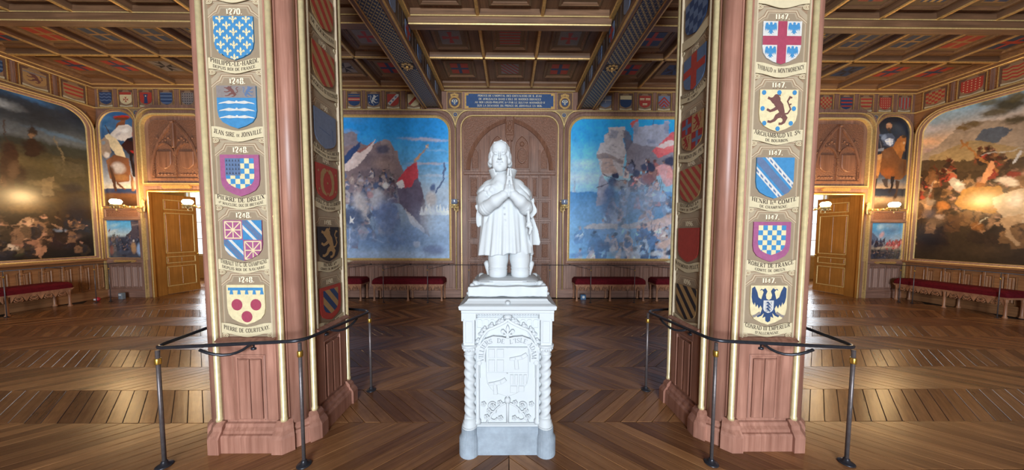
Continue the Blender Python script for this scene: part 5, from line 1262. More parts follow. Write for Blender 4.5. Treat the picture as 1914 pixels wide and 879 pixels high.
  ('p', [(-10.302, 4.23), (-10.08, 4.469), (-9.84, 4.484), (-9.677, 4.37), (-9.722, 4.2), (-9.937, 4.062), (-10.14, 4.095)], (206, 198, 192), 1),
  ('e', -9.919, 4.328, 0.137, 0.075, -20, (226, 222, 218), 0.9, 0.6),
  ('e', -10.097, 4.232, 0.103, 0.048, -40, (160, 154, 160), 0.7, 0.6),
  ('e', -9.684, 4.268, 0.062, 0.115, 20, (160, 46, 34), 1, 0.5),
  ('p', [(-9.864, 4.131), (-9.639, 4.166), (-9.685, 3.723), (-9.857, 3.722), (-10.047, 3.96)], (52, 26, 22), 1),
  ('e', -9.781, 4.097, 0.103, 0.041, 10, (30, 30, 36), 1, 0.5),
  ('p', [(-10.441, 4.196), (-10.335, 4.251), (-10.172, 4.129), (-10.015, 3.926), (-9.91, 3.447), (-9.954, 3.31), (-10.107, 3.583), (-10.23, 3.788), (-10.324, 3.924)], (214, 196, 160), 1),
  ('p', [(-10.558, 4.093), (-10.444, 4.162), (-10.346, 4.094), (-10.299, 3.788), (-10.448, 3.616), (-10.544, 3.718)], (150, 130, 116), 1),
  ('e', -10.424, 3.719, 0.082, 0.089, 0, (214, 208, 206), 0.9, 0.5),
  ('e', -10.488, 4.025, 0.068, 0.054, -30, (120, 140, 160), 0.8, 0.5),
  ('p', [(-10.451, 3.582), (-10.235, 3.72), (-9.864, 3.619), (-9.85, 3.31), (-9.903, 3.034), (-10.182, 2.998), (-10.382, 3.101)], (120, 78, 54), 1),
  ('e', -10.156, 3.377, 0.207, 0.172, 10, (186, 180, 180), 0.85, 0.5),
  ('e', -10.103, 3.137, 0.207, 0.103, 0, (150, 110, 70), 0.8, 0.6),
  ('e', -10.333, 3.308, 0.103, 0.138, 0, (90, 60, 48), 0.9, 0.6),
  ('p', [(-9.848, 3.858), (-9.651, 3.723), (-9.682, 3.139), (-9.791, 3.173), (-9.837, 3.516)], (34, 24, 24), 1),
  ('e', -9.72, 3.62, 0.055, 0.137, 10, (70, 72, 84), 0.8, 0.5),
  ('e', -9.731, 3.242, 0.048, 0.09, 0, (40, 40, 46), 1, 0.5),
  ('e', -9.743, 3.791, 0.103, 0.041, 20, (170, 40, 30), 0.9, 0.5),
  ('p', [(-10.387, 3.514), (-10.244, 3.102), (-10.232, 2.773), (-10.284, 2.773), (-10.335, 3.032)], (70, 44, 34), 1),
  ('p', [(-10.214, 3.033), (-9.987, 2.826), (-10.023, 2.805), (-10.219, 2.964)], (96, 60, 40), 1),
  ('p', [(-9.85, 3.31), (-9.765, 3.035), (-9.774, 2.792), (-9.844, 2.785), (-9.854, 3.0)], (120, 80, 54), 1),
  ('e', -9.77, 2.965, 0.055, 0.173, 0, (180, 150, 120), 0.7, 0.6),
  ('e', -10.241, 2.652, 0.381, 0.069, 0, (110, 72, 44), 0.7, 0.7),
 ]),
 'horseman': ((9.61, 10.57, 2.39, 4.83), 0.011, [
  ('g', [(4.866, (22, 28, 42)), (4.313, (34, 44, 60)), (3.791, (30, 36, 50)), (3.264, (60, 70, 90)), (3.123, (96, 102, 114)), (2.946, (150, 130, 110)), (2.925, (28, 36, 54)), (2.751, (40, 48, 64)), (2.68, (150, 128, 104)), (2.485, (96, 80, 64)), (2.431, (90, 70, 50))]),
  ('e', 10.274, 4.522, 0.214, 0.208, 0, (44, 60, 84), 0.6, 0.9),
  ('e', 9.983, 3.615, 0.324, 0.315, 0, (40, 44, 56), 0.5, 0.9),
  ('l', [(9.86, 4.312), (9.715, 4.346)], 0.0555, (84, 98, 124), 1),
  ('l', [(10.075, 4.313), (10.142, 4.174), (10.098, 3.993)], 0.0486, (96, 108, 134), 1),
  ('l', [(10.21, 4.175), (10.37, 3.722)], 0.0174, (70, 44, 28), 0.9),
  ('l', [(9.762, 3.684), (9.885, 3.964)], 0.035, (90, 58, 36), 0.9),
  ('e', 9.977, 4.569, 0.079, 0.097, 0, (176, 128, 96), 1, 0.3),
  ('e', 9.976, 4.486, 0.057, 0.055, 0, (70, 52, 44), 1, 0.4),
  ('e', 10.003, 4.417, 0.036, 0.049, 0, (40, 36, 38), 1, 0.4),
  ('e', 9.945, 4.617, 0.05, 0.028, 0, (206, 160, 126), 0.7, 0.5),
  ('p', [(9.774, 4.311), (9.891, 4.375), (10.07, 4.382), (10.163, 4.279), (10.147, 4.07), (10.061, 4.017), (9.842, 4.068)], (72, 84, 108), 1),
  ('e', 9.863, 4.277, 0.093, 0.076, -20, (130, 146, 172), 0.9, 0.5),
  ('p', [(9.882, 4.208), (10.001, 4.25), (10.123, 4.244), (10.112, 4.105), (10.045, 4.042), (9.933, 4.097)], (186, 196, 214), 1),
  ('p', [(9.993, 4.25), (10.022, 4.25), (10.057, 4.063), (10.022, 4.055)], (230, 234, 240), 0.9),
  ('p', [(9.906, 4.173), (10.12, 4.181), (10.122, 4.16), (9.908, 4.145)], (230, 234, 240), 0.9),
  ('e', 9.683, 4.394, 0.064, 0.069, 0, (130, 92, 66), 1, 0.4),
  ('p', [(9.717, 4.311), (9.875, 4.103), (9.809, 4.033), (9.67, 3.963), (9.635, 4.206)], (40, 46, 60), 1),
  ('l', [(9.683, 4.38), (9.82, 3.978)], 0.0139, (120, 110, 110), 1),
  ('p', [(9.67, 3.963), (9.883, 3.999), (9.888, 3.929), (9.674, 3.907)], (140, 146, 156), 0.8),
  ('p', [(10.101, 3.965), (10.208, 4.21), (10.29, 4.314), (10.396, 4.332), (10.457, 4.281), (10.468, 4.141), (10.424, 3.967), (10.38, 3.827), (10.373, 3.687), (10.198, 3.616), (10.083, 3.72)], (156, 96, 46), 1),
  ('e', 10.382, 4.036, 0.057, 0.139, -20, (190, 126, 62), 0.9, 0.5),
  ('e', 10.244, 3.966, 0.093, 0.174, 20, (176, 112, 54), 0.8, 0.6),
  ('e', 10.391, 4.298, 0.079, 0.042, 0, (60, 44, 36), 1, 0.5),
  ('e', 10.411, 4.134, 0.036, 0.049, 0, (206, 170, 130), 0.8, 0.5),
  ('p', [(9.885, 3.964), (10.095, 4.035), (10.255, 3.826), (10.334, 3.722), (10.51, 3.687), (10.544, 3.336), (10.377, 3.159), (9.977, 3.193), (9.782, 3.403)], (112, 70, 40), 1),
  ('e', 9.967, 3.825, 0.144, 0.14, 0, (120, 82, 54), 0.8, 0.6),
  ('e', 10.037, 3.369, 0.216, 0.141, 0, (146, 84, 44), 0.8, 0.6),
  ('e', 10.425, 3.476, 0.144, 0.211, 0, (84, 54, 38), 0.9, 0.6),
  ('p', [(9.716, 3.823), (9.85, 3.859), (9.824, 3.614), (9.792, 3.262), (9.686, 3.227), (9.718, 3.543)], (176, 124, 74), 1),
  ('e', 9.757, 3.754, 0.072, 0.084, 0, (196, 150, 96), 0.8, 0.5),
  ('e', 9.721, 3.244, 0.079, 0.042, 0, (120, 84, 52), 1, 0.4),
  ('p', [(9.636, 3.226), (9.761, 3.192), (9.721, 2.838), (9.715, 2.625), (9.657, 2.625), (9.673, 2.909)], (44, 40, 44), 1),
  ('p', [(10.116, 3.264), (10.225, 3.264), (10.195, 2.982), (10.114, 2.804), (10.068, 2.84), (10.137, 2.981)], (30, 30, 36), 1),
  ('p', [(10.247, 3.159), (10.365, 3.124), (10.303, 2.699), (10.246, 2.592), (10.212, 2.663), (10.278, 2.84)], (60, 46, 40), 1),
  ('p', [(9.869, 3.192), (10.049, 3.193), (10.06, 2.946), (9.954, 3.016)], (50, 44, 46), 0.9),
  ('e', 10.127, 2.627, 0.398, 0.085, 0, (160, 136, 108), 0.7, 0.8),
 ]),
 'square': ((-10.57, -9.61, 1.04, 2.045), 0.011, [
  ('g', [(2.044, (58, 140, 200)), (1.845, (96, 164, 212)), (1.654, (176, 196, 206)), (1.577, (60, 64, 80)), (1.307, (40, 44, 58)), (1.036, (64, 70, 84))]),
  ('e', -10.368, 1.902, 0.19, 0.054, -10, (150, 190, 214), 0.7, 0.9),
  ('e', -10.418, 1.73, 0.19, 0.061, -20, (190, 204, 212), 0.8, 0.9),
  ('p', [(-9.943, 2.018), (-9.6, 2.046), (-9.633, 1.54), (-10.089, 1.539), (-10.063, 1.654), (-9.922, 1.77)], (74, 66, 76), 1),
  ('p', [(-9.912, 1.923), (-9.604, 1.981), (-9.607, 1.939), (-9.907, 1.877)], (120, 110, 112), 0.8),
  ('e', -9.728, 1.828, 0.053, 0.061, 0, (40, 40, 52), 0.9, 0.5),
  ('p', [(-10.53, 1.76), (-10.472, 1.829), (-10.505, 1.691)], (110, 60, 64), 1),
  ('c', -10.52, -9.653, 1.231, 1.63, 60, 0.054, [(36, 40, 54), (52, 58, 76), (80, 84, 100), (110, 90, 90), (60, 70, 100)], 21),
  ('e', -9.895, 1.308, 0.084, 0.178, 0, (176, 136, 96), 0.9, 0.5),
  ('e', -9.742, 1.27, 0.076, 0.193, 0, (150, 176, 210), 0.9, 0.5),
  ('e', -9.883, 1.493, 0.03, 0.031, 0, (206, 196, 186), 0.9, 0.4),
  ('e', -10.471, 1.248, 0.061, 0.155, 0, (130, 84, 78), 0.9, 0.5),
  ('e', -10.189, 1.191, 0.229, 0.077, 0, (70, 76, 92), 0.8, 0.7),
 ]),
 'parade': ((9.61, 10.57, 1.04, 2.045), 0.011, [
  ('g', [(2.064, (64, 138, 190)), (1.829, (80, 144, 194)), (1.593, (140, 166, 190)), (1.436, (130, 126, 130)), (1.357, (150, 136, 120)), (1.278, (80, 72, 72)), (1.06, (46, 44, 52))]),
  ('e', 10.165, 1.947, 0.357, 0.157, 20, (120, 150, 180), 0.8, 0.9),
  ('e', 10.293, 1.83, 0.239, 0.094, -10, (74, 106, 150), 0.7, 0.9),
  ('e', 9.93, 1.907, 0.119, 0.118, 0, (176, 200, 214), 0.6, 0.9),
  ('p', [(9.589, 1.671), (9.657, 1.828), (9.87, 1.632), (9.958, 1.515), (9.603, 1.474)], (90, 104, 130), 0.9),
  ('e', 9.984, 1.711, 0.072, 0.118, 30, (206, 160, 160), 0.8, 0.7),
  ('c', 9.614, 10.083, 1.436, 1.592, 30, 0.039, [(50, 50, 64), (80, 60, 60), (60, 66, 90)], 22),
  ('c', 10.113, 10.525, 1.398, 1.57, 40, 0.039, [(170, 52, 56), (190, 80, 80), (150, 44, 50), (210, 150, 150)], 23),
  ('e', 10.048, 1.365, 0.439, 0.039, -3, (180, 160, 136), 0.9, 0.7),
  ('c', 9.636, 10.549, 1.081, 1.277, 50, 0.063, [(40, 40, 50), (66, 62, 66), (96, 84, 76), (50, 56, 74)], 24),
 ]),
}
def lin(c): return np.array(srgb(*c))
class Canvas:
    def __init__(s, r, res, seed=0):
        s.r = r; s.nu = int((r[1]-r[0])/res)+1; s.nv = int((r[3]-r[2])/res)+1
        s.us = np.linspace(r[0], r[1], s.nu); s.vs = np.linspace(r[2], r[3], s.nv)
        s.U, s.V = np.meshgrid(s.us, s.vs); s.a = np.zeros((s.nv, s.nu, 3)); s.res = res; s.rng = np.random.RandomState(seed)
    def win(s, u0, u1, v0, v1):
        i0, i1 = np.searchsorted(s.us, (u0, u1)); j0, j1 = np.searchsorted(s.vs, (v0, v1))
        return slice(max(0, j0-1), j1+1), slice(max(0, i0-1), i1+1)
    def put(s, w, m, c):
        s.a[w] += (c-s.a[w])*np.clip(m, 0, 1)[..., None]
    def e(s, cu, cv, ru, rv, rot, col, al, soft):
        k = max(ru, rv)*1.15+s.res; w = s.win(cu-k, cu+k, cv-k, cv+k); U, V = s.U[w]-cu, s.V[w]-cv
        if U.size == 0: return
        g = -math.radians(rot); x = U*math.cos(g)+V*math.sin(g); y = -U*math.sin(g)+V*math.cos(g)
        d = np.sqrt((x/max(ru, .6*s.res))**2+(y/max(rv, .6*s.res))**2); so = max(soft, s.res/max(min(ru, rv), s.res)*.5)
        s.put(w, al*np.clip((1.08-d)/max(so, .05), 0, 1), lin(col))
    def p(s, pts, col, al):
        us = [q[0] for q in pts]; vs = [q[1] for q in pts]; w = s.win(min(us), max(us), min(vs), max(vs)); U, V = s.U[w], s.V[w]
        if U.size == 0: return
        m = np.zeros(U.shape)
        for ou, ov in ((-.25, -.25), (.25, -.25), (-.25, .25), (.25, .25)):
            x, y = U+ou*s.res, V+ov*s.res; ins = np.zeros(U.shape, bool)
            for i in range(len(pts)):
                (a, b), (c, d) = pts[i-1], pts[i]
                if b == d: continue
                ins ^= ((b > y) != (d > y)) & (x < (c-a)*(y-b)/(d-b)+a)
            m += ins*.25
        s.put(w, m*al, lin(col))
    def l(s, pts, wd, col, al):
        h = wd/2
        for (a, b), (c, d) in zip(pts[:-1], pts[1:]):
            w = s.win(min(a, c)-h*2, max(a, c)+h*2, min(b, d)-h*2, max(b, d)+h*2); U, V = s.U[w], s.V[w]
            if U.size == 0: continue
            L2 = (c-a)**2+(d-b)**2 or 1e-9; t = np.clip(((U-a)*(c-a)+(V-b)*(d-b))/L2, 0, 1)
            q = np.hypot(U-a-t*(c-a), V-b-t*(d-b)); s.put(w, al*np.clip((max(h, .5*s.res)-q)/(.7*s.res)+.5, 0, 1), lin(col))
    def g(s, stops):
        st = sorted(stops); z = [q[0] for q in st]; cc = np.array([lin(q[1]) for q in st])
        for k in range(3): s.a[..., k] = np.interp(s.V, z, cc[:, k])
    def c(s, u0, u1, v0, v1, n, size, pal, seed):
        R = random.Random(seed)
        for i in range(n):
            v = v1-(v1-v0)*(i/n); u = R.uniform(u0, u1); z = size*R.uniform(.6, 1.3); c = R.choice(pal); c2 = R.choice(pal)
            j = lambda k: R.uniform(-k, k)*z
            s.p([(u-z*R.uniform(.4, 1)+j(.3), v-z*2.2), (u-z*.7+j(.3), v-z*.8), (u-z*.3, v+j(.2)), (u+z*.3, v+j(.2)), (u+z*.8+j(.3), v-z*.9), (u+z*R.uniform(.4, 1), v-z*2.3)], c, .9)
            s.p([(u+j(.8), v-z*.3), (u+j(1), v-z*1.1), (u+j(.9), v-z*1.9), (u+j(.5), v-z*1.2)], c2, .75)
            s.p([(u+j(1), v-z*.4), (u+j(1), v-z*1.0), (u+j(1), v-z*1.3)], tuple(min(255, int(q*1.4)) for q in c2), .6)
            s.e(u+j(.2), v+z*.3, z*.30, z*.38, 0, (168, 130, 112) if R.random() < .3 else tuple(int(q*.7) for q in c), .9, .5)
            s.e(u+j(.2), v+z*.48, z*.32, z*.24, R.uniform(-30, 30), tuple(int(q*.6) for q in c2), .8, .5)
            if R.random() < .35: s.l([(u+z, v+z*R.uniform(.5, 2)), (u+z*R.uniform(-.5, 1.4), v-z*2)], .016, tuple(int(q*.7) for q in c2), .7)
            if R.random() < .5: s.e(u+j(.8), v-z*R.uniform(.2, 1.6), z*.2, z*.6, R.uniform(-60, 60), tuple(min(255, int(q*1.35)) for q in c2), .6, .7)
    def warp(s, a1, a2, am=.35):
        # irregular brushwork: displaced lookup by smooth noise
        def nz(k):
            h, w = s.nv//k+3, s.nu//k+3; n = s.rng.rand(h, w)-.5; jy = np.linspace(0, h-2.001, s.nv); jx = np.linspace(0, w-2.001, s.nu); y0 = jy.astype(int); x0 = jx.astype(int)
            fy = (jy-y0)[:, None]; fx = (jx-x0)[None]; fy = fy*fy*(3-2*fy); fx = fx*fx*(3-2*fx)
            return n[y0][:, x0]*(1-fy)*(1-fx)+n[y0+1][:, x0]*fy*(1-fx)+n[y0][:, x0+1]*(1-fy)*fx+n[y0+1][:, x0+1]*fy*fx
        k1, k2 = max(4, int(.20/s.res)), max(2, int(.055/s.res)); J, I = np.meshgrid(np.arange(s.nv), np.arange(s.nu), indexing='ij')
        y = np.clip(J+(nz(k1)*a1+nz(k2)*a2)*2/s.res, 0, s.nv-1).astype(int); x = np.clip(I+(nz(k1)*a1+nz(k2)*a2)*2/s.res, 0, s.nu-1).astype(int)
        s.a = s.a[y, x]
        s.a *= (1+am*(nz(k2)+nz(max(2, k2//2))))[..., None]
    def grain(s, amp=.10):
        for k in (3, 9, 26):
            h, w = s.nv//k+3, s.nu//k+3; n = s.rng.rand(h, w)
            jy = np.linspace(0, h-2.001, s.nv); jx = np.linspace(0, w-2.001, s.nu); y0 = jy.astype(int); x0 = jx.astype(int); fy = (jy-y0)[:, None]; fx = (jx-x0)[None]
            q = n[y0][:, x0]*(1-fy)*(1-fx)+n[y0+1][:, x0]*fy*(1-fx)+n[y0][:, x0+1]*(1-fy)*fx+n[y0+1][:, x0+1]*fy*fx
            s.a *= (1+amp*2*(q-.5))[..., None]
        s.a = np.clip(s.a, 0, 1)
    def mesh(s, T, d):
        vs = np.empty((s.nv, s.nu, 3)); o, a, b = np.array(T(0, 0, d)), np.array(T(1, 0, d)), np.array(T(0, 1, d))
        vs = o+(a-o)*s.U[..., None]+(b-o)*s.V[..., None]
        i = np.arange(s.nv*s.nu).reshape(s.nv, s.nu); q = np.stack([i[:-1, :-1], i[:-1, 1:], i[1:, 1:], i[1:, :-1]], -1).reshape(-1, 4)
        me = bpy.data.meshes.new('canvas'); me.vertices.add(s.nv*s.nu); me.vertices.foreach_set('co', vs.reshape(-1).astype(np.float32))
        me.loops.add(q.size); me.loops.foreach_set('vertex_index', q.reshape(-1).astype(np.int32)); me.polygons.add(len(q)); me.polygons.foreach_set('loop_start', np.arange(0, q.size, 4, dtype=np.int32))
        at_ = me.color_attributes.new('paint', 'FLOAT_COLOR', 'POINT'); c = np.ones((s.nv*s.nu, 4), np.float32); c[:, :3] = s.a.reshape(-1, 3); at_.data.foreach_set('color', c.reshape(-1))
        me.update(calc_edges=True); me.validate(); return me
M['canvas'] = vcol('oil_on_canvas', .42, .35)
M['canvasgloss'] = vcol('varnished_oil_on_canvas', .30, .5)
def painting(key, T, label, rr, frame, gloss, gain=1.0, d=.02, name='painting'):
    r, res, ops = PICT[key]; cv = Canvas(r, res, hash(key) % 97 if False else len(key))
    for o in ops: getattr(cv, o[0])(*o[1:])
    cv.a *= gain; cv.warp(*((.03, .020, .2) if rr == .45 else (.008, .006, .12) if gloss else (.022, .014, .16))); cv.grain()
    P = T((r[0]+r[1])/2, r[2], 0); t = thing(name, P, label, 'painting')
    me = cv.mesh(T, d); me.transform(Matrix.Translation(-Vector(P))); me.materials.append(M['canvasgloss' if gloss else 'canvas']); link('canvas', me, t)
    path = rrect(r[0], r[1], r[2], r[3], rr, 10) if rr else rc(r[0], r[1], r[2], r[3])
    mb = MB(); mb.sweep(T, path, frame[0], True, frame[1]); mb.build('frame', [M['wall'], M['gilt'], M['giltdark']], t)
    if rr:   # corner fillets outside the rounded canvas
        for s, cu in ((1, r[1]), (-1, r[0])):
            mb = MB(); q = [(cu, r[3]-rr)]+[(cu-s*rr+s*rr*math.cos(PI/2*i/10), r[3]-rr+rr*math.sin(PI/2*i/10)) for i in range(11)]+[(cu-s*rr, r[3]), (cu+s*.01, r[3]+.01)]
            mb.slab(T, q, d-.015, d+.004, 0); mb.build('corner_fillet', M['wall'], t)
    return t
BIG = ([(.03, .015), (.02, .04), (-.005, .05), (-.02, .06), (-.035, .055), (-.04, .075), (-.09, .085), (-.13, .06), (-.15, .06), (-.155, .04), (-.16, 0)], [1, 1, 2, 1, 0, 0, 0, 0, 0, 0])
WARM = ([(.03, .015), (.02, .05), (-.02, .07), (-.04, .075), (-.055, .06), (-.06, .085), (-.085, .09), (-.10, .06), (-.11, .06), (-.115, .03), (-.12, 0)], [1, 0, 1, 2, 0, 1, 0, 0, 1, 0])
NIC = ([(.02, .015), (.012, .05), (-.015, .06), (-.02, .045), (-.04, .05), (-.05, .0)], [1, 0, 1, 2, 1])
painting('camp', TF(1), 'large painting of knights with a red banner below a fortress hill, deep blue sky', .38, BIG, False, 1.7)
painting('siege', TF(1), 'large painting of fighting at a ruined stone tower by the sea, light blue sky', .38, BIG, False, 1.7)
painting('storm', TS(-1), 'large dark painting with stormy grey sky on the left side wall', .45, WARM, True, 1.2)
painting('battle', TS(1), 'large dark painting of a cavalry fight with a pale horse on the right side wall', .45, WARM, True, 1.1)
painting('rider', TF(1), 'tall round-topped painting of a rider in red hat on a pale horse', .44, NIC, True, 1.25)
painting('horseman', TF(1), 'tall round-topped painting of a bald armoured rider on a brown horse', .44, NIC, True, 1.25)
painting('square', TF(1), 'small painting of a dark crowd before a building under bright blue sky', 0, NIC, True, 1.25)
painting('parade', TF(1), 'small painting of red-coated soldiers in a field under cloudy sky', 0, NIC, True, 1.25)
# name plates under the paintings and carved slabs of the niches
for sx in (-1, 1):
    T = TF(sx); mb = MB(); u = 4.55
    mb.slab(T, [(u-.36, .955), (u+.36, .955), (u+.36, .97), (u+.44, .985), (u+.36, 1.0), (u+.36, 1.015), (u-.36, 1.015), (u-.36, 1.0), (u-.44, .985), (u-.36, .97)], .085, .10, 0)
    o = mb.build('name_plate', M['ribbon'], wall_far)
    mb = MB(); mb.rect(T, 9.62, 10.57, 2.09, 2.34, 0, .03, 1); mb.sweep(T, rc(9.62, 10.57, 2.09, 2.34), [(0, .0), (0, .05), (.03, .05), (.04, .03)], True, 0); mb.rect(T, 9.59, 10.6, 2.055, 2.09, 0, .06, 0, .01)
    mb.build('niche_slab', [M['wall_x'], M['doorcarve']], wall_far)
    mb = MB(); c = 10.09; mb.slab(T, [(c-.25, .935), (c+.25, .935), (c+.3, .965), (c+.25, .995), (c-.25, .995), (c-.3, .965)], .05, .07, 0); mb.build('name_plate', M['giltdark'], wall_far)
    mb = MB(); mb.sweep(T, [(9.60, .93), (XW, .93)], [(-.05, 0), (-.05, .02), (-.03, .035), (.0, .05), (.08, .05), (.1, .03), (.1, 0)], False, 0); mb.build('dado_ledge', M['wall_x'], wall_far)
    rod(T, 10.60, .22, 4.4, .02, wall_far)
    Ts = TS(sx); rod(Ts, 7.70, .22, 4.35, .02, walls[sx])

# ================================================================== COLUMNS
CX, CY, CH, CF = 2.065, 2.69, .40, .255     # centre, half width, half width of a main face
def octo(h, f): return [(f, -h), (h, -f), (h, f), (f, h), (-f, h), (-h, f), (-h, -f), (-f, -h)]
FRONT = {-1: [('1270.', 'PHILIPPE-LE-HARDI,', 'DEPUIS ROI DE FRANCE.', 'fleurs'), ('1248.', 'JEAN SIRE de JOINVILLE', '', 'join'), ('1248.', 'PIERRE DE DREUX', 'dit MAUCLERC, DUC DE BRETAGNE', 'dreux'),
              ('1248.', 'THIBAUT VI C. DE CHAMPAGNE', 'DEPUIS ROI DE NAVARRE.', 'navarre'), ('1248.', 'PIERRE DE COURTENAY.', '', 'torteaux')],
         1: [('1147.', 'THIBAUD de MONTMORENCY', '', 'montm'), ('1147.', 'ARCHAMBAUD VI, Sre', 'DE BOURBON.', 'bourbon'), ('1147.', 'HENRI Ier COMTE', 'DE CHAMPAGNE.', 'champ'),
             ('1147.', 'ROBERT DE FRANCE', 'COMTE DE DREUX.', 'dreux2'), ('1147.', 'CONRAD III EMPEREUR', "D'ALLEMAGNE.", 'conrad')]}
SIDE = {-1: [('1190.', 'DE COURTENAY', '', 'bendy_wide'), ('1190.', "JACQUES D'AVESNES", '', 'bendy_wide'), ('1190.', 'ALBERIC CLEMENT', 'MARECHAL DE FRANCE', 'plaingrey'), ('1191.', 'RAOUL C. DE CLERMONT', 'EN BEAUVOISIS', 'fishes'),
              ('1190.', 'HENRI Ier', 'COMTE DE BRABANT', 'brabant'), ('1190.', 'HUGUES III.', 'DUC DE BOURGOGNE', 'burg')],
        1: [('', '', '', 'tiles'), ('1128.', 'HUGUES DE PAYENS', 'DU TEMPLE', 'payens'), ('1119.', 'RAYMOND DU PUY', '', 'dupuy'), ('1096.', 'RAYMOND Ier', 'COMTE DE TURENNE', 'bendy_red'),
            ('1096.', 'RAYMOND PELET.', '', 'plainred'), ('1096.', 'ADHEMAR de MONTEIL', '', 'bendy_black')]}
TOPS = [3.352, 2.848, 2.336, 1.838, 1.334]
def crest(T, v1, w, h, spec, parent, lab):
    yr, n1, n2, kind = spec; k = w/.295
    mb = MB(); a, b = .192*k, .20*k
    # painted moulding lines framing the coat of arms: cartouche with a raised head for the year
    car = lambda o: [(-a-o, v1-h-.068-o), (a+o, v1-h-.068-o), (a+o, v1-.01+o*.3), (a-.05+o, v1+.03+o*.5), (.125*k+o, v1+.035+o), (.105*k+o*.8, v1+.075+o), (-.105*k-o*.8, v1+.075+o), (-.125*k-o, v1+.035+o), (-a+.05-o, v1+.03+o*.5), (-a-o, v1-.01+o*.3)]
    mb.poly(T, car(.016), .0008, 1); mb.poly(T, car(.010), .0012, 0); mb.poly(T, car(.002), .0016, 1); mb.poly(T, car(-.004), .0020, 2); mb.poly(T, car(-.014), .0024, 3)
    for s in (-1, 1): mb.poly(T, [(s*(a+.014), v1+.10), (s*(a-.05), v1+.10), (s*(a+.014), v1+.045)], .0012, 1)
    p = mb.build('painted_cartouche', [M['lite'], M['dim'], M['panelpaint'], M['mid']], parent, fix=False)
    shield(T, kind, 0, v1-h, w, h, p, .0026, .012, label=lab)
    # ribbon with curled ends
    r0 = v1-h-.058; q = []; W2 = .205*k
    for i in range(13): u = -W2+2*W2*i/12; q.append((u, r0+.040+.030*(1-math.cos(PI*min(1, abs(u)/W2/.86)))/2*1.1))
    bot = [(u, v-.078 if abs(u) > W2*.9 else v-.082) for u, v in q][::-1]
    mb = MB(); mb.slab(T, q[::-1]+bot[::-1], .009, .0135, 0)
    for s in (-1, 1):   # rolled ends
        e = (s*(W2-.026), r0-.030+.0)
        mb.slab(T, circ(e[0], e[1], .028, 16, .019), .003, .0085, 0); mb.poly(T, circ(e[0]-s*.002, e[1], .021, 14, .0125), .0088, 1); mb.poly(T, circ(e[0]-s*.003, e[1], .016, 12, .009), .0091, 0); mb.poly(T, circ(e[0]-s*.004, e[1], .009, 10, .005), .0094, 1)
    o = mb.build('ribbon', [M['ribbon'], M['dim']], p, fix=False)
    if not n1: return
    mb = MB()
    lettering(mb, T, n1, 0, r0+(.012 if n2 else -.006), .032, .0142, 0, 2*W2-.05, 1.0, 1.15)
    if n2: lettering(mb, T, n2, 0, r0-.022, .021, .0142, 0, 2*W2-.07, 1.0, 1.15)
    mb.build('lettering', M['ink'], p, fix=False)
    if not yr: return
    mb = MB(); lettering(mb, T, yr, .004, v1+.018, .042, .0036, 0, None, 0, 1.3); lettering(mb, T, yr, .010, v1+.013, .042, .0030, 1, None, 0, 1.1)
    mb.build('date', [M['cream'], M['dim']], p, fix=False)
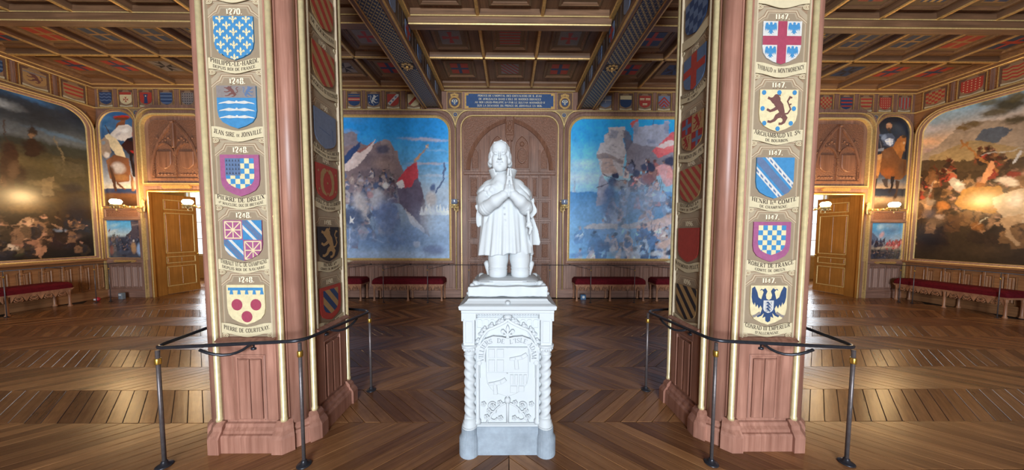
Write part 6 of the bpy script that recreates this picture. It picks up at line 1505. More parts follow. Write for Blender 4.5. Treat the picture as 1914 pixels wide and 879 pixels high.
def column(sx):
    side = 'left' if sx < 0 else 'right'
    t = thing('painted_column', (sx*CX, CY, 0), 'octagonal red wood column left of the statue with painted beige panels, gilded rods and coats of arms' if sx < 0 else 'octagonal red wood column right of the statue with painted beige panels, gilded rods and coats of arms', 'column', 'painted columns beside the statue')
    c = (sx*CX, CY); TO = TH(*c); zt = 4.99
    mb = MB(); mb.slab(lambda u, v, d: (c[0]+u, c[1]+v, d), octo(CH-.004, CF-.002), 0, zt); mb.build('shaft', M['redwood'], t)
    # plinth: moulded courses round the octagon
    mb = MB(); o8 = octo(CH, CF)
    mb.sweep(TO, o8, [(-.062, 0), (-.062, .125), (-.055, .14), (-.04, .145), (-.036, .165), (-.018, .185), (-.012, .21), (0, .215)], True, 0); mb.build('plinth', M['redwood'], t)
    for i in range(8):   # buttress blocks under the rods
        p, a, b = o8[i], o8[i-1], o8[(i+1) % 8]
        e = lambda q: (p[0]+(q[0]-p[0])*.05/math.dist(p, q), p[1]+(q[1]-p[1])*.05/math.dist(p, q))
        mb = MB(); mb.sweep(TO, [e(a), p, e(b)], [(-.05, 0), (-.082, 0), (-.082, .12), (-.07, .145), (-.05, .17), (-.045, .20), (-.015, .235), (0, .235)], False, 0); mb.build('plinth_block', M['redwood'], t)
        mb = MB(); d = math.hypot(*p); q = (c[0]+p[0]*(1+.004/d), c[1]+p[1]*(1+.004/d))
        mb.lathe([(.026, .23), (.026, .25), (.0215, .262), (.0215, zt)], (q[0], q[1], 0), 10); o = mb.build('gilded_rod', M['rod'], t)
        # thin red fillets either side of each rod
        mb = MB()
        for w in (a, b):
            L = math.dist(p, w)
            for dd, r in ((.032, .009), (.052, .006)):
                x, y = p[0]+(w[0]-p[0])*dd/L, p[1]+(w[1]-p[1])*dd/L; mb.tube([(c[0]+x, c[1]+y, .24), (c[0]+x, c[1]+y, zt)], r, 6)
        mb.build('fillet', M['redwood'], t)
    for i in range(0, 8, 2):   # round engaged shaft on each canted corner
        a, b = o8[i], o8[i+1]; m = ((a[0]+b[0])/2*.972, (a[1]+b[1])/2*.972)
        mb = MB(); mb.lathe([(.066, .20), (.066, zt)], (c[0]+m[0], c[1]+m[1], 0), 20); mb.build('corner_shaft', M['redwood'], t)
    faces = {'front': lambda u, v, d: (c[0]+u, c[1]-CH-d, v), 'back': lambda u, v, d: (c[0]-u, c[1]+CH+d, v),
             'inner': (lambda u, v, d: (c[0]+CH+d, c[1]+u, v)) if sx < 0 else (lambda u, v, d: (c[0]-CH-d, c[1]-u, v)),
             'outer': (lambda u, v, d: (c[0]-CH-d, c[1]-u, v)) if sx < 0 else (lambda u, v, d: (c[0]+CH+d, c[1]+u, v))}
    for nm, T in faces.items():
        mb = MB(); mb.rect(T, -.218, .218, .905, zt, -.002, .0005); pan = mb.build('painted_panel', M['panelpaint'], t)
        mb = MB(); mb.sweep(T, [(-.205, .905), (-.205, zt)], [(-.012, 0), (-.008, .02), (.002, .02), (.008, .008), (.012, 0)], False, 0); mb.sweep(T, [(.205, .905), (.205, zt)], [(-.012, 0), (-.008, .008), (-.002, .02), (.008, .02), (.012, 0)], False, 0); mb.build('panel_moulding', M['lite'], t)
        mb = MB(); mb.sweep(T, [(-.225, .885), (.225, .885)], [(-.022, 0), (-.022, .012), (-.008, .018), (.0, .05), (.012, .05), (.03, .02), (.034, 0)], False, 0); mb.build('ledge', M['redwood'], t)
        # lower panel with a linenfold centre
        mb = MB(); mb.rect(T, -.215, -.13, .24, .86, 0, .012, 0, .003); mb.rect(T, .13, .215, .24, .86, 0, .012, 0, .003); mb.rect(T, -.13, .13, .775, .86, 0, .012, 0, .003)
        mb.sweep(T, [(.13, .24), (.13, .775), (-.13, .775), (-.13, .24)], [(0, .012), (.012, .016), (.02, .004), (.03, .004), (.032, 0)], False, 0)
        for a, b in ((-.09, -.004), (.004, .09)): mb.rect(T, a, b, .245, .735, 0, .016, 0, .008)
        mb.build('linenfold_panel', M['redwood'], t)
        if nm == 'front':
            for v, sp in zip([3.862]+TOPS, [('', '', '', 'chiefgold')]+FRONT[sx]): crest(T, v, .295, .316, sp, pan, True)
        elif nm == 'inner':
            for i, sp in enumerate(SIDE[sx]): crest(T, ([3.86]+[3.365, 2.815, 2.347, 1.795, 1.252])[i] if True else 0, .31, .316, sp, pan, True)
        else:
            sps = FRONT[-sx]
            for i, v in enumerate(TOPS): crest(T, v, .295, .316, ('', '', '', ('bendy_red', 'chevrons', 'redbars', 'goldbend', 'halfblue')[i]), pan, False)
    return t
column(-1); column(1)

# ================================================================== STATUE: a sculpted surface grown from signed distances
class Field:
    def __init__(s, lo, hi, h):
        s.lo, s.h = np.array(lo, float), h; s.n = [int((b-a)/h)+1 for a, b in zip(lo, hi)]
        s.ax = [(lo[i]+h*np.arange(s.n[i])).astype(np.float32) for i in range(3)]
        s.d = np.full(s.n, .06, np.float32)
    def win(s, lo, hi, pad):
        sl = []
        for i in range(3):
            a, b = np.searchsorted(s.ax[i], (lo[i]-pad, hi[i]+pad)); sl.append(slice(max(0, a), max(0, b)))
        return tuple(sl), np.meshgrid(*[s.ax[i][sl[i]] for i in range(3)], indexing='ij', sparse=True)
    def join(s, sl, d, k, sub=False):
        o = s.d[sl]
        if o.size == 0: return
        if sub: o, d = -o, d
        if k > 0:
            h = np.clip(.5+.5*(o-d)/k, 0, 1); r = o+(d-o)*h-k*h*(1-h)
        else: r = np.minimum(o, d)
        s.d[sl] = -r if sub else r
    def ell(s, c, r, k=.01, sub=False, rot=None):
        R = max(r); sl, (X, Y, Z) = s.win([q-R for q in c], [q+R for q in c], .05); x, y, z = X-c[0], Y-c[1], Z-c[2]
        if rot:
            ax, g = rot; ca, sa = math.cos(g), math.sin(g)
            if ax == 'z': x, y = x*ca+y*sa, -x*sa+y*ca
            if ax == 'y': x, z = x*ca+z*sa, -x*sa+z*ca
            if ax == 'x': y, z = y*ca+z*sa, -y*sa+z*ca
        q = np.sqrt((x/r[0])**2+(y/r[1])**2+(z/r[2])**2); s.join(sl, (q-1)*min(r), k, sub)
    def cone(s, a, b, ra, rb, k=.01, sub=False, flat=None):
        R = max(ra, rb); lo = [min(p, q)-R for p, q in zip(a, b)]; hi = [max(p, q)+R for p, q in zip(a, b)]
        sl, (X, Y, Z) = s.win(lo, hi, .05); v = [q-p for p, q in zip(a, b)]; L = sum(q*q for q in v) or 1e-9
        t = np.clip(((X-a[0])*v[0]+(Y-a[1])*v[1]+(Z-a[2])*v[2])/L, 0, 1)
        f = flat or (1, 1, 1)
        s.join(sl, np.sqrt((f[0]*(X-a[0]-t*v[0]))**2+(f[1]*(Y-a[1]-t*v[1]))**2+(f[2]*(Z-a[2]-t*v[2]))**2)-(ra+(rb-ra)*t), k, sub)
    def ring(s, a, b, t, R, r, k=.004):
        a, b = np.array(a), np.array(b); c = a+(b-a)*t; n = (b-a)/np.linalg.norm(b-a); sl, (X, Y, Z) = s.win(c-R, c+R, .03)
        h = (X-c[0])*n[0]+(Y-c[1])*n[1]+(Z-c[2])*n[2]; q = np.sqrt(np.maximum((X-c[0])**2+(Y-c[1])**2+(Z-c[2])**2-h*h, 0)); s.join(sl, np.sqrt((q-R)**2+h*h)-r, k)
    def chain(s, pts, rs, k=.01, sub=False):
        for i in range(len(pts)-1): s.cone(pts[i], pts[i+1], rs[i], rs[i+1], k, sub)
    def fn(s, lo, hi, f, k=.01, sub=False):
        sl, (X, Y, Z) = s.win(lo, hi, .02); s.join(sl, f(X, Y, Z).astype(np.float32), k, sub)
    def mesh(s, name):
        d = s.d; S = d < 0; nx, ny, nz = d.shape
        cells = np.zeros((nx-1, ny-1, nz-1), np.int8)
        for i in (0, 1):
            for j in (0, 1):
                for k in (0, 1): cells += S[i:nx-1+i, j:ny-1+j, k:nz-1+k]
        idx = np.argwhere((cells > 0) & (cells < 8)); I = -np.ones((nx-1, ny-1, nz-1), np.int64); I[tuple(idx.T)] = np.arange(len(idx))
        P = np.zeros((len(idx), 3)); C = np.zeros(len(idx))
        cs = [(i, j, k) for i in (0, 1) for j in (0, 1) for k in (0, 1)]
        for a in cs:
            for ax in range(3):
                if a[ax]: continue
                b = list(a); b[ax] = 1
                da = d[tuple((idx+a).T)]; db = d[tuple((idx+b).T)]; m = (da < 0) != (db < 0)
                t = np.where(m, da/np.where(m, da-db, 1), 0)
                q = np.tile(np.array(a, float), (len(idx), 1)); q[:, ax] += t; P[m] += q[m]; C[m] += 1
        V = s.lo+s.h*(idx+P/C[:, None]); F = []
        for ax in range(3):
            u, w = [(1, 2), (2, 0), (0, 1)][ax]; sh = list(d.shape); sh[ax] -= 1
            A = S[tuple(slice(0, sh[q]) if q == ax else slice(None) for q in range(3))]; B = np.roll(S, -1, ax)[tuple(slice(0, sh[q]) if q == ax else slice(None) for q in range(3))]
            e = np.argwhere(A != B); ok = (e[:, u] > 0) & (e[:, w] > 0) & (e[:, u] < d.shape[u]-1) & (e[:, w] < d.shape[w]-1); e = e[ok]
            o = np.eye(3, dtype=int); q = np.stack([I[tuple((e-o[u]-o[w]).T)], I[tuple((e-o[w]).T)], I[tuple(e.T)], I[tuple((e-o[u]).T)]], 1)
            fl = B[tuple(e.T)]; q[fl] = q[fl][:, ::-1]; F.append(q[(q >= 0).all(1)])
        return V, np.concatenate(F)
SX, SY = -.012, 2.55
def body_field():
    f = Field((-.36, -.32, 1.35), (.34, .46, 2.30), .0055)
    # thighs and lower legs, kneeling
    for s, x in ((-1, -.098), (1, .092)):
        f.chain([(x, -.075, 1.405), (x-.002*s, -.06, 1.52), (x*.9, -.01, 1.70)], [.073, .082, .09], .02)
        f.ell((x, -.08, 1.40), (.073, .07, .045), .02)
        f.chain([(x, -.05, 1.41), (x*1.05, .12, 1.415), (x*1.08, .30, 1.40), (x*1.1, .38, 1.39)], [.065, .06, .045, .035], .02)
        for z, r in ((1.447, .080), (1.425, .078)): f.fn((x-.1, -.18, z-.02), (x+.1, .02, z+.02), lambda X, Y, Z, x=x, z=z, r=r: np.sqrt((np.sqrt((X-x)**2+(Y+.07)**2)-r)**2+(Z-z)**2)-.004, .006)
        f.cone((x+s*.085, .03, 1.375), (x+s*.10, .05, 1.47), .014, .030, .008)      # flaring boot tops beside the knees
    # pleated tunic
    def tunic(X, Y, Z):
        t = np.clip((2.06-Z)/.5, 0, 1); cx = -.052+.020*t; rx = .160+.082*t**.8; ry = .118+.052*t; th = np.arctan2(X-cx, -(Y-.0))
        fold = .055*np.sin(11*th+.6*np.sin(3*th)+2*t)+.03*np.sin(23*th+1.3+3*t)+.02*np.sin(5*th+.5)
        w = 1+fold*t**.7*.85
        q = np.sqrt(((X-cx)/(rx*w))**2+(Y/(ry*w))**2)
        hem = 1.566+.012*np.sin(2*th+.3)+.005*np.sin(11*th)
        return np.maximum((q-1)*.13, np.maximum(hem-Z, Z-2.10))
    f.fn((-.33, -.24, 1.54), (.27, .24, 2.12), tunic, .006)
    # chest, shoulders and the short cape falling over them
    f.ell((-.052, .0, 2.07), (.165, .115, .13), .03); f.ell((-.055, .035, 2.105), (.20, .115, .10), .04)
    f.chain([(-.055, .03, 2.19), (-.17, .02, 2.135), (-.235, .02, 2.05)], [.055, .055, .058], .04); f.chain([(-.055, .03, 2.19), (.06, .02, 2.145), (.135, .02, 2.06)], [.055, .055, .058], .04)
    f.chain([(-.225, .05, 2.08), (-.25, .06, 1.96), (-.245, .07, 1.87)], [.055, .042, .025], .03)
    f.chain([(.12, .05, 2.09), (.16, .07, 1.96), (.17, .09, 1.82)], [.06, .05, .03], .03)
    f.ell((-.03, .13, 1.90), (.22, .05, .24), .04)
    def sheet(poly, yc, wave, th, k=.008):
        def g(X, Y, Z):
            d = -1e3; n = len(poly)
            for i in range(n):
                (a, b), (c, e) = poly[i], poly[(i+1) % n]; L = math.hypot(c-a, e-b); d = np.maximum(d, ((X-a)*(e-b)-(Z-b)*(c-a))/L)
            return np.maximum(d, np.abs(Y-yc-wave*np.sin(46*X+9*Z)-.15*(1.9-Z)*.3)-th)-.003
        us = [q[0] for q in poly]; vs = [q[1] for q in poly]; f.fn((min(us)-.02, yc-.09, min(vs)-.02), (max(us)+.02, yc+.12, max(vs)+.02), g, k)
    sheet([(.10, 1.97), (.10, 1.645), (.268, 1.638), (.272, 1.665), (.252, 1.77), (.20, 1.90)], .05, .012, .014)
    sheet([(.12, 2.02), (.19, 1.875), (.232, 1.925), (.236, 1.95), (.205, 2.04)], .0, .008, .016)
    sheet([(-.292, 1.98), (-.284, 1.805), (-.270, 1.795), (-.215, 1.86), (-.20, 2.0)], .02, .008, .014)
    for i in range(4):   # cape folds on both sides
        f.cone((-.13-.03*i, -.055+.02*i, 2.14-.012*i), (-.225-.018*i, -.065+.02*i, 1.99-.02*i), .010, .013, .010)
        f.cone((.05+.024*i, -.06+.02*i, 2.13-.012*i), (.14+.018*i, -.06+.025*i, 2.0-.02*i), .010, .013, .010)
    # arms
    f.chain([(-.215, -.02, 2.07), (-.205, -.11, 1.945)], [.062, .058], .02); f.chain([(-.20, -.125, 1.945), (-.115, -.185, 2.00), (-.042, -.205, 2.05)], [.053, .050, .037], .015)
    f.chain([(.115, -.02, 2.07), (.135, -.11, 1.95)], [.062, .058], .02); f.chain([(.135, -.125, 1.955), (.085, -.185, 2.00), (.030, -.205, 2.05)], [.053, .050, .037], .015)
    for a, b in (((-.20, -.125, 1.945), (-.042, -.205, 2.05)), ((.135, -.125, 1.955), (.030, -.205, 2.05))):    # turned cuffs, rings of the sleeve at the elbow
        for t, R, r in ((-.06, .050, .006), (.05, .052, .006), (.16, .0525, .005), (.98, .034, .0075), (.90, .037, .005)): f.ring(a, b, t, R, r)
    def folds(px, x0, x1, amp, n):
        sl, (X, Y, Z) = f.win((x0, -.12, 1.80), (x1, .2, 2.17), 0)
        ph = np.arctan2(Z-2.22, X-px); rr = np.sqrt((X-px)**2+(Z-2.22)**2)
        m = np.clip((rr-.09)/.08, 0, 1)*np.clip((Y+.115)/.03, 0, 1)*np.clip((Z-1.80)/.05, 0, 1)
        f.d[sl] += amp*m*(1-np.abs(np.sin(ph*n+3*rr)))**2*1.6-amp*.4*m
    folds(-.075, -.33, -.13, .0075, 9); folds(.0, .06, .29, .0075, 9)
    # knotted sash on the shoulder
    for c, r, g in (((-.185, -.088, 2.115), (.034, .018, .024), .5), ((-.155, -.105, 2.10), (.016, .015, .018), 0), ((-.172, -.098, 2.078), (.016, .012, .028), .2), ((-.12, -.108, 2.12), (.036, .014, .014), -.5), ((-.09, -.115, 2.145), (.02, .012, .015), -.5)): f.ell(c, r, .008, False, ('y', g))
    # shirt front, buttons, neck and flaring collar
    f.ell((-.07, -.05, 2.16), (.075, .065, .10), .03); f.ell((-.06, -.03, 2.10), (.13, .09, .09), .03); f.cone((-.07, .0, 2.15), (-.083, -.015, 2.29), .066, .056, .02)
    for i in range(9): f.ell((-.055+.004*i, -.112-.008*min(i, 4), 2.10-.05*i), (.007, .007, .007), .003)
    def collar(X, Y, Z):
        r = np.sqrt((X+.058)**2+((Y-.005)*1.05)**2); R = .080+.42*(Z-2.19); d = np.abs(r-R)-.0075
        top = 2.284+.02*np.abs(Y)*0; open_ = (-Y-.035)-.7*np.abs(X+.058)
        return np.maximum(np.maximum(d, Z-top), np.maximum(2.13-Z, open_))
    f.fn((-.2, -.15, 2.12), (.08, .15, 2.298), collar, .008)
    # sword at the left hip
    f.ell((.152, -.165, 1.945), (.017, .017, .018), .003); f.cone((.153, -.16, 1.93), (.158, -.15, 1.845), .011, .014, .003); f.ell((.162, -.15, 1.815), (.026, .022, .028), .006)
    f.cone((.14, -.17, 1.80), (.185, -.13, 1.81), .008, .008, .004); f.cone((.178, -.155, 1.79), (.165, -.165, 1.74), .016, .010, .006); f.cone((.172, -.145, 1.80), (.195, -.02, 1.56), .014, .012, .004); f.cone((.192, -.02, 1.58), (.188, .10, 1.375), .012, .009, .003)
    return f
def hand_field():
    f = Field((-.075, -.29, 2.06), (.075, -.12, 2.335), .0024)
    for s in (-1, 1):
        X = lambda a: s*a-.002
        f.cone((X(.034), -.20, 2.07), (X(.024), -.206, 2.115), .030, .024, .008)
        f.chain([(X(.021), -.205, 2.11), (X(.0165), -.222, 2.16), (X(.0135), -.226, 2.205)], [.021, .0195, .0130], .012)
        f.chain([(X(.021), -.195, 2.12), (X(.0165), -.196, 2.16), (X(.0135), -.192, 2.205)], [.021, .0195, .0130], .012)
        f.cone((X(.017), -.18, 2.12), (X(.014), -.175, 2.195), .015, .0115, .012)
        for y0, L, r, lean in ((-.229, .095, .0098, -.004), (-.212, .107, .0100, -.002), (-.195, .098, .0096, .002), (-.178, .076, .0086, .007)):
            z0 = 2.195
            f.chain([(X(.0135), y0, z0), (X(.0125), y0+lean*.4, z0+L*.46), (X(.0100), y0+lean*.8, z0+L*.78), (X(.0078), y0+lean, z0+L)], [r*1.08, r, r*.88, r*.70], .0018)
            f.ell((X(.0152), y0+lean*.4, z0+L*.46), (r*.85, r*.85, r*.9), .003)
        f.chain([(X(.022), -.222, 2.135), (X(.0165), -.246, 2.170), (X(.0115), -.250, 2.205), (X(.0085), -.247, 2.232)], [.0155, .0122, .0105, .0078], .005)
    return f
def head_field():
    hx, hy, hz = -.083, -.02, 2.40
    f = Field((hx-.13, hy-.15, hz-.19), (hx+.13, hy+.16, hz+.15), .0026)
    c = lambda x, y, z: (hx+x, hy+y, hz+z)
    f.ell(c(0, .02, .035), (.074, .092, .084), .02); f.ell(c(0, -.012, -.035), (.063, .076, .098), .03); f.ell(c(0, -.045, -.108), (.036, .034, .034), .035)
    for s in (-1, 1):
        f.ell(c(s*.040, -.045, -.085), (.022, .03, .035), .03); f.ell(c(s*.037, -.062, -.035), (.022, .02, .025), .02)
    f.cone(c(-.042, -.070, .022), c(.042, -.070, .022), .011, .011, .014)
    f.ell(c(0, -.06, .06), (.055, .03, .045), .03)
    for s in (-1, 1):
        f.ell(c(s*.030, -.096, .002), (.021, .016, .011), .016, True)
        f.ell(c(s*.030, -.0725, .002), (.0165, .0125, .0110), .004)
        f.chain([c(s*.013, -.082, .005), c(s*.021, -.0875, .0115), c(s*.031, -.0885, .0135), c(s*.041, -.084, .0105), c(s*.049, -.076, .003)], [.0014, .0026, .0030, .0026, .0012], .005)
        f.chain([c(s*.013, -.082, .002), c(s*.022, -.0855, -.0065), c(s*.033, -.0855, -.0075), c(s*.044, -.079, -.001)], [.001, .0018, .0018, .001], .005)
        f.chain([c(s*.010, -.082, .018), c(s*.024, -.0865, .0255), c(s*.038, -.083, .0265), c(s*.052, -.072, .018)], [.002, .0042, .0040, .002], .010)
        f.ell(c(s*.0115, -.093, -.047), (.0072, .009, .0068), .006)
        f.ell(c(s*.006, -.100, -.0565), (.0035, .005, .003), .003, True)
    f.chain([c(0, -.081, .020), c(0, -.093, -.012), c(0, -.108, -.043)], [.0065, .0078, .0088], .010); f.ell(c(0, -.107, -.044), (.0092, .0085, .008), .006)
    for s in (-1, 1):
        f.chain([c(0, -.0905, -.064), c(s*.015, -.0895, -.0665), c(s*.034, -.076, -.080)], [.0062, .0065, .003], .004)
        f.chain([c(0, -.088, -.076), c(s*.020, -.081, -.0795)], [.0050, .0025], .003)
        f.chain([c(0, -.088, -.0885), c(s*.016, -.082, -.0865)], [.0062, .003], .003)
    f.chain([c(-.021, -.0885, -.0815), c(0, -.0945, -.0815), c(.021, -.0885, -.0815)], [.0018, .0024, .0018], .003, True)
    f.ell(c(0, -.070, -.120), (.024, .018, .022), .02)
    # ears-covering bobbed hair with waves
    def hair(X, Y, Z):
        x, y, z = X-hx, Y-hy, Z-hz
        q = np.sqrt((x/.086)**2+((y-.03)/.104)**2+((z-.038)/.084)**2); d = (q-1)*.085
        return np.maximum(d, (-y-.010)-.55*np.maximum(z-.06, 0)*1.0+.0*x)
    f.fn((hx-.1, hy-.09, hz-.06), (hx+.1, hy+.15, hz+.13), hair, .006)
    def side(X, Y, Z):
        x, y, z = np.abs(X-hx), Y-hy, Z-hz; wv = .0022*np.sin(95*z+30*y+1.5)+.0012*np.sin(210*y+50*z)
        t = np.clip((.075-z)/.17, 0, 1); cx = .055+.026*np.sqrt(t)+.0*y; q = np.sqrt(((x-cx)/(.020+.010*t))**2+((y-.015)/(.070-.012*t))**2+((z+.005)/.098)**2)
        return (q-1)*.02-wv
    f.fn((hx-.128, hy-.12, hz-.15), (hx+.128, hy+.14, hz+.12), side, .012)
    f.ell(c(0, .075, -.02), (.075, .045, .09), .02)
    for i in range(9):
        g = -1.2+.3*i; f.chain([c(.012, -.045, .117), c(.05*math.sin(g), -.02+.05*math.cos(g)*.4, .121-.012*abs(math.sin(g))), c(.086*math.sin(g), .03+.07*math.cos(g)*.7, .085)], [.003, .005, .004], .006)
    f.cone((hx, hy+.02, hz-.19), (hx, hy+.01, hz-.09), .056, .052, .015)
    return f
def statue():
    t = thing('marble_statue', (SX, SY, 1.37), 'white marble statue of a bearded man kneeling in prayer on a cushion', 'statue')
    VV, FF, n = [], [], 0
    for f in (body_field(), head_field(), hand_field()):
        V, F = f.mesh('x')
        if n and len(VV) == 2: V[:, 2] = 2.055+(V[:, 2]-2.09)*.93
        VV.append(V); FF.append(F+n); n += len(V)
    V = np.concatenate(VV); F = np.concatenate(FF); V = V-np.array((SX, 0, 1.37))*np.array((1, 1, 1)); V[:, 0] += SX-0.0
    me = bpy.data.meshes.new('figure'); me.vertices.add(len(V)); me.vertices.foreach_set('co', V.reshape(-1).astype(np.float32))
    me.loops.add(F.size); me.loops.foreach_set('vertex_index', F.reshape(-1).astype(np.int32)); me.polygons.add(len(F)); me.polygons.foreach_set('loop_start', np.arange(0, F.size, 4, dtype=np.int32))
    me.update(calc_edges=True); me.validate(); me.polygons.foreach_set('use_smooth', np.ones(len(me.polygons), bool)); me.materials.append(M['stone'])
    o = link('figure', me, t); o.location = (-SX, 0, 0)
    # cushions and draped slab under the knees
    c = Field((-.37, -.36, 1.235), (.37, .46, 1.40), .006)
    def pillow(cx, cz, hx, hy, hz, y0):
        def g(X, Y, Z):
            x, y, z = np.abs(X-cx)/hx, np.abs(Y-y0)/hy, (Z-cz)/hz
            return ((x**5+y**5)**(.4)+np.abs(z)**2.2)**.5*.05-.05
        return g
    c.fn((-.3, -.3, 1.30), (.3, .42, 1.40), pillow(0, 1.342, .262, .235, .042, .0), .004)
    c.fn((-.35, -.34, 1.24), (.35, .44, 1.34), lambda X, Y, Z: np.maximum(np.maximum(np.abs(X)-.302-.006*np.sin(40*Y)+.0*Z, np.abs(Y-.05)-.335-.005*np.sin(38*X)), np.abs(Z-1.285)-.036-.004*np.sin(26*X+9)*np.sin(9*Y))-.004, .012)
    for s in (-1, 1):
        c.ell((s*.262, -.20, 1.338), (.028, .026, .022), .006); c.ell((s*.285, -.225, 1.325), (.022, .026, .018), .004); c.ell((s*.30, -.26, 1.30), (.02, .03, .016), .004)
        c.ell((s*.25, .2, 1.345), (.03, .026, .022), .006)
    c.chain([(-.22, -.235, 1.345), (.22, -.235, 1.345)], [.007, .007], .006); c.chain([(-.15, -.232, 1.362), (.15, -.232, 1.362)], [.005, .005], .006)
    V, F = c.mesh('x'); V = V-np.array((0, 0, 1.37)); me = bpy.data.meshes.new('cushion'); me.from_pydata(V.tolist(), [], F.tolist()); me.polygons.foreach_set('use_smooth', np.ones(len(me.polygons), bool)); me.materials.append(M['stone']); me.update()
    link('cushion', me, t)
statue()

# ------------------------------------------------------------------ pedestal
def pedestal():
    x0, y0 = SX, 2.535; t = thing('statue_pedestal', (x0, y0, 0), 'white stone pedestal with twisted corner columns, carved shield and scroll, grey plinth', 'pedestal')
    TP = lambda u, v, d: (x0+u, y0+v, d)
    def lobed(h, c, r, n=8):
        # square of half side h with round lobes of radius r centred on (c,c)
        out = []; k = math.sqrt(max(0, r*r-(h-c)**2)); a = math.atan2(h-c, -k) if True else 0
        for q in range(4):
            for i in range(n+1):
                g = -(a-0)+(2*a-PI/2+PI/2)*0
            ga, gb = math.atan2(-k, h-c), math.atan2(h-c, -k)
            for i in range(n+1):
                g = ga+(gb-ga)*i/n; X, Y = c+r*math.cos(g), c+r*math.sin(g)
                for _ in range(q): X, Y = -Y, X
                out.append((X, Y))
        return out
    mb = MB()
    def loft(levels):
        vs = []; n = None
        for pts, z in levels: n = len(pts); vs += [TP(u, v, z) for u, v in pts]
        fs = [(i*n+q, i*n+(q+1) % n, (i+1)*n+(q+1) % n, (i+1)*n+q) for i in range(len(levels)-1) for q in range(n)]
        fs.append(tuple((len(levels)-1)*n+q for q in range(n))); mb.add(vs, fs, 0)
    loft([(lobed(.335, .302, .079, 14), 0), (lobed(.336, .302, .079, 14), .135), (lobed(.316, .302, .062, 14), .163), (lobed(.314, .302, .061, 14), .216)]); mb.build('plinth', M['stonegrey'], t)
    mb = MB(); loft([(lobed(.31, .300, .060, 14), .214), (lobed(.31, .300, .060, 14), .226), (lobed(.296, .298, .05, 14), .236)]); mb.box(x0-.285, x0+.285, y0-.285, y0+.285, .22, 1.13)
    mb.build('body', M['stone'], t)
    for sx in (-1, 1):
        for sy in (-1, 1):
            cx, cy = x0+sx*.296, y0+sy*.296; mb = MB()
            mb.lathe([(.060, .225), (.062, .238), (.052, .25), (.056, .262), (.046, .275), (.042, .29)], (cx, cy, 0), 16)
            vs = []; n, m = 24, 64      # barley-sugar shaft
            for j in range(m+1):
                z = .285+.515*j/m
                for i in range(n):
                    g = 2*PI*i/n; r = .0395+.0075*math.cos(2*(g*sx-z*43*1.0)); vs.append((cx+r*math.cos(g), cy+r*math.sin(g), z))
            mb.add(vs, [(j*n+i, j*n+(i+1) % n, (j+1)*n+(i+1) % n, (j+1)*n+i) for j in range(m) for i in range(n)], 0, True)
            mb.lathe([(.041, .80), (.046, .806), (.040, .814), (.044, .835), (.055, .852), (.050, .858), (.064, .862), (.066, .875), (.058, .882)], (cx, cy, 0), 16)
            for i in range(8): g = i*PI/4; mb.ball((cx+.05*math.cos(g), cy+.05*math.sin(g), .845), (.012, .012, .014), 0, 6, 5)
            mb.build('twisted_column', M['stone'], t)
            mb = MB(); mb.box(cx-.042, cx+.042, cy-.042, cy+.042, .88, 1.125)
            for T in ((lambda u, v, d: (cx+u, cy-.042-d, v)), (lambda u, v, d: (cx+u, cy+.042+d, v)), (lambda u, v, d: (cx+sx*(.042+d), cy+u, v))):
                mb.sweep(T, rc(-.034, .034, .895, 1.075), [(0, 0), (0, .004), (.006, .004), (.01, 0)], True, 0)
                mb.slab(T, [(-.055, 1.075), (0, 1.13), (.055, 1.075), (.055, 1.135), (-.055, 1.135)], 0, .014)
            mb.build('corner_pier', M['stone'], t)
            mb = MB()
            for ox, oy in ((-sx*.06, 0), (0, -sy*.06)): mb.lathe([(.026, .235), (.026, .26), (.016, .275), (.016, .80), (.026, .82), (.026, .87), (.02, .88)], (cx+ox, cy+oy, 0), 10)
            mb.build('slender_shaft', M['stone'], t)
    mb = MB(); sq = rc(-.285, .285, -.285, .285)
    mb.sweep(TP, rc(-.345, .345, -.345, .345), [(.06, 1.118), (.0, 1.125), (-.008, 1.14), (-.008, 1.155), (-.022, 1.165), (-.026, 1.19), (-.02, 1.195), (.01, 1.205), (.03, 1.222), (.04, 1.236), (.2, 1.238)], True, 0); mb.build('cornice', M['stone'], t)
    # carved faces
    for nm, T in (('front', lambda u, v, d: (x0+u, y0-.285-d, v)), ('back', lambda u, v, d: (x0-u, y0+.285+d, v)), ('left', lambda u, v, d: (x0-.285-d, y0-u, v)), ('right', lambda u, v, d: (x0+.285+d, y0+u, v))):
        mb = MB(); og = []
        for i in range(15):
            s = i/14; og.append((.235*(1-s)**.5*(1 if s < 1 else 1)*(1-.0*s) if s < .55 else .235*(1-.55)**.5*(1-(s-.55)/.45)**1.5, .80+.27*s**(.62 if s < .55 else .62)))
        og = [(a, b) for a, b in og]; path = og+[(-a, b) for a, b in og[-2::-1]]
        path = [(.235, .60)]+path+[(-.235, .60)]
        mb.sweep(T, path, [(-.016, 0), (-.012, .022), (.004, .026), (.010, .014), (.016, .014), (.02, 0)], False, 0)
        for s in (-1, 1):
            for k in (2, 5, 7, 9, 11, 12):
                u, v = og[k]; mb.ball(T(s*(u+.016), v+.018, .014), (.022, .018, .016), 0, 7, 5); mb.ball(T(s*(u+.032), v+.012, .012), (.012, .012, .014), 0, 6, 4); mb.ball(T(s*(u+.012), v+.034, .012), (.012, .012, .012), 0, 6, 4)
        mb.ball(T(0, 1.10, .03), (.035, .03, .022), 0); mb.ball(T(0, 1.15, .045), (.022, .022, .022), 0); mb.ball(T(-.03, 1.13, .045), (.02, .015, .014), 0); mb.ball(T(.03, 1.13, .045), (.02, .015, .014), 0); mb.ball(T(0, 1.215, .06), (.02, .02, .016), 0)
        for i in range(22): mb.slab(T, circ(-.225+.45*i/21, 1.10, .009, 6), 0, .012, 0, .004)
        mb.rect(T, -.25, .25, 1.078, 1.085, 0, .01); mb.rect(T, -.25, .25, 1.115, 1.122, 0, .012); 
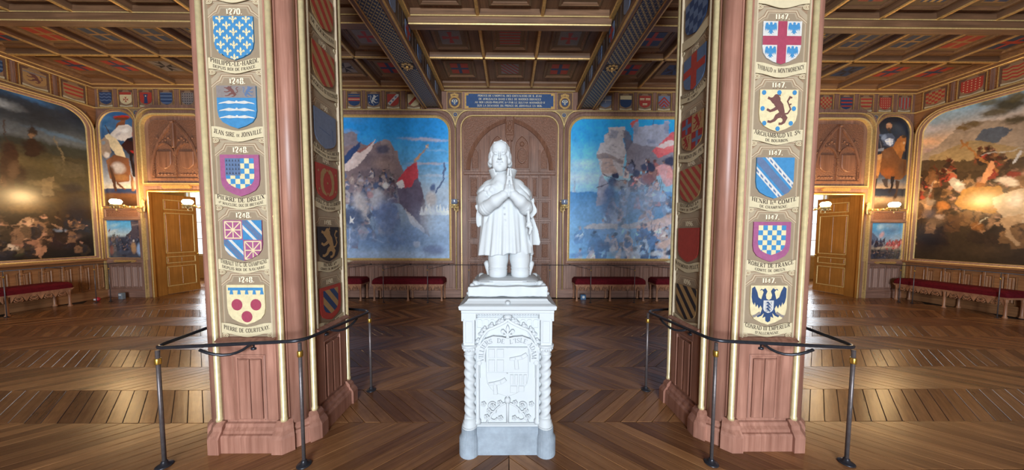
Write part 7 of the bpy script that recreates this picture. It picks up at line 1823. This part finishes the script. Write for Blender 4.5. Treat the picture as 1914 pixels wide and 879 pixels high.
        for s in (-1, 1):
            for i in range(3): mb.sweep(T, rrect(s*(.17+.0)-.022+s*(i-1)*.05, s*.17+.022+s*(i-1)*.05, 1.0, 1.07, .02, 4), [(0, 0), (0, .006), (.005, .006), (.005, 0)], True, 0)
        mb.build('ogee_arch', M['stone'], t)
        mb = MB(); mb.slab(T, [(a, b) for a, b in at(FLEUR, 0, .968, .13)][::-1], 0, .026, 0, .003); mb.slab(T, rc(-.035, .035, .945, .957), .016, .024, 0); mb.build('fleur_de_lis', M['stone'], t)
        shp = [(a*.335-.003, .452+b*.40) for a, b in SH]; mb = MB(); mb.slab(T, shp, 0, .018, 0, .005)
        mb.rect(T, -.006, .0, .47, .845, .016, .021); mb.rect(T, -.165, .16, .645, .651, .016, .021)
        for (a, b, c, d) in ((-.15, -.10, .77, .84), (-.085, -.03, .77, .84), (-.15, -.10, .66, .755), (-.085, -.03, .66, .755), (.02, .045, .555, .635), (.055, .08, .555, .635), (.09, .115, .555, .635), (.125, .15, .555, .635), (.02, .075, .49, .545), (.085, .13, .50, .545)): mb.rect(T, a, b, c, d, .014, .026, 0, .003)
        for du, dv in ((.0, .0), (-.165, -.20)):    # two raised sleeves with hanging cuffs
            for q in band([(.15+du, .80+dv), (.11+du, .775+dv), (.06+du, .765+dv), (.015+du, .762+dv)], [.03, .032, .028, .018]): mb.slab(T, q, .014, .032, 0, .004)
            mb.slab(T, [(.05+du, .765+dv), (.08+du, .765+dv), (.088+du, .68+dv), (.055+du, .68+dv)], .014, .034, 0, .004)
        mb.build('carved_shield', M['stone'], t)
        # scroll with incised lettering, following the shield's head and sides
        mb = MB(); pth = [(-.205, .735), (-.206, .80), (-.196, .855), (-.165, .895), (-.11, .915), (-.05, .910), (0, .898), (.05, .910), (.11, .915), (.165, .895), (.196, .855), (.206, .80), (.205, .735)]
        nr = mitres(pth, False); h = .030
        up = [(a+n[0]*h, b+n[1]*h) for (a, b), n in zip(pth, nr)]; dn = [(a-n[0]*h, b-n[1]*h) for (a, b), n in zip(pth, nr)]
        for i in range(len(pth)-1): mb.slab(T, [dn[i], dn[i+1], up[i+1], up[i]], .004, .034)
        for s in (-1, 1): mb.slab(T, circ(s*.222, .735, .02, 12), 0, .038, 0, .004)
        sc = mb.build('scroll', M['stone'], t)
        L = [0]
        for a, b in zip(pth[:-1], pth[1:]): L.append(L[-1]+math.dist(a, b))
        words = ['VILLIERS', ' DE ', "L'ISLE", 'ADAM']; tw = [text_polys(q+' ', .8) for q in words]; tot = sum(q[1]+.07 for q in tw)*.034; k = .034; sc_ = (L[-1]-.02)/tot
        def along(s, o):
            s = min(max(s, 0), L[-1]-1e-6)
            for i in range(len(pth)-1):
                if s <= L[i+1]:
                    f = (s-L[i])/(L[i+1]-L[i]); a, b = pth[i], pth[i+1]; n0, n1 = nr[i], nr[i+1]; nx, ny = n0[0]+(n1[0]-n0[0])*f, n0[1]+(n1[1]-n0[1])*f
                    return (a[0]+(b[0]-a[0])*f+nx*o, a[1]+(b[1]-a[1])*f+ny*o)
        o0 = 0
        for pl, w in tw:
            mb = MB()
            for p in pl: mb.poly(T, [along(.01+(o0+a)*k*sc_, (b-.5)*k) for a, b in p], .0346)
            mb.build('lettering', M['stoneink'], sc, fix=False); o0 += w+.07
        # foliage scrolls under the shield
        mb = MB(); mb.tube([T(0, .24, .008), T(0, .47, .008)], .011, 8); mb.ball(T(0, .425, .014), (.024, .016, .026), 0)
        for s in (-1, 1):
            P1 = [T(s*(.015+.15*q), .40-.16*q+.03*math.sin(PI*q), .009) for q in [i/8 for i in range(9)]]
            mb.tube(P1, .008, 6)
            for (cu, cv, r0, st, turn) in ((.115, .375, .048, -2.2, 4.6), (.105, .285, .040, 2.0, -4.8), (.195, .375, .0, 0, 0)):
                if r0: mb.tube([T(s*(cu+r0*(1-.45*q)*math.cos(st+turn*q)), cv+r0*(1-.45*q)*math.sin(st+turn*q), .010) for q in [i/14 for i in range(15)]], .006, 6)
            for cu, cv in ((.115, .375), (.055, .275), (.19, .39), (.165, .285), (.06, .40), (.145, .335)):
                for g in range(5): mb.ball(T(s*cu+.013*math.cos(g*1.257), cv+.013*math.sin(g*1.257), .010), (.009, .009, .010), 0, 6, 4)
                mb.ball(T(s*cu, cv, .016), .007, 0, 6, 4)
        mb.build('foliage_scroll', M['stone'], t)
M['stoneink'] = plain('incised_grey_lettering', srgb(122, 130, 138), .7)
pedestal()

# ================================================================== FURNITURE
def rail_post(mb, x, y, top, r=.014, base=True): mb.tube([(x, y, .01), (x, y, top)], r, 8)
def barrier(sx):
    # a bent iron rail on posts round a column, with two curved arms fixed to the column
    P = [(-2.60, 2.10, .90), (-1.515, 2.10, .955), (-1.505, 3.18, .885), (-2.62, 3.22, .95)]
    P = [(sx*-a, b, c) for a, b, c in P]
    t = thing('barrier_railing', (sx*2.06, 2.66, 0), 'low dark iron railing round the foot of the %s column' % ('left' if sx < 0 else 'right'), 'railing', 'railings round the columns')
    path = []
    n = 4; rad = [.09, .10, .16, .25]
    for i in range(4):
        a, p, b = Vector(P[i-1]), Vector(P[i]), Vector(P[(i+1) % 4]); r = rad[i]
        u, w = (a-p).normalized(), (b-p).normalized()
        for k in range(7):
            s = k/6; path.append(p+u*r*(1-s)**2+w*r*s**2)
    mb = MB(); mb.tube(path, .0135, 8, 0, True); mb.build('rail', M['iron'], t)
    for i in (0, 1, 2):
        x, y, z = P[i]; off = {0: (.035*-sx*-1, .03), 1: (0, 0.0), 2: (0, -.0)}[i]
        if i == 0: x, y = sx*2.575, 2.112
        if i == 1: x, y = sx*1.54, 2.115
        if i == 2: x, y = sx*1.525, 3.15
        mb = MB(); mb.tube([(x, y, .012), (x, y, z-.02)], .0125, 10); post = mb.build('post', M['steel'], t)
        mb = MB(); mb.lathe([(.017, z-.125), (.019, z-.12), (.019, z-.085), (.017, z-.08)], (x, y, 0), 12); mb.build('brass_collar', M['brass'], post)
        mb = MB(); mb.lathe([(.05, 0), (.05, .005), (.042, .010), (.022, .016), (.018, .035), (.014, .04)], (x, y, 0), 16); mb.build('foot', M['iron'], post)
    fx, fy = sx*2.07, 2.10
    mb = MB(); pts = []
    for k in range(9): g = PI/2*k/8; pts.append((sx*(2.26-.24*math.sin(g)), 2.105+.17*(1-math.cos(g)), .885-.055*math.sin(2*g)))
    mb.tube(pts+[(sx*2.02, 2.288, .83)], .011, 8); mb.lathe([(.022, -.012), (.024, 0), (.018, .008)], (sx*2.02, 2.282, .83), 10); mb.build('wall_arm', M['iron'], t)
    mb = MB(); pts = []
    for k in range(9): g = PI/2*k/8; pts.append((sx*(1.51+.14*(1-math.cos(g))), 2.86-.26*math.sin(g), .89-.05*math.sin(2*g)))
    mb.tube(pts+[(sx*1.66, 2.6, .83)], .011, 8); mb.lathe([(.022, -.012), (.024, 0), (.018, .008)], (sx*1.652, 2.6, .83), 10); mb.build('wall_arm', M['iron'], t)
barrier(-1); barrier(1)

# benches: dark red velvet on pierced gothic frames
def bench_parts(L=1.78, Dp=.42):
    parts = []
    mb = MB(); n = 8; T = lambda u, v, d: (u, v, d)
    mb.slab(T, rrect(-L/2-.01, L/2+.01, -.015, Dp+.015, .04, 4, True), .435, .50, 0); mb.slab(T, rrect(-L/2-.01, L/2+.01, -.015, Dp+.015, .06, 5, True), .50, .575, 0, .05)
    parts.append(('cushion', mb, 'velvet'))
    mb = MB(); mb.box(-L/2, L/2, 0, .035, .395, .435); mb.box(-L/2, L/2, Dp-.035, Dp, .395, .435); mb.box(-L/2, -L/2+.035, .035, Dp-.035, .395, .435); mb.box(L/2-.035, L/2, .035, Dp-.035, .395, .435)
    mb.box(-L/2-.012, L/2+.012, -.012, Dp+.012, .42, .436); parts.append(('seat_frame', mb, 'bench'))
    F = lambda u, v, d: (u, .012-d, v)
    for s in (-1, 1):
        # pierced apron between legs: bar, roundels with trefoils, cusped arch
        mb = MB(); a, b = (s*.045, s*(L/2-.06)); a, b = min(a, b), max(a, b); m = (a+b)/2; w = b-a
        mb.rect(F, a, b, .375, .396, -.022, 0)
        for k in range(4):
            c = a+w*(k+.5)/4
            ring = [(c+.052*math.cos(2*PI*i/12), .332+.045*math.sin(2*PI*i/12)) for i in range(12)]
            mb.sweep(F, ring, [(0, -.02), (0, 0), (.014, 0), (.014, -.02)], True, 0)
            for g in range(3): mb.sweep(F, circ(c+.016*math.cos(PI/2+g*2*PI/3), .332+.014*math.sin(PI/2+g*2*PI/3), .017, 8), [(0, -.015), (0, -.003), (.006, -.003), (.006, -.015)], True, 0)
        for k in range(5):
            c = a+w*k/4; q = [(max(a, c-.05), .375), (max(a, c-.03), .33), (max(a, min(b, c)), .27), (min(b, c+.03), .33), (min(b, c+.05), .375)]
            mb.slab(F, q, -.02, -.002, 0)
        for k in range(4):
            c = a+w*(k+.5)/4; mb.tube([F(c-.06, .30, -.01), F(c-.04, .268, -.01), F(c, .29, -.01), F(c+.04, .268, -.01), F(c+.06, .30, -.01)], .008, 6)
        parts.append(('pierced_apron', mb, 'bench'))
    for x in (-L/2+.04, 0, L/2-.04):
        for y in (.035, Dp-.035):
            mb = MB(); mb.lathe([(.036, 0), (.038, .02), (.028, .035), (.024, .05), (.022, .2), (.022, .33), (.03, .345), (.026, .36), (.034, .38), (.034, .40)], (x, y, 0), 10); parts.append(('leg', mb, 'bench'))
    return parts
BP = [(n, mb.mesh(n, M[m])) for n, mb, m in bench_parts()]
def bench(x, y, rz, label):
    t = thing('upholstered_bench', (x, y, 0), label, 'bench', 'red velvet benches along the walls'); t.rotation_euler = (0, 0, rz)
    for n, me in BP: link(n, me, t)
    return t
WH = {-1: 'left', 1: 'right'}
for s in (-1, 1):
    o = '%s of the statue' % WH[s]
    bench(s*2.57, 7.31, 0, 'red velvet bench under the blue-skied painting, nearest to the carved door on the %s' % WH[s])
    bench(s*4.62, 7.31, 0, 'red velvet bench half hidden behind the %s column, under the far painting' % WH[s])
    bench(s*6.75, 7.31, 0, 'red velvet bench between the %s column and the %s side door' % (WH[s], WH[s]))
bench(-10.18, 5.94, PI/2, 'red velvet bench on the left side wall under the stormy painting')
bench(10.20, 6.70, -PI/2, 'red velvet bench on the right side wall under the battle painting')
bench(10.20, 4.55, -PI/2, 'second red velvet bench on the right side wall, cut off by the picture edge') if False else None

# thin rail on posts in front of the wall
def wall_rail(pts, posts, label, stays=()):
    t = thing('wall_barrier', (pts[0][0], pts[0][1], 0), label, 'barrier', 'thin barriers before the walls')
    mb = MB(); mb.tube(pts, .009, 6); mb.build('rail', M['iron'], t)
    for x, y in posts:
        mb = MB(); mb.tube([(x, y, .008), (x, y, .94)], .009, 6); p = mb.build('post', M['steel'], t)
        mb = MB(); mb.lathe([(.035, 0), (.035, .006), (.015, .015)], (x, y, 0), 10); mb.build('foot', M['iron'], p)
        mb = MB(); mb.lathe([(.0125, .80), (.0125, .835)], (x, y, 0), 8); mb.build('brass_collar', M['brass'], p)
    for a, b in stays:
        mb = MB(); mb.tube([a, b], .006, 6); mb.lathe([(.016, -.01), (.016, .01)], b, 8); mb.build('wall_stay', M['iron'], t)
wall_rail([(-7.45, 7.15, .945), (7.45, 7.15, .945)], [(s*x, 7.16) for s in (-1, 1) for x in (1.0, 2.02, 3.11, 4.15, 5.3, 6.4, 7.45)], 'thin iron barrier on slender posts before the far wall benches',
          [((s*x, 7.15, .83), (s*(x-.5 if x > 3 else x-.42), 7.69, .90)) for s in (-1, 1) for x in (2.02, 3.11, 4.15)])
for s in (-1, 1):
    wall_rail([(s*9.93, 7.72, .945), (s*9.93, 7.24, .945), (s*10.12, 7.16, .945), (s*10.12, 1.0, .945)], [(s*9.93, 7.27), (s*10.10, 7.14), (s*10.16, 5.90), (s*10.12, 4.2)], 'thin iron barrier on slender posts before the %s side wall' % WH[s],
              [((s*10.12, 6.65, .90), (s*10.58, 6.72, .92))])
    wall_rail([(s*7.6, 7.70, .945), (s*7.56, 7.2, .945), (s*7.62, 7.12, .945)], [(s*7.62, 7.14)], 'short iron barrier return beside the %s side door' % WH[s]) if False else None
# small things on the floor
M['redplastic'] = plain('red_plastic', srgb(176, 40, 52), .4); M['greyplastic'] = plain('grey_plastic', srgb(120, 130, 140), .5); M['whiteplastic'] = plain('white_plastic', srgb(226, 226, 226), .5)
M['bluebox'] = plain('blue_box_paint', srgb(70, 110, 150), .4)
def small(name, loc, label, cat, build):
    t = thing(name, loc, label, cat); build(t, loc)
def extinguisher(t, p):
    x, y, z = p; mb = MB(); mb.lathe([(.065, 0), (.07, .02), (.07, .17), (.05, .205), (.02, .22)], p, 12); mb.build('body', M['redplastic'], t)
    mb = MB(); mb.lathe([(.015, .22), (.015, .24)], p, 8); mb.box(x-.04, x+.025, y-.01, y+.01, z+.24, z+.252); mb.build('valve', M['iron'], t)
small('fire_extinguisher', (7.43, 7.52, 0), 'small red extinguisher on the floor under the bench by the right side door', 'extinguisher', extinguisher)
def socketbox(t, p):
    x, y, z = p; mb = MB(); mb.slab(lambda u, v, d: (x+u, y+v, d), rrect(-.07, .07, -.05, .05, .015, 3, True), 0, .13, 0, .012); mb.build('body', M['bluebox'], t)
    mb = MB(); mb.slab(lambda u, v, d: (x+u, y-.05-d, v), circ(0, .07, .035, 12), 0, .008); mb.build('socket', M['whiteplastic'], t)
small('socket_box', (1.93, 7.55, 0), 'small blue box on the floor under the bench right of the carved door', 'box', socketbox)
def sensor(t, p):
    x, y, z = p; mb = MB(); mb.slab(lambda u, v, d: (x+u, y+v, d), rrect(-.05, .05, -.04, .04, .01, 3, True), 0, .16, 0, .01); mb.build('body', M['greyplastic'], t)
    mb = MB(); mb.rect(lambda u, v, d: (x+u, y-.04-d, v), -.03, .03, .09, .13, 0, .004); mb.build('cover', M['whiteplastic'], t)
small('sensor_box', (-10.02, 7.55, 0), 'small grey box on the floor below the left niche', 'box', sensor)
def alarm(t, p):
    x, y, z = p; mb = MB(); mb.ball((x, y, z+.05), (.06, .05, .05), 0, 12, 8); mb.build('dome', M['redplastic'], t)
    mb = MB(); mb.slab(lambda u, v, d: (x+u, y-.05-d, z+v), rc(-.02, .02, .03, .07), -.01, .004); mb.build('label', M['whiteplastic'], t)
small('warning_light', (-10.3, 7.30, 0), 'small red and white warning light on the floor by the left wall barrier', 'light', alarm)

# sconces
M['glow'] = emit('lit_glass_globe', (1, .80, .48), 30); M['glassoff'] = plain('unlit_bluish_glass', srgb(120, 132, 156), .15, 0, .05, 20, 0, .6)
def sconce(x, lit, label, z=2.42, reach=.52):
    t = thing('wall_sconce', (x, YW-.06, z), label, 'sconce', 'gilded wall sconces')
    y = YW-.05; mb = MB(); mb.slab(lambda u, v, d: (x+u, y-d, z+v), [(-.03, -.16), (.03, -.16), (.045, -.05), (.03, .06), (.05, .10), (0, .17), (-.05, .10), (-.03, .06), (-.045, -.05)], 0, .03, 0, .01); mb.build('backplate', M['gilt'], t)
    mb = MB(); pts = []
    for k in range(11): s = k/10; pts.append((x, y-.02-reach*s, z-.05-.05*math.sin(PI*s)+.03*s))
    mb.tube(pts, .013, 8)
    for k in range(9): s = (k+.5)/9; mb.ball((x+.016*(-1)**k, y-.02-reach*s, z-.03-.05*math.sin(PI*s)+.03*s), (.022, .028, .03), 0, 8, 5)
    for k in range(7): g = 1.5*PI*k/6; mb.ball((x, y-.1-.05*math.cos(g), z-.12-.05*math.sin(g)), .014, 0, 6, 4)
    mb.tube([(x, y-.06-.06*math.cos(1.8*PI*k/12), z-.13-.06*math.sin(1.8*PI*k/12)) for k in range(13)], .009, 6); mb.build('scrolled_arm', M['gilt'], t)
    c = (x, y-.02-reach, z-.02)
    mb = MB(); mb.lathe([(.006, -.16), (.018, -.14), (.008, -.12), (.016, -.09), (.05, -.06), (.085, -.035), (.10, -.01), (.092, 0), (.08, -.01)], c, 14)
    for k in range(6): g = PI*k/3; mb.ball((c[0]+.085*math.cos(g), c[1]+.085*math.sin(g), c[2]-.07), (.014, .014, .03), 0, 6, 5)
    mb.build('cup', M['gilt'], t)
    mb = MB(); mb.lathe([(.05, 0), (.085, .02), (.10, .055), (.10, .075), (.085, .105), (.06, .12)] if lit else [(.05, 0), (.075, .02), (.085, .06), (.08, .10), (.086, .125), (.05, .12)], c, 18)
    mb.build('glass_globe', M['glow'] if lit else M['glassoff'], t)
    if lit:
        d = bpy.data.lights.new('sconce_light', 'POINT'); d.energy = 95; d.color = (1, .64, .28); d.shadow_soft_size = .09
        lo = bpy.data.objects.new('sconce_light', d); COL.objects.link(lo); lo.location = (c[0], c[1]-.02, c[2]+.17)
for s in (-1, 1):
    sconce(s*1.37, False, 'unlit gilded sconce with bluish globe on the %s side of the carved door' % WH[s], 2.46, .38)
    sconce(s*9.52, True, 'lit gilded sconce beside the small painting, outer side of the %s side door' % WH[s])
    sconce(s*7.80, True, 'lit gilded sconce on the inner side of the %s side door, near the column' % WH[s])
